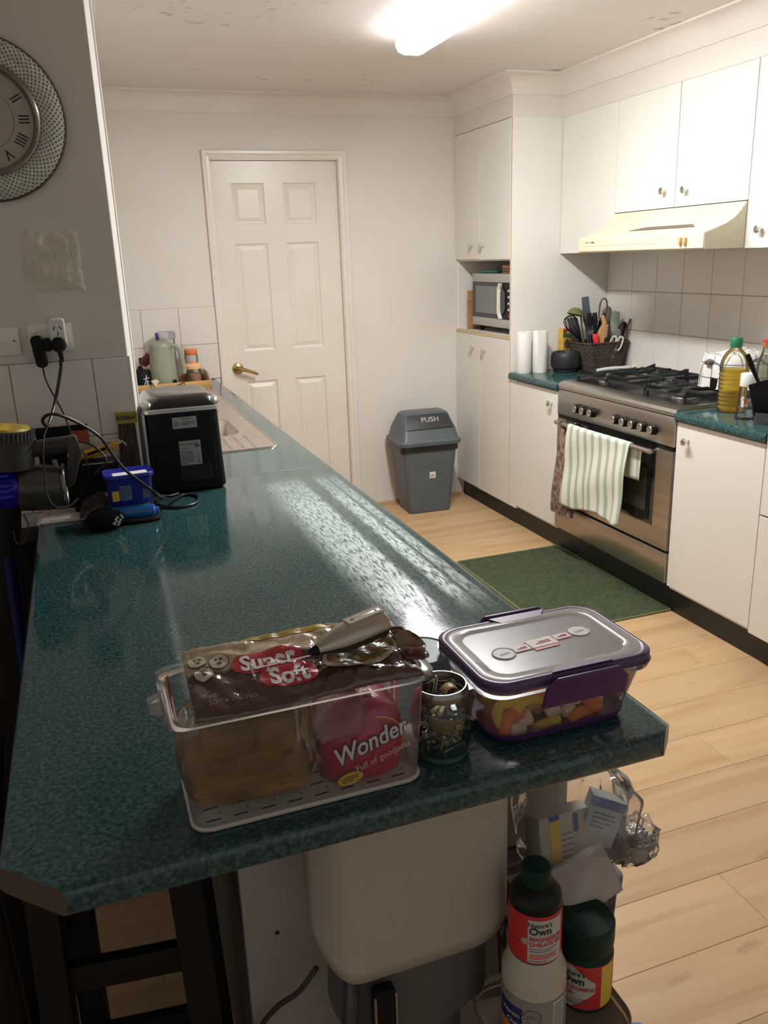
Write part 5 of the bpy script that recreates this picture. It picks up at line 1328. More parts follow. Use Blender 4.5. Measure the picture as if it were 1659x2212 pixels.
def pouch(u, v):
    a = 2*pi*u; b = pi*v
    k = 1+0.13*mnoise.noise(V((cos(a)*2, sin(a)*2, b*1.7)))
    return V((0.050*k*sin(b)*cos(a), 0.040*k*sin(b)*sin(a), max(0.0005, 0.021-0.030*k*cos(b))))
MB().grid(pouch, 34, 18).build('pouch_cloth', mat('black_cloth', (0.005, 0.005, 0.006), 0.85, spec=0.08, bump=(300, 0.4)), cp, ang=80)
pm = frame(V((0.026, -0.0335, 0.026)), V((0.80, 0.55, 0.25)), V((-0.22, -0.3, 1)))
text('SUN\nVIN', 0.0125, WHITEI, cp, pm @ Matrix.Translation((0, 0, 0.0105)) @ Matrix.Rotation(R_(38), 4, 'Z'), 'lettering', bold=0.02)
MB().tube([pm @ V((0.016, 0.012, 0.008)), pm @ V((0.018, 0.000, 0.009))], 0.0025, 6).build('blue_thread', mat('pale_blue', (0.25, 0.45, 0.55), 0.5), cp)
TUBB = mat('cobalt_tub', (0.012, 0.018, 0.28), 0.3)
tb = thing('blue_tub', 'small cobalt blue plastic tub with lid and paper labels', 'tub', (0.074, 2.262, 0.9445), R_(4))
MB().loft([rr(0.102, 0.070, 0.016, 5, (0, 0), 0), rr(0.106, 0.074, 0.018, 5, (0, 0), 0.003), rr(0.117, 0.086, 0.020, 5, (0, 0), 0.072)]).build('tub_body', TUBB, tb, ang=60)
td = MB().loft([rr(0.124, 0.094, 0.024, 6, (0, 0), 0.070), rr(0.128, 0.098, 0.026, 6, (0, 0), 0.073), rr(0.128, 0.098, 0.026, 6, (0, 0), 0.081), rr(0.124, 0.094, 0.024, 6, (0, 0), 0.083), rr(0.116, 0.086, 0.02, 6, (0, 0), 0.080)]).build('lid', TUBB, tb, ang=60)
rect(0.088, 0.034, frame((0.004, -0.016, 0.0802), (1, 0, 0), (0, 1, 0)), PAPER, 'white_label', tb, r=0.002)
TM = lambda x, z: frame((x, -0.0372-0.0083*(z/0.072)*0.74-0.0004, z), (1, 0, 0), (0, -0.0064, 0.069))
rect(0.018, 0.028, TM(-0.040, 0.028), YELI, 'yellow_label', tb); rect(0.030, 0.040, TM(-0.014, 0.034), mat('sky_label', (0.10, 0.22, 0.34), 0.5), 'blue_label', tb); rect(0.019, 0.026, TM(0.038, 0.026), mat('grey_label', (0.13, 0.15, 0.20), 0.5), 'grey_label', tb)
lines_block(6, 0.026, 0.034, TM(-0.014, 0.034), mat('label_ink', (0.03, 0.06, 0.14), 0.6), tb, name='small_print')
poly([(0, 0.005), (0.005, 0), (0, -0.005), (-0.005, 0)], TM(0.034, 0.052), LBL, 'hazard_mark', tb)

# cords
CORD = mat('black_cord', (0.010, 0.010, 0.011), 0.4)
tag(MB().tube(spline([(-0.052, 2.340, 1.322), (-0.056, 2.345, 1.294), (-0.081, 2.325, 1.214), (-0.102, 2.25, 1.171), (-0.111, 2.20, 1.192), (-0.095, 2.18, 1.208), (-0.068, 2.18, 1.204), (-0.024, 2.19, 1.176), (0.018, 2.19, 1.138), (0.042, 2.19, 1.091), (0.068, 2.185, 1.048), (0.104, 2.195, 1.008), (0.146, 2.23, 0.960), (0.185, 2.33, 0.915), (0.225, 2.405, 0.9045), (0.262, 2.375, 0.9045), (0.245, 2.30, 0.9045), (0.19, 2.285, 0.9045), (0.15, 2.33, 0.906), (0.155, 2.40, 0.909), (0.19, 2.415, 0.9045), (0.215, 2.43, 0.9045)], 6), 0.0042, 8).build('power_lead', CORD), 'thick black power lead looping from plug to the ice maker', 'lead')
tag(MB().tube(spline([(-0.100, 2.392, 1.302), (-0.094, 2.37, 1.262), (-0.066, 2.345, 1.187), (-0.053, 2.315, 1.139), (-0.042, 2.28, 1.115), (-0.026, 2.26, 1.086), (-0.022, 2.255, 1.049), (-0.024, 2.285, 1.015)], 6), 0.0022, 6).build('charger_cord', CORD), 'thin black charger cord hanging from the oblong plug pack', 'cord')
tag(MB().tube(spline([(-0.105, 2.245, 1.168), (-0.114, 2.13, 1.146), (-0.121, 2.112, 1.068), (-0.121, 2.10, 1.028), (-0.107, 2.10, 0.996), (-0.076, 2.14, 0.984), (-0.055, 2.18, 0.99)], 6), 0.0024, 6).build('hanging_cord', CORD), 'thin black cord hanging across the stick vacuum', 'cord')
tag(MB().tube(spline([(-0.060, 2.285, 1.128), (-0.037, 2.27, 1.120), (-0.003, 2.22, 1.113), (0.022, 2.19, 1.089), (0.022, 2.18, 1.073), (0.0, 2.18, 1.054), (-0.032, 2.20, 1.021), (-0.050, 2.215, 0.992)], 6), 0.0027, 6).build('looped_cord', CORD), 'thin black cord looping above the blue tub', 'cord')

# stick vacuum leaning at the bench end
VG = mat('vacuum_grey', (0.040, 0.036, 0.034), 0.42, 0.1, spec=0.3, noise=14, col2=(0.065, 0.060, 0.056))
VB = mat('vacuum_blue', (0.010, 0.012, 0.36), 0.25, 0.3)
VT = mat('smoky_dust_bin', (0.060, 0.052, 0.045), 0.3, 0.1, noise=12, col2=(0.03, 0.026, 0.022), coat=0.15)
vc = thing('stick_vacuum', 'grey and blue cordless stick vacuum standing at the bench end', 'vacuum', (-0.225, 2.20, 0.0))
def vp(x, z, y=0.0): return V((x+0.225, y, z))
MB().cyl(vp(-0.205, 1.085), vp(-0.198, 1.165), 0.062, 0.060, 28).build('motor_housing', VG, vc)
g_ = MB()
M_ = frame(vp(-0.1975, 1.168), (1, 0, -0.11), (0, 1, 0))
for k in range(40):
    a = 2*pi*k/40; g_.box(-0.003, 0.003, 0.058, 0.066, -0.012, 0.010, M_ @ Matrix.Rotation(a, 4, 'Z'))
g_.lathe([(0.060, -0.012), (0.060, 0.012)], 32, M=M_)
g_.build('filter_ring', DARKGREY, vc, smooth=False)
MB().lathe([(0.056, 0.010), (0.052, 0.017), (0.020, 0.019)], 32, M=M_).build('filter_cap', mat('yellow_cap', (0.55, 0.40, 0.03), 0.4, noise=40, col2=(0.25, 0.18, 0.02)), vc)
MB().tube([vp(-0.150, 1.122), vp(-0.11, 1.126), vp(-0.066, 1.128)], [0.021, 0.0205, 0.020], 14).build('top_handle', VG, vc)
MB().loft([[vp(-0.072, 1.145, -0.017), vp(-0.040, 1.150, -0.017), vp(-0.040, 1.150, 0.017), vp(-0.072, 1.145, 0.017)], [vp(-0.062, 1.10, -0.017), vp(-0.030, 1.105, -0.017), vp(-0.030, 1.105, 0.017), vp(-0.062, 1.10, 0.017)], [vp(-0.088, 1.020, -0.014), vp(-0.060, 1.020, -0.014), vp(-0.060, 1.020, 0.014), vp(-0.088, 1.020, 0.014)]]).build('pistol_grip', VG, vc, bevel=0.006)
MB().tube([vp(-0.098, 1.090), vp(-0.096, 1.075), vp(-0.090, 1.060)], 0.006, 8).build('trigger', mat('trigger_grey', (0.20, 0.19, 0.18), 0.4), vc)
MB().cyl(vp(-0.252, 1.030), vp(-0.185, 1.035), 0.050, 0.052, 24).build('cyclone_cone', VB, vc)
bl = MB()
for k in range(10):
    a = 2*pi*k/10
    bl.sphere(vp(-0.215, 1.033+0.044*cos(a), 0.044*sin(a)), (0.028, 0.012, 0.012), 8, 6)
bl.build('cyclone_ribs', VB, vc)
MB().lathe([(0.050, 0), (0.058, 0.006), (0.058, 0.06), (0.054, 0.098), (0.046, 0.106), (0.010, 0.110)], 28, M=frame(vp(-0.190, 1.030), (0, 1, 0), (0.12, 0, 1)) @ Matrix.Identity(4)).build('dust_bin', VT, vc)
MB().tube([V(vp(-0.082, 0.998)+V((0.001, 0.052*cos(a), 0.028+0.050*sin(a)))) for a in [2*pi*i/28 for i in range(28)]], 0.0035, 6, closed=True).build('bin_hoop', mat('grey_hoop', (0.18, 0.18, 0.17), 0.35, 0.4), vc)
MB().cyl(vp(-0.222, 1.00), vp(-0.238, 0.86), 0.034, 0.028, 18).build('lower_joint', MATTE, vc)
MB().cyl(vp(-0.238, 0.862), vp(-0.262, 0.07), 0.018, 0.018, 16).build('wand', mat('navy_wand', (0.006, 0.010, 0.10), 0.3, 0.4), vc)
MB().box(-0.15, 0.10, -0.05, 0.05, 0.0, 0.075).build('floor_head', DARKGREY, vc, bevel=0.012)
MB().tube(spline([vp(-0.185, 0.97, -0.04), vp(-0.178, 0.94, -0.05), vp(-0.192, 0.905, -0.05), vp(-0.212, 0.90, -0.04), vp(-0.215, 0.93, -0.035)], 5), 0.002, 6).build('loop_cord', CORD, vc)

# ------------------------------------------------------------------ bread container and its packs
bx_ = thing('bread_container', 'clear plastic bread container with pale slotted base tray', 'container', (0.198, 0.930, ZB))
def csec(z, k=0.0, r=0.022):
    f = z/0.155
    return rr(0.290+0.020*f+2*k, 0.128+0.014*f+2*k, r, 6, (0, 0), z)
MB().loft([csec(0.004), csec(0.020), csec(0.150)], cap0=True, cap1=False).build('clear_wall', CLEAR, bx_, ang=60)
MB().loft([csec(0.147, 0.0), csec(0.149, 0.008), csec(0.156, 0.009), csec(0.158, 0.006), csec(0.1585, -0.002), csec(0.153, -0.001)], cap0=False, cap1=False).build('rim', CLEAR2, bx_, ang=60)
HT = film('handle_plastic', (0.9, 0.92, 0.92), (0.75, 0.76, 0.75), milk=0.30, rough=0.15)
MB().prism([(-0.160, -0.036), (-0.178, -0.026), (-0.180, 0.010), (-0.160, 0.022)], 0.147, 0.154).build('end_handle', HT, bx_, bevel=0.003)
MB().prism([(0.160, -0.026), (0.178, -0.02), (0.178, 0.014), (0.160, 0.022)], 0.147, 0.154).build('end_handle', HT, bx_, bevel=0.003)
TRAYM = mat('cream_tray', (0.60, 0.56, 0.51), 0.45)
tr_ = MB().loft([csec(0.0, -0.006), csec(0.0015, 0.002), csec(0.005, 0.003), csec(0.0065, 0.000)]).build('base_tray', TRAYM, bx_, ang=60)
sl = MB()
for r_ in range(6):
    for k in range(8):
        x = -0.122+0.034*k+0.010*(r_ % 2); y = -0.052+0.012*r_
        if r_ % 2 == 0: sl.prism([(x-0.009, y-0.0014), (x+0.009, y-0.0008), (x+0.009, y+0.0014), (x-0.009, y+0.0008)], 0.0066, 0.0069)
        else: sl.prism(disc2(0.0014, (x, y), 8), 0.0066, 0.0069)
sl.build('drain_slots', INK, bx_, smooth=False)

def blob(c, r, amp, fr, seed, n=40, m=26, flat=0.0):
    def f(u, v):
        a = 2*pi*u; b = pi*v
        d = V((sin(b)*cos(a), sin(b)*sin(a), -cos(b)))
        e = 0.55
        s = V([math.copysign(abs(q)**e, q) for q in d])
        k = 1+amp*mnoise.noise(d*fr+V((seed, seed*2, 0)))
        p = V((c[0]+r[0]*s.x*k, c[1]+r[1]*s.y*k, c[2]+r[2]*s.z*k))
        if flat and p.z < flat: p.z = flat
        return p
    return MB().grid(f, n, m)
BUN = mat('bread_crust', (0.34, 0.195, 0.085), 0.6, noise=22, nscale=(0.5, 1, 2.2), col2=(0.17, 0.085, 0.032), bump=(36, 1.0, 0.008))
lf = thing('bread_loaf', 'tan bread rolls in a clear bag inside the bread container', 'bread', (0.139, 0.930, ZB+0.0072))
for i, (x, y, z, r) in enumerate(((-0.050, -0.004, 0.040, 0.037), (-0.004, -0.006, 0.042, 0.040), (0.036, -0.006, 0.034, 0.030), (-0.030, 0.0, 0.096, 0.034), (0.022, 0.0, 0.090, 0.032))):
    blob((x, y, z), (r, 0.046, r*0.98), 0.10, 1.6, 3+i, 26, 16).build('roll', BUN, lf, ang=80)
blob((-0.008, 0.0, 0.066), (0.086, 0.054, 0.0625), 0.05, 4.0, 21, 60, 36, flat=0.002).build('clear_bag', film('tan_bag', (0.93, 0.89, 0.83), (0.55, 0.40, 0.26), milk=0.14, rough=0.18, bump=(26, 0.6), ior=1.25), lf, ang=80)
wn = thing('bread_bag', 'pink red bread bag with white lettering inside the bread container', 'bread', (0.275, 0.930, ZB+0.0072))
PINKB = mat('crimson_bag', (0.50, 0.030, 0.075), 0.30, noise=9, col2=(0.36, 0.016, 0.07), bump=(34, 0.6, 0.006))
def wsec(z, w, d, x=0.0, tw_=0.0):
    q = rr(w, d, min(w, d)*0.3, 6, (x, 0), z)
    return [p+V((0.002*mnoise.noise(p*60), 0.003*mnoise.noise(p*50+V((9, 0, 0))), 0)) for p in q]
MB().loft([wsec(0.001, 0.092, 0.09), wsec(0.006, 0.106, 0.100), wsec(0.04, 0.114, 0.104), wsec(0.070, 0.110, 0.100, 0.0), wsec(0.090, 0.086, 0.085, 0.006), wsec(0.104, 0.036, 0.05, 0.004)]).build('bag_body', PINKB, wn, ang=80)
MB().loft([wsec(0.102, 0.034, 0.055, 0.004), wsec(0.112, 0.020, 0.022, 0.006), wsec(0.119, 0.014, 0.014, 0.006)]).build('gathered_neck', BAGF, wn, ang=80)
MB().loft([wsec(0.118, 0.014, 0.014, 0.006), wsec(0.124, 0.026, 0.020, 0.004), wsec(0.136, 0.036, 0.024, 0.002)]).build('twisted_top', mat('red_film', (0.48, 0.012, 0.05), 0.2), wn, ang=80)
blob((-0.030, -0.030, 0.090), (0.034, 0.022, 0.030), 0.2, 4, 8, 24, 14).build('clear_corner', BAGF, wn, ang=80)
WM = frame(V((0.002, -0.0542, 0.058)), V((1, 0, 0.30)), V((-0.30, 0, 1)))
for dx, dz, m_w, b_ in ((0.0007, -0.0007, mat('navy_print', (0.02, 0.015, 0.10), 0.5), 0.055), (0, 0, WHITEI, 0.018)):
    text('Wonder', 0.0350, m_w, wn, WM @ Matrix.Translation((dx, dz, 0.0012 if m_w is WHITEI else 0.0004)), 'lettering', bold=b_, shear=0.25, sx=0.82)
text('Full of goodness', 0.0128, mat('pink_print', (0.70, 0.45, 0.47), 0.5), wn, WM @ Matrix.Translation((0.010, -0.027, 0.0010)), 'lettering', bold=0.012, sx=0.92)
poly(disc2(0.0170, (-0.034, -0.040), 20, 0.5), WM @ Matrix.Rotation(R_(-8), 4, 'Z'), YELI, 'yellow_spot', wn, th=0.0010)
lines_block(3, 0.022, 0.009, WM @ Matrix.Rotation(R_(-8), 4, 'Z'), mat('brown_ink', (0.18, 0.05, 0.02), 0.6), wn, (-0.034, -0.040), th=0.0014)
MB().tube([WM @ V((0.026*cos(a)*1.55+0.004, 0.036*sin(a)-0.004, 0.0006)) for a in [R_(-62+10*i) for i in range(14)]], 0.0006, 5).build('gold_line', YELI, wn)

# brown pack lying across the container
PK = mat('brown_wrapper', (0.075, 0.032, 0.026), 0.14, spec=0.7, coat=0.8, bump=(34, 1.0, 0.007))
nt, b = nodes_of(PK)
tc = nt.nodes.new('ShaderNodeTexCoord'); sx_ = nt.nodes.new('ShaderNodeSeparateXYZ'); nt.links.new(tc.outputs['Object'], sx_.inputs[0])
nz = nt.nodes.new('ShaderNodeTexNoise'); nz.inputs['Scale'].default_value = 60; nt.links.new(tc.outputs['Object'], nz.inputs['Vector'])
ma = nt.nodes.new('ShaderNodeMath'); ma.operation = 'MULTIPLY_ADD'; ma.inputs[1].default_value = 0.022
nt.links.new(nz.outputs[0], ma.inputs[0]); nt.links.new(sx_.outputs[1], ma.inputs[2])
cr = nt.nodes.new('ShaderNodeValToRGB'); e = cr.color_ramp.elements
cr.color_ramp.interpolation = 'EASE'
mr = nt.nodes.new('ShaderNodeMapRange'); mr.inputs['From Min'].default_value = 0.84; mr.inputs['From Max'].default_value = 0.99
nt.links.new(ma.outputs[0], mr.inputs['Value']); nt.links.new(mr.outputs[0], cr.inputs[0])
e[0].position = 0.52; e[0].color = (0.060, 0.024, 0.020, 1); e[1].position = 0.58; e[1].color = (0.46, 0.36, 0.24, 1)
nt.links.new(cr.outputs[0], b.inputs['Base Color'])
pk = thing('brown_bread_pack', 'brown and beige wrapped bread pack lying across the bread container', 'bread pack', (0, 0, 0))
def pkz(x, y):
    v = min(max((y-0.846)/0.120, 0), 1); u = (x-0.068)/0.272
    z = 1.0640+0.030*v**0.85
    z += 0.0042*sin(pi*min(max(u, 0), 1))*sin(pi*v)
    wr = abs(mnoise.noise(V((x*22+y*34, y*14-x*10, 0.3))))
    w2 = abs(mnoise.noise(V((x*48-y*30, y*50, 2.3))))
    return z+0.0095*wr*(0.3+sin(pi*v)*0.7)+0.0042*w2
def pktop(u, v):
    x = 0.068+0.270*u+0.006*(1-v)*(u-0.5); y = 0.846+0.120*v
    y -= 0.004*(1-v)*sin(u*6)
    z = pkz(x, y)
    e = min(u*16, (1-u)*14, v*14, (1-v)*18, 1)
    return V((x, y, z-(1-e**0.5)*0.004))
def pkbot(u, v):
    p = pktop(u, v); e = min(u*8, (1-u)*8, v*10, (1-v)*8, 1)
    zb = max(1.0590, p.z-0.006-0.018*e) if v > 0.02 else 1.0595
    return V((p.x, p.y, min(p.z-0.0006, zb)))
NU, NV = 110, 56
top = MB().grid(pktop, NU, NV); 
m_ = MB(); m_.v = list(top.v); m_.f = list(top.f)
m_.grid(pkbot, NU, NV)
ring = [(i, 0) for i in range(NU+1)]+[(NU, j) for j in range(1, NV+1)]+[(i, NV) for i in range(NU-1, -1, -1)]+[(0, j) for j in range(NV-1, 0, -1)]
off_ = (NU+1)*(NV+1); idx = [j*(NU+1)+i for i, j in ring]
for k in range(len(idx)):
    a_, b_ = idx[k], idx[(k+1) % len(idx)]
    m_.f.append((a_, b_, b_+off_, a_+off_))
m_.build('wrapper', PK, pk, ang=70)
pkw = lambda x0, y0, rot, lift=0.0007: (lambda p: (lambda q: V((q[0], q[1], pkz(q[0], q[1])+lift)))((x0+p.x*cos(rot)-p.y*sin(rot), y0+p.x*sin(rot)+p.y*cos(rot))))
def warp_shape(mb, fn, name, m, parent):
    mb.v = [tuple(fn(V(p))) for p in mb.v]
    return mb.build(name, m, parent, smooth=False)
def fine_disc(rx, ry, n=24, rings=6):
    mb = MB(); vs = [V((0, 0, 0))]; fs = []
    for k in range(1, rings+1):
        for i in range(n): vs.append(V((rx*k/rings*cos(2*pi*i/n), ry*k/rings*sin(2*pi*i/n), 0)))
    for i in range(n): fs.append((0, 1+i, 1+(i+1) % n))
    for k in range(rings-1):
        for i in range(n):
            a_ = 1+k*n+i; b_ = 1+k*n+(i+1) % n; fs.append((a_, a_+n, b_+n, b_))
    return mb.add(vs, fs)
def fine_rect(w, h, nx=20, ny=6): return MB().grid(lambda u, v: V(((u-0.5)*w*(1-0.18*abs(2*v-1)**3), (v-0.5)*h*(1-0.22*abs(2*u-1)**4), 0)), nx, ny)
RB = mat('red_badge', (0.45, 0.028, 0.045), 0.3, coat=0.3)
warp_shape(fine_rect(0.086, 0.034), pkw(0.163, 0.909, -0.03, 0.0006), 'red_badge', RB, pk)
warp_shape(fine_rect(0.070, 0.033), pkw(0.182, 0.880, -0.03, 0.0007), 'red_badge', RB, pk)
text('Super', 0.033, WHITEI, pk, None, 'lettering', warp=pkw(0.163, 0.908, -0.03, 0.0014), bold=0.035, sx=0.86)
text('Soft', 0.034, WHITEI, pk, None, 'lettering', warp=pkw(0.182, 0.878, -0.03, 0.0014), bold=0.035, sx=0.86)
text('SOY & LINSEED', 0.0075, mat('tan_print', (0.36, 0.25, 0.19), 0.5), pk, None, 'lettering', warp=pkw(0.112, 0.860, 0.0, 0.0010), space=1.1)
warp_shape(fine_rect(0.130, 0.011, 30, 3), pkw(0.205, 0.959, 0.0, 0.0008), 'yellow_band', mat('mustard_band', (0.48, 0.35, 0.03), 0.35), pk)
text('HIGH IN FIBRE', 0.0062, mat('olive_print', (0.20, 0.15, 0.02), 0.5), pk, None, 'lettering', warp=pkw(0.185, 0.9585, 0.0, 0.0014), bold=0.01)
for x, y in ((0.083, 0.934), (0.107, 0.925), (0.087, 0.908)):
    warp_shape(fine_disc(0.0125, 0.0135), pkw(x, y, 0, 0.0006), 'round_badge', mat('badge_brown', (0.07, 0.03, 0.022), 0.4), pk)
    warp_shape(fine_disc(0.0115, 0.0124), pkw(x, y, 0, 0.0009), 'round_badge', mat('badge_cream', (0.50, 0.43, 0.33), 0.4), pk)
    for dx, dy, r in ((-0.003, 0.004, 0.0019), (0.003, 0.0042, 0.0019), (0.0, -0.0028, 0.0032)):
        warp_shape(fine_disc(r, r, 12, 2), pkw(x+dx, y+dy, 0, 0.0012), 'badge_dot', mat('badge_dark', (0.06, 0.03, 0.02), 0.4), pk)
warp_shape(fine_disc(0.050, 0.022, 32, 6), pkw(0.276, 0.893, 0.10, 0.0005), 'cream_oval', mat('oval_cream', (0.42, 0.34, 0.24), 0.3), pk)
warp_shape(fine_disc(0.045, 0.018, 32, 6), pkw(0.277, 0.896, 0.10, 0.0009), 'sandwich_picture', mat('sandwich_print', (0.26, 0.13, 0.05), 0.3, noise=60, col2=(0.07, 0.08, 0.02)), pk)
fg = MB().grid(lambda u, v: V((0.325+0.030*u*(1-abs(v-0.4)), 0.868+0.062*v-0.020*u, pkz(0.325, 0.868+0.062*v)+0.002+0.006*u)), 10, 10)
fg.build('folded_end', mat('maroon_end', (0.10, 0.020, 0.022), 0.25, noise=12, col2=(0.25, 0.19, 0.13), bias=(0.4, 0.45)), pk).modifiers.new('t', 'SOLIDIFY').thickness = 0.0008
MB().grid(lambda u, v: V((0.066-0.010*u*(0.6+0.4*sin(v*7)), 0.90+0.055*v, pkz(0.068, 0.90+0.055*v)-0.003*u+0.004*sin(v*9)*u)), 6, 10).build('clear_end', BAGF, pk)

# milk frother on the pack
fr_ = thing('milk_frother', 'silver battery milk frother lying on the brown bread pack', 'frother', (0, 0, 0))
n0, n1 = V((0.213, 0.880, 1.0985)), V((0.311, 0.903, 1.1090))
ax = (n1-n0); L = ax.length; ax.normalize()
side = V((0, 0, 1)).cross(ax).normalized(); up_ = ax.cross(side).normalized()
FM = Matrix((ax, side, up_)).transposed().to_4x4(); FM.translation = n0
SIL = mat('satin_silver', (0.50, 0.46, 0.40), 0.3, 0.6)
def fsec(x, w, h0, h1):
    return [FM @ V((x, 1.5*w*cos(a), 0.004+1.5*(h1 if sin(a) > 0 else h0)*sin(a))) for a in [2*pi*i/20 for i in range(20)]]
MB().loft([fsec(0.004, 0.004, 0.003, 0.004), fsec(0.014, 0.007, 0.003, 0.0065), fsec(0.038, 0.0125, 0.003, 0.012), fsec(0.060, 0.0138, 0.003, 0.0135), fsec(L-0.004, 0.0138, 0.003, 0.0138), fsec(L, 0.012, 0.003, 0.012)]).build('upper_shell', SIL, fr_, ang=50)
MB().loft([fsec(0.010, 0.0055, 0.005, 0.001), fsec(0.038, 0.0118, 0.0105, 0.001), fsec(L-0.006, 0.0130, 0.0125, 0.001), fsec(L-0.001, 0.011, 0.010, 0.001)]).build('lower_shell', mat('dark_shell', (0.045, 0.04, 0.035), 0.25, 0.3), fr_, ang=50)
MB().loft([fsec(-0.004, 0.0028, 0.0028, 0.0028), fsec(0.006, 0.0048, 0.0042, 0.0045)]).build('nose', BLACK, fr_)
pls = [FM @ V((x, y, 0.0238)) for x, y in ((0.052, -0.006), (0.098, -0.006), (0.098, 0.006), (0.052, 0.006))]
PF = FM @ Matrix.Translation((0.075, 0, 0.0240))
MB().prism([(p.x, p.y) for p in rr(0.050, 0.017, 0.001, 1)], -0.006, 0.0003, PF).build('plate', SIL, fr_, smooth=False)
MB().tube([PF @ p for p in rr(0.050, 0.017, 0.001, 1)], 0.0008, 4, closed=True).build('plate_border', mat('bright_rim', (0.72, 0.69, 0.63), 0.2, 0.8), fr_)
for x in (-0.017, 0.017): MB().prism(disc2(0.0022, (x, 0), 12), -0.0002, 0.0006, PF).build('screw_hole', INK, fr_, smooth=False)
text('BATTERY', 0.0062, mat('raised_silver', (0.80, 0.78, 0.74), 0.2, 0.6), fr_, PF @ Matrix.Translation((0, 0.0022, 0.0006)), 'lettering', bold=0.01)
text('1.5V AA', 0.0045, bpy.data.materials['raised_silver'], fr_, PF @ Matrix.Translation((0, -0.0030, 0.0006)), 'lettering', bold=0.01)
wk = V((0.140, 0.885, 1.0900))
MB().tube([n0-ax*0.003, n0.lerp(wk, 0.5)+V((0, 0, 0.001)), wk+V((0.003, 0, 0.002))], 0.0009, 6).build('wire_shaft', CHROME, fr_)
d_ = (wk-n0).normalized(); ux = d_.orthogonal().normalized(); uy = d_.cross(ux)
coil = []
for i in range(25*12):
    a = 2*pi*i/(25*12); b_ = 2*pi*25*a/(2*pi)
    rr_ = 0.0088+0.0014*cos(b_)
    coil.append(wk+(ux*cos(a)+uy*sin(a))*rr_+d_*0.0014*sin(b_))
MB().tube(coil, 0.0005, 4, closed=True).build('whisk_coil', CHROME, fr_)

# ------------------------------------------------------------------ jar of screws
jc = V((0.3925, 0.915, ZB))
jr = thing('glass_jar', 'open glass jar full of screws between the two plastic containers', 'jar', jc)
jr.scale = (1.10, 1.10, 1.08)
MB().lathe([(0.0295, 0.005), (0.033, 0.007), (0.0355, 0.018), (0.0370, 0.040), (0.0365, 0.058), (0.0335, 0.074), (0.0295, 0.083), (0.0290, 0.090)], 40, cap0=False, cap1=False).build('glass_wall', GLASS, jr)
MB().lathe([(0.026, 0.0), (0.031, 0.001), (0.0335, 0.005), (0.0335, 0.010), (0.028, 0.0085), (0.003, 0.0075)], 40).build('glass_foot', GLASSB, jr)
MB().lathe([(0.0290, 0.083), (0.0330, 0.084), (0.0338, 0.088), (0.0330, 0.0925), (0.0312, 0.0965), (0.0300, 0.0965), (0.0290, 0.090)], 40, cap0=False, cap1=False).build('metal_collar', mat('worn_steel_rim', (0.34, 0.32, 0.29), 0.25, 0.9), jr)
SCR = [mat('zinc_screw', (0.34, 0.32, 0.28), 0.35, 0.9), mat('brassy_screw', (0.42, 0.33, 0.17), 0.35, 0.9), mat('black_screw', (0.06, 0.06, 0.06), 0.4, 0.5)]
def screw_mesh(L, r, m):
    s = MB()
    s.lathe([(0.0008, 0), (r*0.7, 0.003), (r, L*0.75), (r, L-0.003), (r*2.3, L-0.0006), (r*2.3, L), (r*1.2, L+0.0004)], 10)
    for k in range(int(L*0.7/0.0022)):
        z = 0.003+k*0.0022
        s.lathe([(r*0.8, z-0.0006), (r*1.4, z), (r*0.8, z+0.0006)], 8, cap0=False, cap1=False)
    h = s.mesh('shaft'); h.materials.append(m)
    x = MB().box(-r*1.3, r*1.3, -r*0.3, r*0.3, L+0.0001, L+0.0007).box(-r*0.3, r*0.3, -r*1.3, r*1.3, L+0.0001, L+0.0007).mesh('cross_slot', smooth=False)
    x.materials.append(INK)
    return h, x, L
SM = [screw_mesh(0.030, 0.0016, SCR[0]), screw_mesh(0.022, 0.0016, SCR[1]), screw_mesh(0.036, 0.0018, SCR[0]), screw_mesh(0.026, 0.0015, SCR[2])]
SL = ['silver screw among the jumble in the glass jar', 'short brassy screw among the jumble in the glass jar', 'long silver screw among the jumble in the glass jar', 'black screw among the jumble in the glass jar']
rnd = random.Random(11)
def put_screw(kind, p, rot, label=None, where=''):
    h, x, L = SM[kind]
    o = bpy.data.objects.new('screw', h); S.collection.objects.link(o)
    o.location = p; o.rotation_euler = rot
    kd = ['silver screw', 'short brassy screw', 'long silver screw', 'black screw'][kind]
    tag(o, label or f'{kd} lying {where} the glass jar', 'screw', None if label else f'{kd}s {where} the jar')
    q = bpy.data.objects.new('cross_slot', x); S.collection.objects.link(q); q.parent = o
cnt = 0
while cnt < 64:
    kind = rnd.choice((0, 0, 1, 1, 2, 3)); L = SM[kind][2]
    z = 0.013+0.070*(cnt/64)
    d = V((rnd.gauss(0, 1), rnd.gauss(0, 1), rnd.gauss(0, 0.55))).normalized()
    c0 = V((rnd.uniform(-1, 1), rnd.uniform(-1, 1), 0))
    if c0.length > 1: continue
    rmax = 0.032 if z < 0.028 else (0.0365 if z < 0.06 else 0.029)
    c0 = c0*rmax*0.85+V((0, 0, z))
    a, b = c0-d*L/2, c0+d*L/2
    if max(math.hypot(a.x, a.y), math.hypot(b.x, b.y)) > rmax-0.003 or min(a.z, b.z) < 0.0105 or max(a.z, b.z) > 0.088: continue
    put_screw(kind, jc+a, d.to_track_quat('Z', 'Y').to_euler(), where=['near the base of', 'halfway up', 'near the mouth of'][min(2, int(c0.z/0.028))]); cnt += 1
put_screw(1, jc+V((0.006, -0.0125, 0.048)), V((0.18, -0.95, 0.25)).to_track_quat('Z', 'Y').to_euler(), 'brassy screw with its cross head showing through the jar glass')
put_screw(2, jc+V((-0.004, 0.006, 0.1125)), (pi+0.10, 0.08, 0), 'long screw standing point up out of the jar mouth')
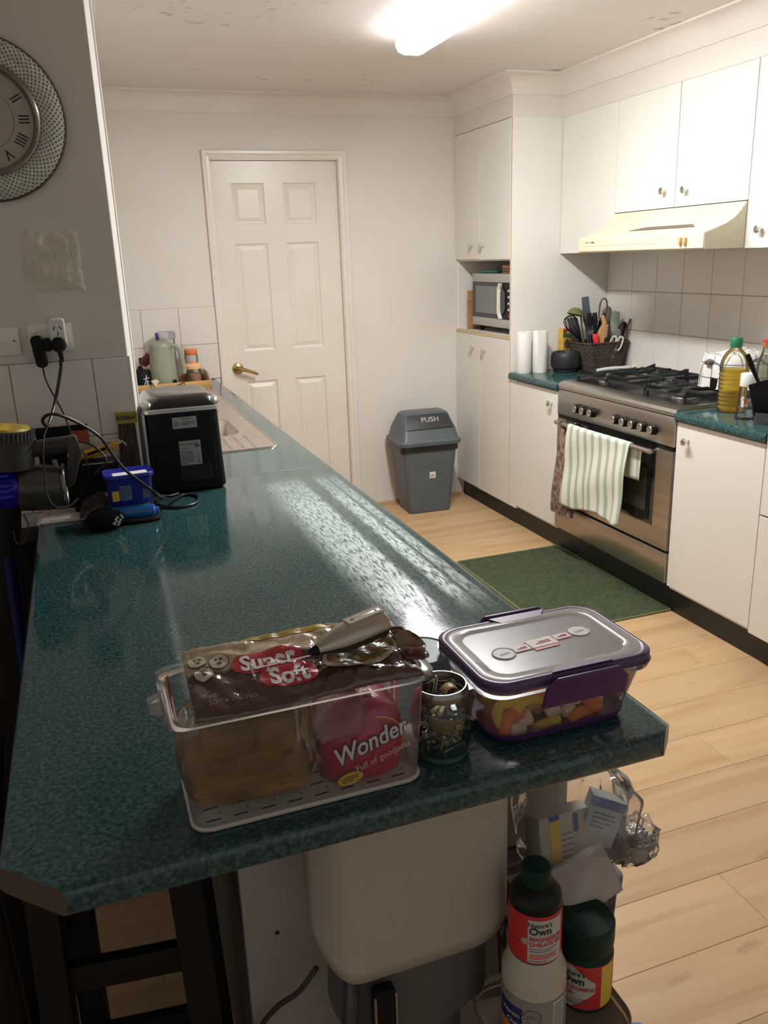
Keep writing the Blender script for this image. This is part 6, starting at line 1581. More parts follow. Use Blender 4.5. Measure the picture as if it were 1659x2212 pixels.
PLG = [mat('beige_plug', (0.42, 0.34, 0.22), 0.6), mat('grey_plug', (0.26, 0.25, 0.23), 0.6)]
for i in range(9):
    a = rnd.uniform(0, 2*pi); z = 0.016+0.0085*i if i < 6 else 0.080
    r_ = 0.021 if i < 6 else 0.014
    g = MB()
    g.lathe([(0.0022, 0), (0.0030, 0.002), (0.0026, 0.005), (0.0031, 0.008), (0.0026, 0.011), (0.0031, 0.014), (0.0026, 0.017), (0.0034, 0.022)], 8)
    o = g.build('wall_plug', PLG[i % 2], None, loc=jc+V((r_*cos(a), r_*sin(a)-0.004, z)), rot=(rnd.uniform(0.9, 1.6), 0, a+1.2))
    tag(o, f'{["beige", "grey"][i % 2]} ribbed wall plug among the screws in the jar', 'wall plug', f'{["beige", "grey"][i % 2]} wall plugs in the jar')
vn = MB().grid(lambda u, v: jc+V((0.012+(0.013-0.003*u)*cos(R_(230+330*u)), -0.004+0.016*v-0.006, 0.088+(0.013-0.003*u)*sin(R_(230+330*u)))), 24, 3).build('veneer_curl', wood('veneer', (0.52, 0.36, 0.18), (0.42, 0.27, 0.12), scale=(60, 60, 60), knots=False))
vn.modifiers.new('t', 'SOLIDIFY').thickness = 0.0008
tag(vn, 'curled tan strip poking from the jar of screws', 'strip')
v2 = MB().grid(lambda u, v: jc+V((0.0315*sin(R_(-55+100*u)), -0.0315*cos(R_(-55+100*u)), 0.053+0.018*v-0.010*u)), 20, 3).build('tan_label', mat('tan_strip', (0.22, 0.14, 0.06), 0.7, noise=40))
tag(v2, 'tan paper strip lying inside the jar against the glass', 'strip')
v2.modifiers.new('t', 'SOLIDIFY').thickness = 0.0006

# ------------------------------------------------------------------ round blue tin
TIN = mat('dusty_blue_tin', (0.24, 0.32, 0.36), 0.42, noise=8)
tn = thing('round_tin', 'round dusty blue tin with cloud patterned lid behind the jar', 'tin', (0.416, 1.047, ZB))
MB().lathe([(0.043, 0), (0.045, 0.002), (0.045, 0.055)], 48).build('tin_body', TIN, tn)
ld = MB().lathe([(0.0455, 0.050), (0.0465, 0.051), (0.0465, 0.086), (0.0450, 0.088), (0.0435, 0.087), (0.0425, 0.0855), (0.003, 0.0855)], 48, cap0=False).build('lid', TIN, tn)
CLM = mat('sky_print', (0.13, 0.20, 0.27), 0.35, noise=34, col2=(0.66, 0.62, 0.42), bias=(0.40, 0.46), spec=0.2)
MB().lathe([(0.0420, 0.0856), (0.0420, 0.0862)], 40).build('lid_picture', CLM, tn)

# ------------------------------------------------------------------ purple lidded container with sweets
PUR = mat('purple_plastic', (0.085, 0.026, 0.125), 0.38, noise=20, col2=(0.075, 0.022, 0.11))
LIL = film('lilac_plastic', (0.62, 0.50, 0.72), (0.20, 0.11, 0.29), milk=0.62, rough=0.2)
TUBP = film('cloudy_tub', (0.96, 0.95, 0.95), (0.86, 0.82, 0.81), milk=0.11, rough=0.14, ior=1.28)
pc = thing('food_container', 'clear food container with purple rimmed lid, full of jelly sweets', 'container', (0.568, 0.955, ZB))
pc.scale = (1, 1, 1.09)
PCX, PCY = 0.568, 0.955
def psec(z, k=0.0, r=0.035):
    f = z/0.088
    return rr(0.208+0.044*f+2*k, 0.132+0.044*f+2*k, r, 7, (0, 0), z)
MB().loft([psec(0.006, 0, 0.04), psec(0.016), psec(0.086)], cap0=False, cap1=False).build('tub_wall', TUBP, pc, ang=60)
MB().loft([psec(0.0, -0.012), psec(0.002, -0.002), psec(0.010, 0.0012), psec(0.0155, 0.0014), psec(0.0155, -0.0006), psec(0.006, -0.003)]).build('purple_base', PUR, pc, ang=60)
MB().loft([psec(0.0075, -0.005), psec(0.0080, -0.005)]).build('tub_floor', film('magenta_floor', (0.60, 0.20, 0.34), (0.52, 0.10, 0.22), milk=0.7, rough=0.2, ior=1.3), pc, smooth=False)
MB().loft([psec(0.083, 0.0), psec(0.083, 0.007), psec(0.0905, 0.0075), psec(0.0905, 0.0)], cap0=False, cap1=False).build('tub_flange', CLEAR2, pc, ang=60)
MB().loft([psec(0.089, 0.004), psec(0.0905, 0.0055), psec(0.101, 0.0035), psec(0.1035, 0.0), psec(0.1035, -0.006), psec(0.100, -0.0075)], cap0=False, cap1=False).build('lid_rim', mat('purple_lid_rim', (0.10, 0.050, 0.15), 0.35, noise=20), pc, ang=60)
MB().loft([psec(0.1030, -0.005), psec(0.1036, -0.008), psec(0.1036, -0.020, 0.03), psec(0.1010, -0.026, 0.025)], cap0=False, cap1=False).build('lid_border', film('white_border', (0.92, 0.92, 0.93), (0.93, 0.92, 0.93), milk=0.88, rough=0.15, ior=1.22, gloss=0.7), pc, ang=60)
MB().loft([psec(0.1006, -0.025, 0.025), psec(0.1012, -0.025, 0.025)]).build('lid_window', FROST, pc, smooth=False)
for s, nm in ((-1, 'front'), (1, 'back')):
    y = s*0.0925
    pl = [(-0.064, 0.066), (0.064, 0.066), (0.066, 0.090), (0.050, 0.106), (-0.044, 0.106), (-0.060, 0.094)]
    lt_ = MB().prism(pl, -0.0028, 0.0028, frame((0.006, y-s*0.001, 0), (1, 0, 0), (0, s*0.16, 1))).build('latch', PUR, pc, bevel=0.002)
    MB().loft([[V((0.006-0.044, y-s*0.0, 0.1062)), V((0.006+0.050, y, 0.1062)), V((0.006+0.036, y-s*0.016, 0.1040)), V((0.006-0.030, y-s*0.016, 0.1040))], [V((0.006-0.044, y, 0.1035)), V((0.006+0.050, y, 0.1035)), V((0.006+0.036, y-s*0.016, 0.1030)), V((0.006-0.030, y-s*0.016, 0.1030))]]).build('latch_tab', PUR, lt_, smooth=False)
TOPM = lambda x, y, r=0.0: Matrix.Translation((x, y, 0.1014)) @ Matrix.Rotation(r, 4, 'Z')
for x, y in ((-0.066, -0.010), (0.068, 0.012)):
    MB().tube([TOPM(x, y) @ V((0.0165*cos(a), 0.0165*sin(a), 0.0004)) for a in [2*pi*i/36 for i in range(36)]], 0.0009, 5, closed=True).build('press_ring', WHITEP, pc)
    MB().lathe([(0.0150, 0.0), (0.0150, 0.0005)], 32, M=TOPM(x, y)).build('press_disc', mat('press_haze', (0.62, 0.60, 0.62), 0.5), pc)
    text('PRESS', 0.0072, INKG, pc, TOPM(x, y, R_(195)) @ Matrix.Translation((0, 0.002, 0.0009)), 'lettering', sx=0.9)
text('décor', 0.0135, INKG, pc, Matrix.Translation((-0.112, -0.038, 0.1041)) @ Matrix.Rotation(R_(100), 4, 'Z'), 'lettering', bold=0.01)
for x, y, w, h in ((-0.036, -0.006, 0.028, 0.017), (0.0, 0.0, 0.046, 0.026), (0.036, 0.006, 0.028, 0.017)):
    r_ = rect(w, h, TOPM(x, y, R_(4)), REDI, 'label_border', pc, r=0.003)
    rect(w-0.0025, h-0.0025, TOPM(x, y, R_(4)) @ Matrix.Translation((0, 0, 0.0004)), mat('label_cream', (0.66, 0.60, 0.55), 0.5), 'label_paper', pc, r=0.002)
    lines_block(2, w*0.6, h*0.35, TOPM(x, y, R_(184)) @ Matrix.Translation((0, 0, 0.0008)), REDI, pc, name='label_print', fill=0.35)
rect(0.040, 0.006, TOPM(0.0, -0.0155, R_(4)), REDI, 'label_strip', pc)
JEL = {}
for n_, c_ in (('yellow', (0.85, 0.66, 0.06)), ('orange', (0.88, 0.27, 0.04)), ('red', (0.62, 0.04, 0.08)), ('white', (0.84, 0.76, 0.62)), ('peach', (0.85, 0.45, 0.25))):
    JEL[n_] = film(n_+'_jelly', c_, tuple(min(1, q*1.15+0.02) for q in c_), milk=0.93, rough=0.3, ior=1.25)
def worm(ctrl, r): return MB().tube(spline(ctrl, 5), [r*0.6]+[r]*(5*(len(ctrl)-1)-1)+[r*0.6], 9)
wm_ = {'ring': [(0.018*cos(R_(a)), 0.018*sin(R_(a)), 0.003*sin(R_(2*a))) for a in range(0, 250, 40)], 'bend': [(-0.024, 0.0, 0), (-0.012, 0.008, 0.003), (0.004, 0.004, 0.004), (0.018, -0.008, 0.002), (0.028, -0.004, 0)], 'stick': [(-0.022, 0, 0), (0, 0.001, 0.001), (0.022, 0, 0)], 'bean': [(-0.011, 0, 0), (0, 0.002, 0.001), (0.011, 0, 0)]}
rd_ = {'ring': 0.0084, 'bend': 0.0082, 'stick': 0.0070, 'bean': 0.0108}
SWM = {}
def sweet(shape, colr, p, rot, label=None):
    k = (shape, colr)
    if k not in SWM:
        me = worm(wm_[shape], rd_[shape]).mesh('jelly'); me.materials.append(JEL[colr]); SWM[k] = me
    o = bpy.data.objects.new('jelly_sweet', SWM[k]); S.collection.objects.link(o); o.location = p; o.rotation_euler = rot
    nm = {'ring': 'curled jelly worm', 'bend': 'wavy jelly worm', 'stick': 'jelly stick', 'bean': 'plump jelly piece'}[shape]
    wh = 'jar' if p.x < 0.535 else ('latch' if p.x < 0.615 else 'far end'); fr__ = 'front wall' if p.y < 0.922 else 'middle'
    wh = {'jar': 'towards the jar', 'latch': 'below the front latch', 'far end': 'towards the bench corner'}[wh]
    tag(o, label or f'{colr} {nm} in the lidded container, {wh}, by its {fr__}' if fr__ == 'front wall' else f'{colr} {nm} deep in the lidded container, {wh}', 'sweet', f'{colr} {nm}s {wh}, {fr__}')
rnd = random.Random(23)
sw = [('ring', 'yellow'), ('bend', 'yellow'), ('ring', 'orange'), ('bean', 'white'), ('bend', 'orange'), ('stick', 'red'), ('bean', 'white'), ('bean', 'orange'), ('bend', 'peach'), ('bean', 'white'), ('stick', 'orange')]
pos = []
front = [('ring', 'orange', -0.070, 0.018, -0.052), ('ring', 'yellow', -0.072, 0.030, -0.046), ('bean', 'white', -0.052, 0.024, -0.054), ('bean', 'white', -0.010, 0.030, -0.054), ('bend', 'yellow', -0.045, 0.046, -0.048), ('bean', 'white', 0.012, 0.026, -0.055), ('bean', 'white', 0.010, 0.044, -0.056), ('bean', 'white', 0.024, 0.040, -0.052), ('bend', 'orange', 0.035, 0.018, -0.058), ('bean', 'orange', 0.058, 0.020, -0.054), ('bend', 'yellow', 0.030, 0.060, -0.046), ('bean', 'white', -0.068, 0.015, -0.058), ('stick', 'yellow', -0.022, 0.014, -0.060), ('bend', 'orange', -0.028, 0.050, -0.045), ('ring', 'yellow', 0.052, 0.050, -0.040), ('stick', 'red', 0.088, 0.036, -0.040)]
for s_, c_, x, z, y in front:
    sweet(s_, c_, V((PCX+x, PCY+y+0.006, ZB+z)), (rnd.uniform(1.0, 1.9), rnd.uniform(-0.6, 0.6), rnd.uniform(-0.5, 0.5)))
for i in range(58):
    s_, c_ = sw[i % len(sw)]
    x = rnd.uniform(-0.080, 0.080); y = rnd.uniform(-0.038, 0.042); z = 0.017+0.040*(i/58)*(1-0.45*abs(x)/0.08)
    sweet(s_, c_, V((PCX+x, PCY+y, ZB+z)), (rnd.uniform(-0.5, 0.5), rnd.uniform(-0.5, 0.5), rnd.uniform(0, 6.28)))

# ------------------------------------------------------------------ under the bench end
pcab = thing('peninsula_cabinet', 'white laminate cabinet end under the peninsula bench overhang', 'cabinet', (0, 0, 0))
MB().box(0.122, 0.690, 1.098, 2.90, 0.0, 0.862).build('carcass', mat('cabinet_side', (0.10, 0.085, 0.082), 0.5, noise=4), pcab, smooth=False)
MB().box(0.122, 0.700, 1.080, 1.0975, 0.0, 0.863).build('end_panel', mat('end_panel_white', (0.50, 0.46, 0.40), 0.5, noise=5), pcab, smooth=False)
MB().cyl((0.173, 1.0805, 0.525), (0.173, 1.0790, 0.525), 0.0035, n=10).build('screw_hole', INK, pcab)
for a, b_ in ((1.10, 1.66), (1.665, 2.22), (2.225, 2.88)):
    MB().box(0.6905, 0.705, a, b_, 0.11, 0.858).build('door', CAB, pcab, bevel=0.001, seg=1)

ap = thing('white_appliance', 'white and grey appliance with a dark handle under the bench end', 'appliance', (0.356, 0.985, 0.0))
GA = mat('appliance_grey', (0.115, 0.108, 0.102), 0.5, noise=10)
MB().loft([rr(0.170, 0.15, 0.06, 8, (-0.006, 0.0), 0.0), rr(0.170, 0.15, 0.06, 8, (-0.006, 0.0), 0.43), rr(0.250, 0.145, 0.06, 8, (0.0, 0), 0.452), rr(0.244, 0.145, 0.06, 8, (0.004, 0), 0.56), rr(0.240, 0.145, 0.06, 8, (0.004, 0), 0.72)]).build('grey_body', GA, ap, ang=60)
# white front shell: rounded lower corners, wrapped round the sides
WA = mat('appliance_white', (0.44, 0.385, 0.315), 0.45, spec=0.3)
def shell(u, v):
    # u across -1..1, v up
    s = u*2-1; w = 0.146
    t = max(0, (abs(s)-(0.66 if s < 0 else 0.48))/(0.34 if s < 0 else 0.52))
    z0 = 0.575+(0.075 if s < 0 else 0.105)*(1-math.sqrt(max(0, 1-t*t)))
    z = z0+(0.845-z0)*v
    x = w*math.copysign(1-(1-abs(s))**1.0, s)
    y = -0.083+0.060*max(0, (abs(s)-0.72)/0.28)**2
    return V((x, y, z-0.0))
sh = MB().grid(shell, 48, 12).build('white_shell', WA, ap, ang=60)
sh.modifiers.new('t', 'SOLIDIFY').thickness = -0.012
MB().loft([rr(0.290, 0.120, 0.05, 8, (0, 0.015), 0.700), rr(0.290, 0.120, 0.05, 8, (0, 0.015), 0.846)]).build('white_housing', WA, ap, ang=60)
hd_ = MB().prism([(q.x, q.y) for q in rr(0.034, 0.20, 0.008, 4)], -0.010, 0.010, frame((-0.072, -0.098, 0.462), (1, 0, 0), (0, 0, 1))).build('handle', BLACK, ap, bevel=0.004)
for x in (-0.0875, -0.0565):
    MB().box(x-0.0015, x+0.0015, -0.110, -0.106, 0.364, 0.556).build('chrome_edge', mat('dull_chrome', (0.45, 0.40, 0.33), 0.3, 0.9), hd_, smooth=False)
MB().tube(spline([(-0.105, -0.06, 0.585), (-0.118, -0.09, 0.54), (-0.128, -0.095, 0.46), (-0.122, -0.095, 0.38), (-0.112, -0.085, 0.31)], 6), 0.020, 10, sx=0.6).build('side_grip', DARKGREY, ap)
tag(MB().tube(spline([(0.205, 0.955, 0.56), (0.185, 1.0, 0.48), (0.155, 1.04, 0.42), (0.125, 1.06, 0.36), (0.09, 1.05, 0.28)], 6), 0.0045, 7).build('appliance_cord', mat('grey_cord', (0.05, 0.045, 0.042), 0.6)), 'dark cord trailing from the white appliance down to the left', 'cord')

def stool(loc, rz, label):
    t = thing('bar_stool', label, 'stool', loc, rz, group='black stools at the bench')
    SW_ = bpy.data.materials.get('black_stool_wood') or mat('black_stool_wood', (0.008, 0.006, 0.005), 0.45, spec=0.2)
    hs = 0.092; top = 0.800
    for sx__ in (-1, 1):
        for sy__ in (-1, 1):
            a = V((sx__*hs, sy__*0.10, top-0.03)); b_ = V((sx__*(hs+0.020), sy__*0.135, 0.0))
            w = 0.021
            MB().loft([[b_+V((p, q, 0)) for p, q in ((-w, -w), (w, -w), (w, w), (-w, w))], [a+V((p, q, 0)) for p, q in ((-w, -w), (w, -w), (w, w), (-w, w))]]).build('leg', SW_, t, bevel=0.003)
    for sy__ in (-1, 1):
        for z in (0.600, 0.24):
            k = hs+0.020*(1-z/top); yy = sy__*(0.10+0.035*(1-z/top))
            MB().box(-k, k, yy-0.010, yy+0.010, z-0.022, z+0.022).build('rail', SW_, t, bevel=0.003)
    for sx__ in (-1, 1):
        for z in (0.585, 0.20):
            k = 0.10+0.035*(1-z/top); xx = sx__*(hs+0.020*(1-z/top))
            MB().box(xx-0.010, xx+0.010, -k, k, z-0.022, z+0.022).build('rail', SW_, t, bevel=0.003)
    MB().loft([rr(0.28, 0.26, 0.03, 5, (0, 0), top-0.03), rr(0.29, 0.27, 0.035, 5, (0, 0), top-0.02), rr(0.29, 0.27, 0.035, 5, (0, 0), top), rr(0.27, 0.25, 0.03, 5, (0, 0), top+0.008)]).build('seat', SW_, t, ang=50)
    return t
stool((-0.040, 1.13, 0), R_(-7), 'black wooden stool tucked under the bench corner')
stool((-0.345, 1.285, 0), R_(3), 'black wooden stool against the long side of the bench')

sb_ = thing('added_cabinet', 'added dark brown cabinet standing in for shade beyond the end of the bench', 'added_cabinet', (-0.72, 2.345, 0))  # added dark cabinet, its colour standing in for shade on the low wall
DKW = mat('shade_brown', (0.030, 0.022, 0.018), 0.5, spec=0.2, noise=6, nscale=(8, 8, 1), col2=(0.020, 0.014, 0.012))
MB().box(-0.53, 0.53, -0.055, 0.070, 0.04, 0.845).build('carcass', DKW, sb_, bevel=0.003)
MB().box(-0.545, 0.545, -0.065, 0.072, 0.845, 0.865).build('top', DKW, sb_, bevel=0.004)
for x in (-0.265, 0.265):
    d_ = MB().box(x-0.258, x+0.258, -0.070, -0.0555, 0.10, 0.83).build('door', DKW, sb_, bevel=0.003)
    MB().cyl((x*0.2, -0.070, 0.48), (x*0.2, -0.088, 0.48), 0.010, n=12).build('knob', BLACK, d_)
for x in (-0.48, 0.48):
    for y in (-0.03, 0.045): MB().box(x-0.02, x+0.02, y-0.018, y+0.018, 0, 0.04).build('foot', DKW, sb_, smooth=False)

# vitamin bottles on a storage tub
LIDC = film('smoky_lid', (0.80, 0.74, 0.66), (0.40, 0.35, 0.29), milk=0.40, rough=0.2)
stb = thing('storage_tub', 'tall cloudy storage tub with tan lid carrying vitamin bottles', 'tub', (0.547, 0.868, 0.0))
MB().loft([rr(0.190, 0.145, 0.03, 6, (0, 0), 0.0), rr(0.204, 0.155, 0.035, 6, (0, 0), 0.425)], cap1=False).build('tub_wall', film('cloudy_wall', (0.85, 0.80, 0.74), (0.5, 0.46, 0.40), milk=0.35, rough=0.2), stb, ang=60)
MB().loft([rr(0.212, 0.163, 0.04, 6, (0, 0), 0.421), rr(0.216, 0.167, 0.042, 6, (0, 0), 0.424), rr(0.216, 0.167, 0.042, 6, (0, 0), 0.440), rr(0.210, 0.161, 0.038, 6, (0, 0), 0.444), rr(0.196, 0.147, 0.03, 6, (0, 0), 0.4395)]).build('lid', LIDC, stb, ang=60)
def cyl_label(parent, r, z0, z1, a0, a1, m, name, th=0.0005, slope=0.0):
    n = max(4, int(abs(a1-a0)/6))
    return MB().grid(lambda u, v: V(((r+th)*cos(R_(a0+(a1-a0)*u)), (r+th)*sin(R_(a0+(a1-a0)*u)), z0+(z1-z0)*v+slope*(u-0.5)*(1-v))), n, 1).build(name, m, parent, ang=60)
def cyl_text(body, size, m, parent, r, ac, z, bold=0.0, th=0.0011, sx=1.0, align='CENTER', dz=0.0):
    return text(body, size, m, parent, None, 'lettering', align=align, bold=bold, warp=lambda p: V(((r+th)*cos(R_(ac)+p.x*sx/r), (r+th)*sin(R_(ac)+p.x*sx/r), z+p.y+dz*p.x)))
ZT = 0.4440
DKG = mat('dark_green_plastic', (0.006, 0.032, 0.020), 0.5, spec=0.2)
AMB = mat('dark_bottle', (0.008, 0.010, 0.009), 0.3, spec=0.25)
CREAMB = mat('cream_bottle', (0.50, 0.45, 0.36), 0.45)
LW = mat('label_white', (0.52, 0.50, 0.46), 0.5)
GRN = mat('green_print', (0.012, 0.04, 0.02), 0.5)
vb = thing('vitamin_bottle', 'cream vitamin C tub with fruit label under the magnesium bottle', 'bottle', (0.502, 0.845, ZT-0.0035), -0.68)
MB().lathe([(0.044, 0), (0.047, 0.003), (0.047, 0.098), (0.046, 0.102), (0.0465, 0.104), (0.0465, 0.122), (0.040, 0.136), (0.039, 0.148), (0.036, 0.152)], 44).build('tub_body', CREAMB, vb)
cyl_label(vb, 0.0470, 0.004, 0.097, -200, 20, mat('grey_label_band', (0.25, 0.235, 0.215), 0.45), 'label')
cyl_label(vb, 0.0474, 0.042, 0.080, -152, -100, mat('navy_patch', (0.012, 0.018, 0.09), 0.5), 'navy_patch', slope=-0.012)
cyl_text('Vitamin C', 0.0115, LW, vb, 0.0474, -117, 0.066, bold=0.012, align='RIGHT' if False else 'CENTER', sx=0.9)
cyl_text('Chew', 0.0120, LW, vb, 0.0474, -116, 0.051, bold=0.012, sx=0.9)
cyl_label(vb, 0.0474, 0.018, 0.094, -46, -20, LW, 'text_panel')
tx = MB()
for i in range(16):
    z = 0.022+0.0043*i
    tx.grid(lambda u, v: V((0.0481*cos(R_(-44+21*u)), 0.0481*sin(R_(-44+21*u)), z+0.0018*v)), 4, 1)
tx.build('small_print', INKG, vb, smooth=False)
MB().tube([V((0.0477*cos(R_(-82)+p.x/0.0477), 0.0477*sin(R_(-82)+p.x/0.0477), 0.070+p.y)) for p in [V((0.0125*cos(2*pi*i/24), 0.0125*sin(2*pi*i/24), 0)) for i in range(24)]], 0.0008, 4, closed=True).build('seal_ring', mat('seal_ink', (0.10, 0.09, 0.09), 0.5), vb)
cyl_text('QUALITY', 0.0048, bpy.data.materials['seal_ink'], vb, 0.0472, -82, 0.070)
def fruit(ac, z, r, m, name):
    MB().grid(lambda u, v: V((0.0478*cos(R_(ac)+r*v*cos(2*pi*u)/0.047), 0.0478*sin(R_(ac)+r*v*cos(2*pi*u)/0.047), z+r*v*sin(2*pi*u))), 16, 3).build(name, m, vb, smooth=False)
OR2 = mat('orange_fruit', (0.50, 0.13, 0.02), 0.5, noise=60, col2=(0.55, 0.24, 0.06)); RED2 = mat('red_fruit', (0.36, 0.03, 0.02), 0.5, noise=60); GR2 = mat('leaf_print', (0.06, 0.10, 0.02), 0.5, noise=80)
for a_, z, r, m in ((-136, 0.034, 0.013, OR2), (-112, 0.026, 0.013, RED2), (-124, 0.014, 0.012, GR2), (-92, 0.034, 0.011, GR2), (-86, 0.020, 0.014, OR2), (-104, 0.010, 0.009, OR2), (-72, 0.016, 0.010, OR2)): fruit(a_, z, r, m, 'fruit_print')

mg = thing('vitamin_bottle', 'dark magnesium bottle with red and white label, topmost of its stack', 'bottle', (0.502, 0.845, ZT-0.0035+0.1525), -0.47)
MB().lathe([(0.035, 0), (0.0375, 0.003), (0.0375, 0.090), (0.036, 0.098), (0.028, 0.108), (0.019, 0.114), (0.0175, 0.118)], 40).build('bottle_body', AMB, mg)
MB().lathe([(0.0205, 0.114), (0.0210, 0.116), (0.0210, 0.138), (0.019, 0.1405), (0.004, 0.141)], 32).build('cap', DKG, mg)
cyl_label(mg, 0.0375, 0.004, 0.084, -205, 25, REDI, 'red_label')
cyl_label(mg, 0.0379, 0.006, 0.078, -108, -28, LW, 'white_panel')
cyl_text("Nature's", 0.0110, GRN, mg, 0.0379, -82, 0.070, bold=0.012, sx=0.9)
cyl_text('Own', 0.0165, GRN, mg, 0.0379, -81, 0.0595, bold=0.025, sx=0.95)
cyl_text('MAGNESIUM', 0.0092, REDI, mg, 0.0379, -104, 0.0465, bold=0.025, sx=0.92, align='LEFT')
cyl_text('CHELATE 500', 0.0092, REDI, mg, 0.0379, -104, 0.0375, bold=0.025, sx=0.88, align='LEFT')
def mini(parent, r, a0, a1, zs, m):
    t_ = MB()
    for z, k in zs: t_.grid(lambda u, v: V(((r+0.0008)*cos(R_(a0+(a1-a0)*k*u)), (r+0.0008)*sin(R_(a0+(a1-a0)*k*u)), z+0.0014*v)), 5, 1)
    t_.build('small_print', m, parent, smooth=False)
mini(mg, 0.0379, -104, -45, [(0.029, 1), (0.025, 0.8)], INKG); mini(mg, 0.0379, -104, -40, [(0.019, 1), (0.016, 0.9), (0.013, 1)], REDI); mini(mg, 0.0379, -104, -50, [(0.0085, 0.7)], INKG)
MB().grid(lambda u, v: V((0.0386*cos(R_(-113)+0.0058*v*cos(2*pi*u)/0.0379), 0.0386*sin(R_(-113)+0.0058*v*cos(2*pi*u)/0.0379), 0.041+0.0058*v*sin(2*pi*u))), 16, 2).build('seal', mat('seal_cream', (0.40, 0.36, 0.28), 0.5), mg, smooth=False)

gl_ = thing('vitamin_bottle', 'broad green capped glucosamine bottle with red, white and yellow label', 'bottle', (0.606, 0.872, ZT-0.0035), -0.94)
MB().lathe([(0.040, 0), (0.043, 0.004), (0.043, 0.092), (0.038, 0.100), (0.034, 0.102)], 40).build('bottle_body', DKG, gl_)
MB().lathe([(0.0415, 0.098), (0.0425, 0.100), (0.0425, 0.110), (0.0435, 0.112), (0.0435, 0.142), (0.041, 0.1455), (0.004, 0.146)], 44).build('cap', DKG, gl_)
cyl_label(gl_, 0.0430, 0.010, 0.090, -215, 30, REDI, 'red_label')
cyl_label(gl_, 0.0434, 0.012, 0.088, -34, 0, YELI, 'yellow_stripe')
lw = MB().grid(lambda u, v: V((0.0437*cos(R_(-150+104*u)), 0.0437*sin(R_(-150+104*u)), 0.012+0.076*v if u < 0.55 else 0.012+0.030*(u-0.55)/0.45+(0.076-0.058*(u-0.55)/0.45)*v)), 24, 2).build('white_panel', LW, gl_)
cyl_text("Nature's", 0.0125, GRN, gl_, 0.0438, -93, 0.075, bold=0.012, sx=0.9)
cyl_text('Own', 0.0185, GRN, gl_, 0.0438, -91, 0.0625, bold=0.025, sx=0.95)
cyl_text('GLUCOSAMINE', 0.0095, REDI, gl_, 0.0438, -84, 0.0485, bold=0.015, sx=0.85)
cyl_text('1500', 0.0095, REDI, gl_, 0.0438, -100, 0.038, bold=0.015, sx=0.9)
cyl_text('JOINT AND STRENGTH', 0.0042, REDI, gl_, 0.0438, -82, 0.0285, bold=0.01)
mini(gl_, 0.0438, -112, -62, [(0.022, 1), (0.018, 0.7)], INKG)

# basket of medicine behind
PB = mat('mauve_basket', (0.13, 0.095, 0.12), 0.55)
pb = thing('plastic_basket', 'mauve slatted plastic basket holding bagged medicine boxes', 'basket', (0.635, 1.008, 0.0))
def bs(z, k=0.0):
    f = z/0.56
    return rr(0.13+0.05*f+2*k, 0.10+0.03*f+2*k, 0.02, 4, (0, 0), z)
MB().loft([bs(0), bs(0.02), bs(0.02, -0.003), bs(0.004, -0.003)]).build('basket_floor', PB, pb, smooth=False)
for z in (0.10, 0.20, 0.30, 0.40, 0.46, 0.51):
    MB().loft([bs(z), bs(z+0.012), bs(z+0.012, -0.003), bs(z, -0.003)], cap0=False, cap1=False).build('band', PB, pb, smooth=False)
MB().loft([bs(0.535, 0.001), bs(0.535, 0.005), bs(0.56, 0.005), bs(0.56, -0.002), bs(0.535, -0.002)], cap0=False, cap1=False).build('rim', PB, pb, smooth=False)
bt_ = MB()
for a_, b_ in zip(bs(0.0, -0.0015), bs(0.545, -0.0015)): bt_.tube([a_, b_], 0.0035, 4)
bt_.build('slats', PB, pb, smooth=False)
BXW = mat('carton_board', (0.50, 0.46, 0.39), 0.6)
m1 = thing('medicine_box', 'white medicine box with yellow end panel and blue pill mark', 'box', (0.628, 0.985, 0.655), R_(4), rot=(R_(-18), R_(6), R_(6)))
MB().box(-0.055, 0.055, -0.020, 0.020, -0.060, 0.030).build('carton', BXW, m1, bevel=0.001, smooth=False)
F1 = FRONT((0, -0.0203, 0))
rect(0.020, 0.064, F1, YELI, 'yellow_panel', m1, c=(-0.026, -0.010)); rect(0.020, 0.008, F1, mat('mid_blue', (0.03, 0.07, 0.28), 0.5), 'blue_tip', m1, c=(-0.026, 0.0265))
rect(0.010, 0.030, F1, bpy.data.materials['mid_blue'], 'blue_pill', m1, c=(0.016, 0.012), r=0.004)
lines_block(2, 0.030, 0.008, F1 @ Matrix.Translation((0.046, -0.008, 0)) @ Matrix.Rotation(R_(-90), 4, 'Z'), INK, m1)
lines_block(5, 0.024, 0.045, F1, INKG, m1, (-0.002, -0.02), fill=0.2)
m2_ = thing('medicine_box', 'white medicine box with blue top edge leaning at the bag end', 'box', (0.700, 0.975, 0.672), rot=(R_(-10), R_(18), R_(-25)))
MB().box(-0.028, 0.028, -0.016, 0.016, -0.050, 0.030).build('carton', mat('pale_carton', (0.46, 0.48, 0.50), 0.6), m2_, bevel=0.001, smooth=False)
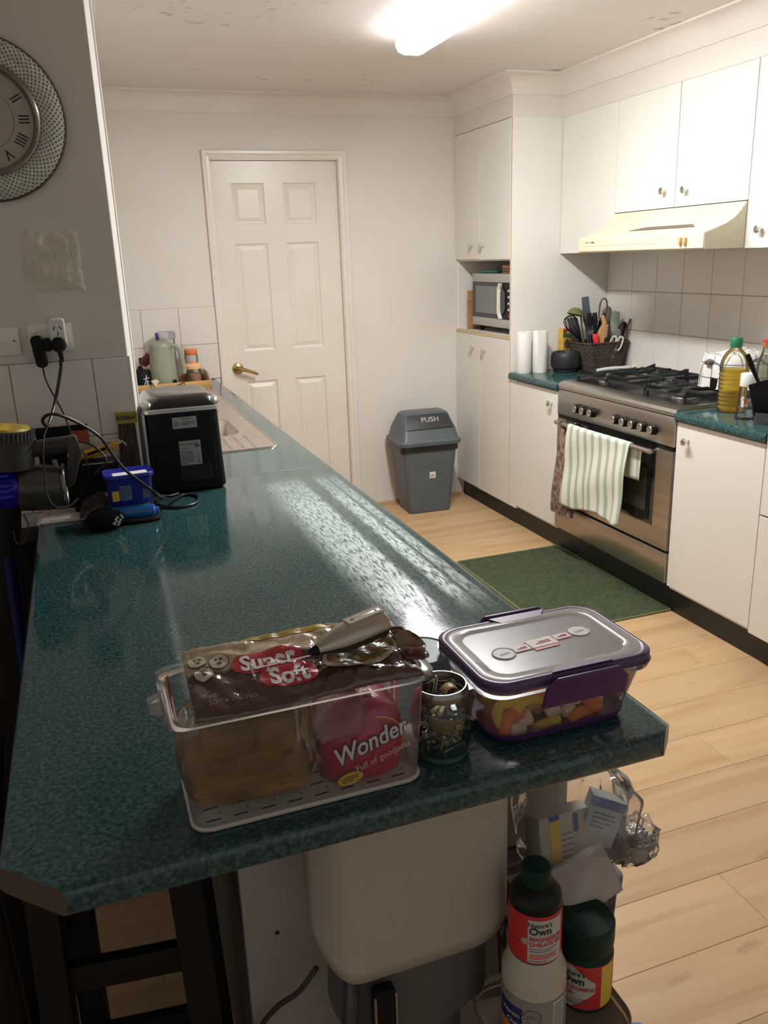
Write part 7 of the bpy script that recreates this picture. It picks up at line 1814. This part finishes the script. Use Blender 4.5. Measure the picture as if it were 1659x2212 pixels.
rect(0.056, 0.016, FRONT((0, -0.0163, 0.022)), mat('soft_blue', (0.10, 0.16, 0.40), 0.5), 'blue_band', m2_)
lines_block(4, 0.036, 0.030, FRONT((0, -0.0163, -0.008)), mat('blue_ink', (0.10, 0.14, 0.30), 0.6), m2_, fill=0.25)
m3 = thing('medicine_packet', 'crumpled white paper packet on the basket behind the magnesium bottle', 'packet', (0.628, 0.918, 0.607), rot=(R_(-30), R_(-14), R_(2)))
MB().grid(lambda u, v: V((-0.052+0.105*u, 0.004*mnoise.noise(V((u*4, v*4, 2)))-0.008*sin(pi*u)*sin(pi*v), -0.042+0.080*v)), 16, 16).build('paper_skin', mat('soft_white_paper', (0.52, 0.46, 0.42), 0.7, noise=14, col2=(0.42, 0.33, 0.29)), m3).modifiers.new('t', 'SOLIDIFY').thickness = 0.006
blob((0, 0, 0), (0.092, 0.066, 0.080), 0.20, 2.2, 31, 50, 32).build('clear_bag', BAGF, None, loc=(0.655, 0.990, 0.662), ang=80)
bpy.context.view_layer.update()
tag(bpy.data.objects['clear_bag.001'] if 'clear_bag.001' in bpy.data.objects else bpy.data.objects['clear_bag'], 'crinkled clear plastic bag around the medicine boxes', 'bag')
fo = blob((0, 0, 0), (0.034, 0.026, 0.024), 0.5, 3.5, 12, 40, 26).build('foil_wrapper', mat('crumpled_foil', (0.42, 0.40, 0.38), 0.22, 0.7, noise=22, col2=(0.09, 0.055, 0.10), bias=(0.42, 0.5), bump=(90, 1.0, 0.006)), None, loc=(0.738, 0.955, 0.612), ang=30)
tag(fo, 'crumpled shiny foil wrapper at the basket corner', 'wrapper')
fo2 = blob((0, 0, 0), (0.038, 0.030, 0.034), 0.3, 3.0, 44, 36, 22).build('clear_wrapper', BAGF, None, loc=(0.748, 0.955, 0.620), ang=60)
tag(fo2, 'clear cellophane crumpled over the foil at the basket corner', 'wrapper')
tag(rbox(0.08, 0.05, 0.03, 0.02, 0.004, c=(0.865, 1.070), z=0.0005).build('blue_dish', mat('blue_dish', (0.03, 0.10, 0.42), 0.4)), 'small blue plastic dish on the floor beside the tubs', 'dish')
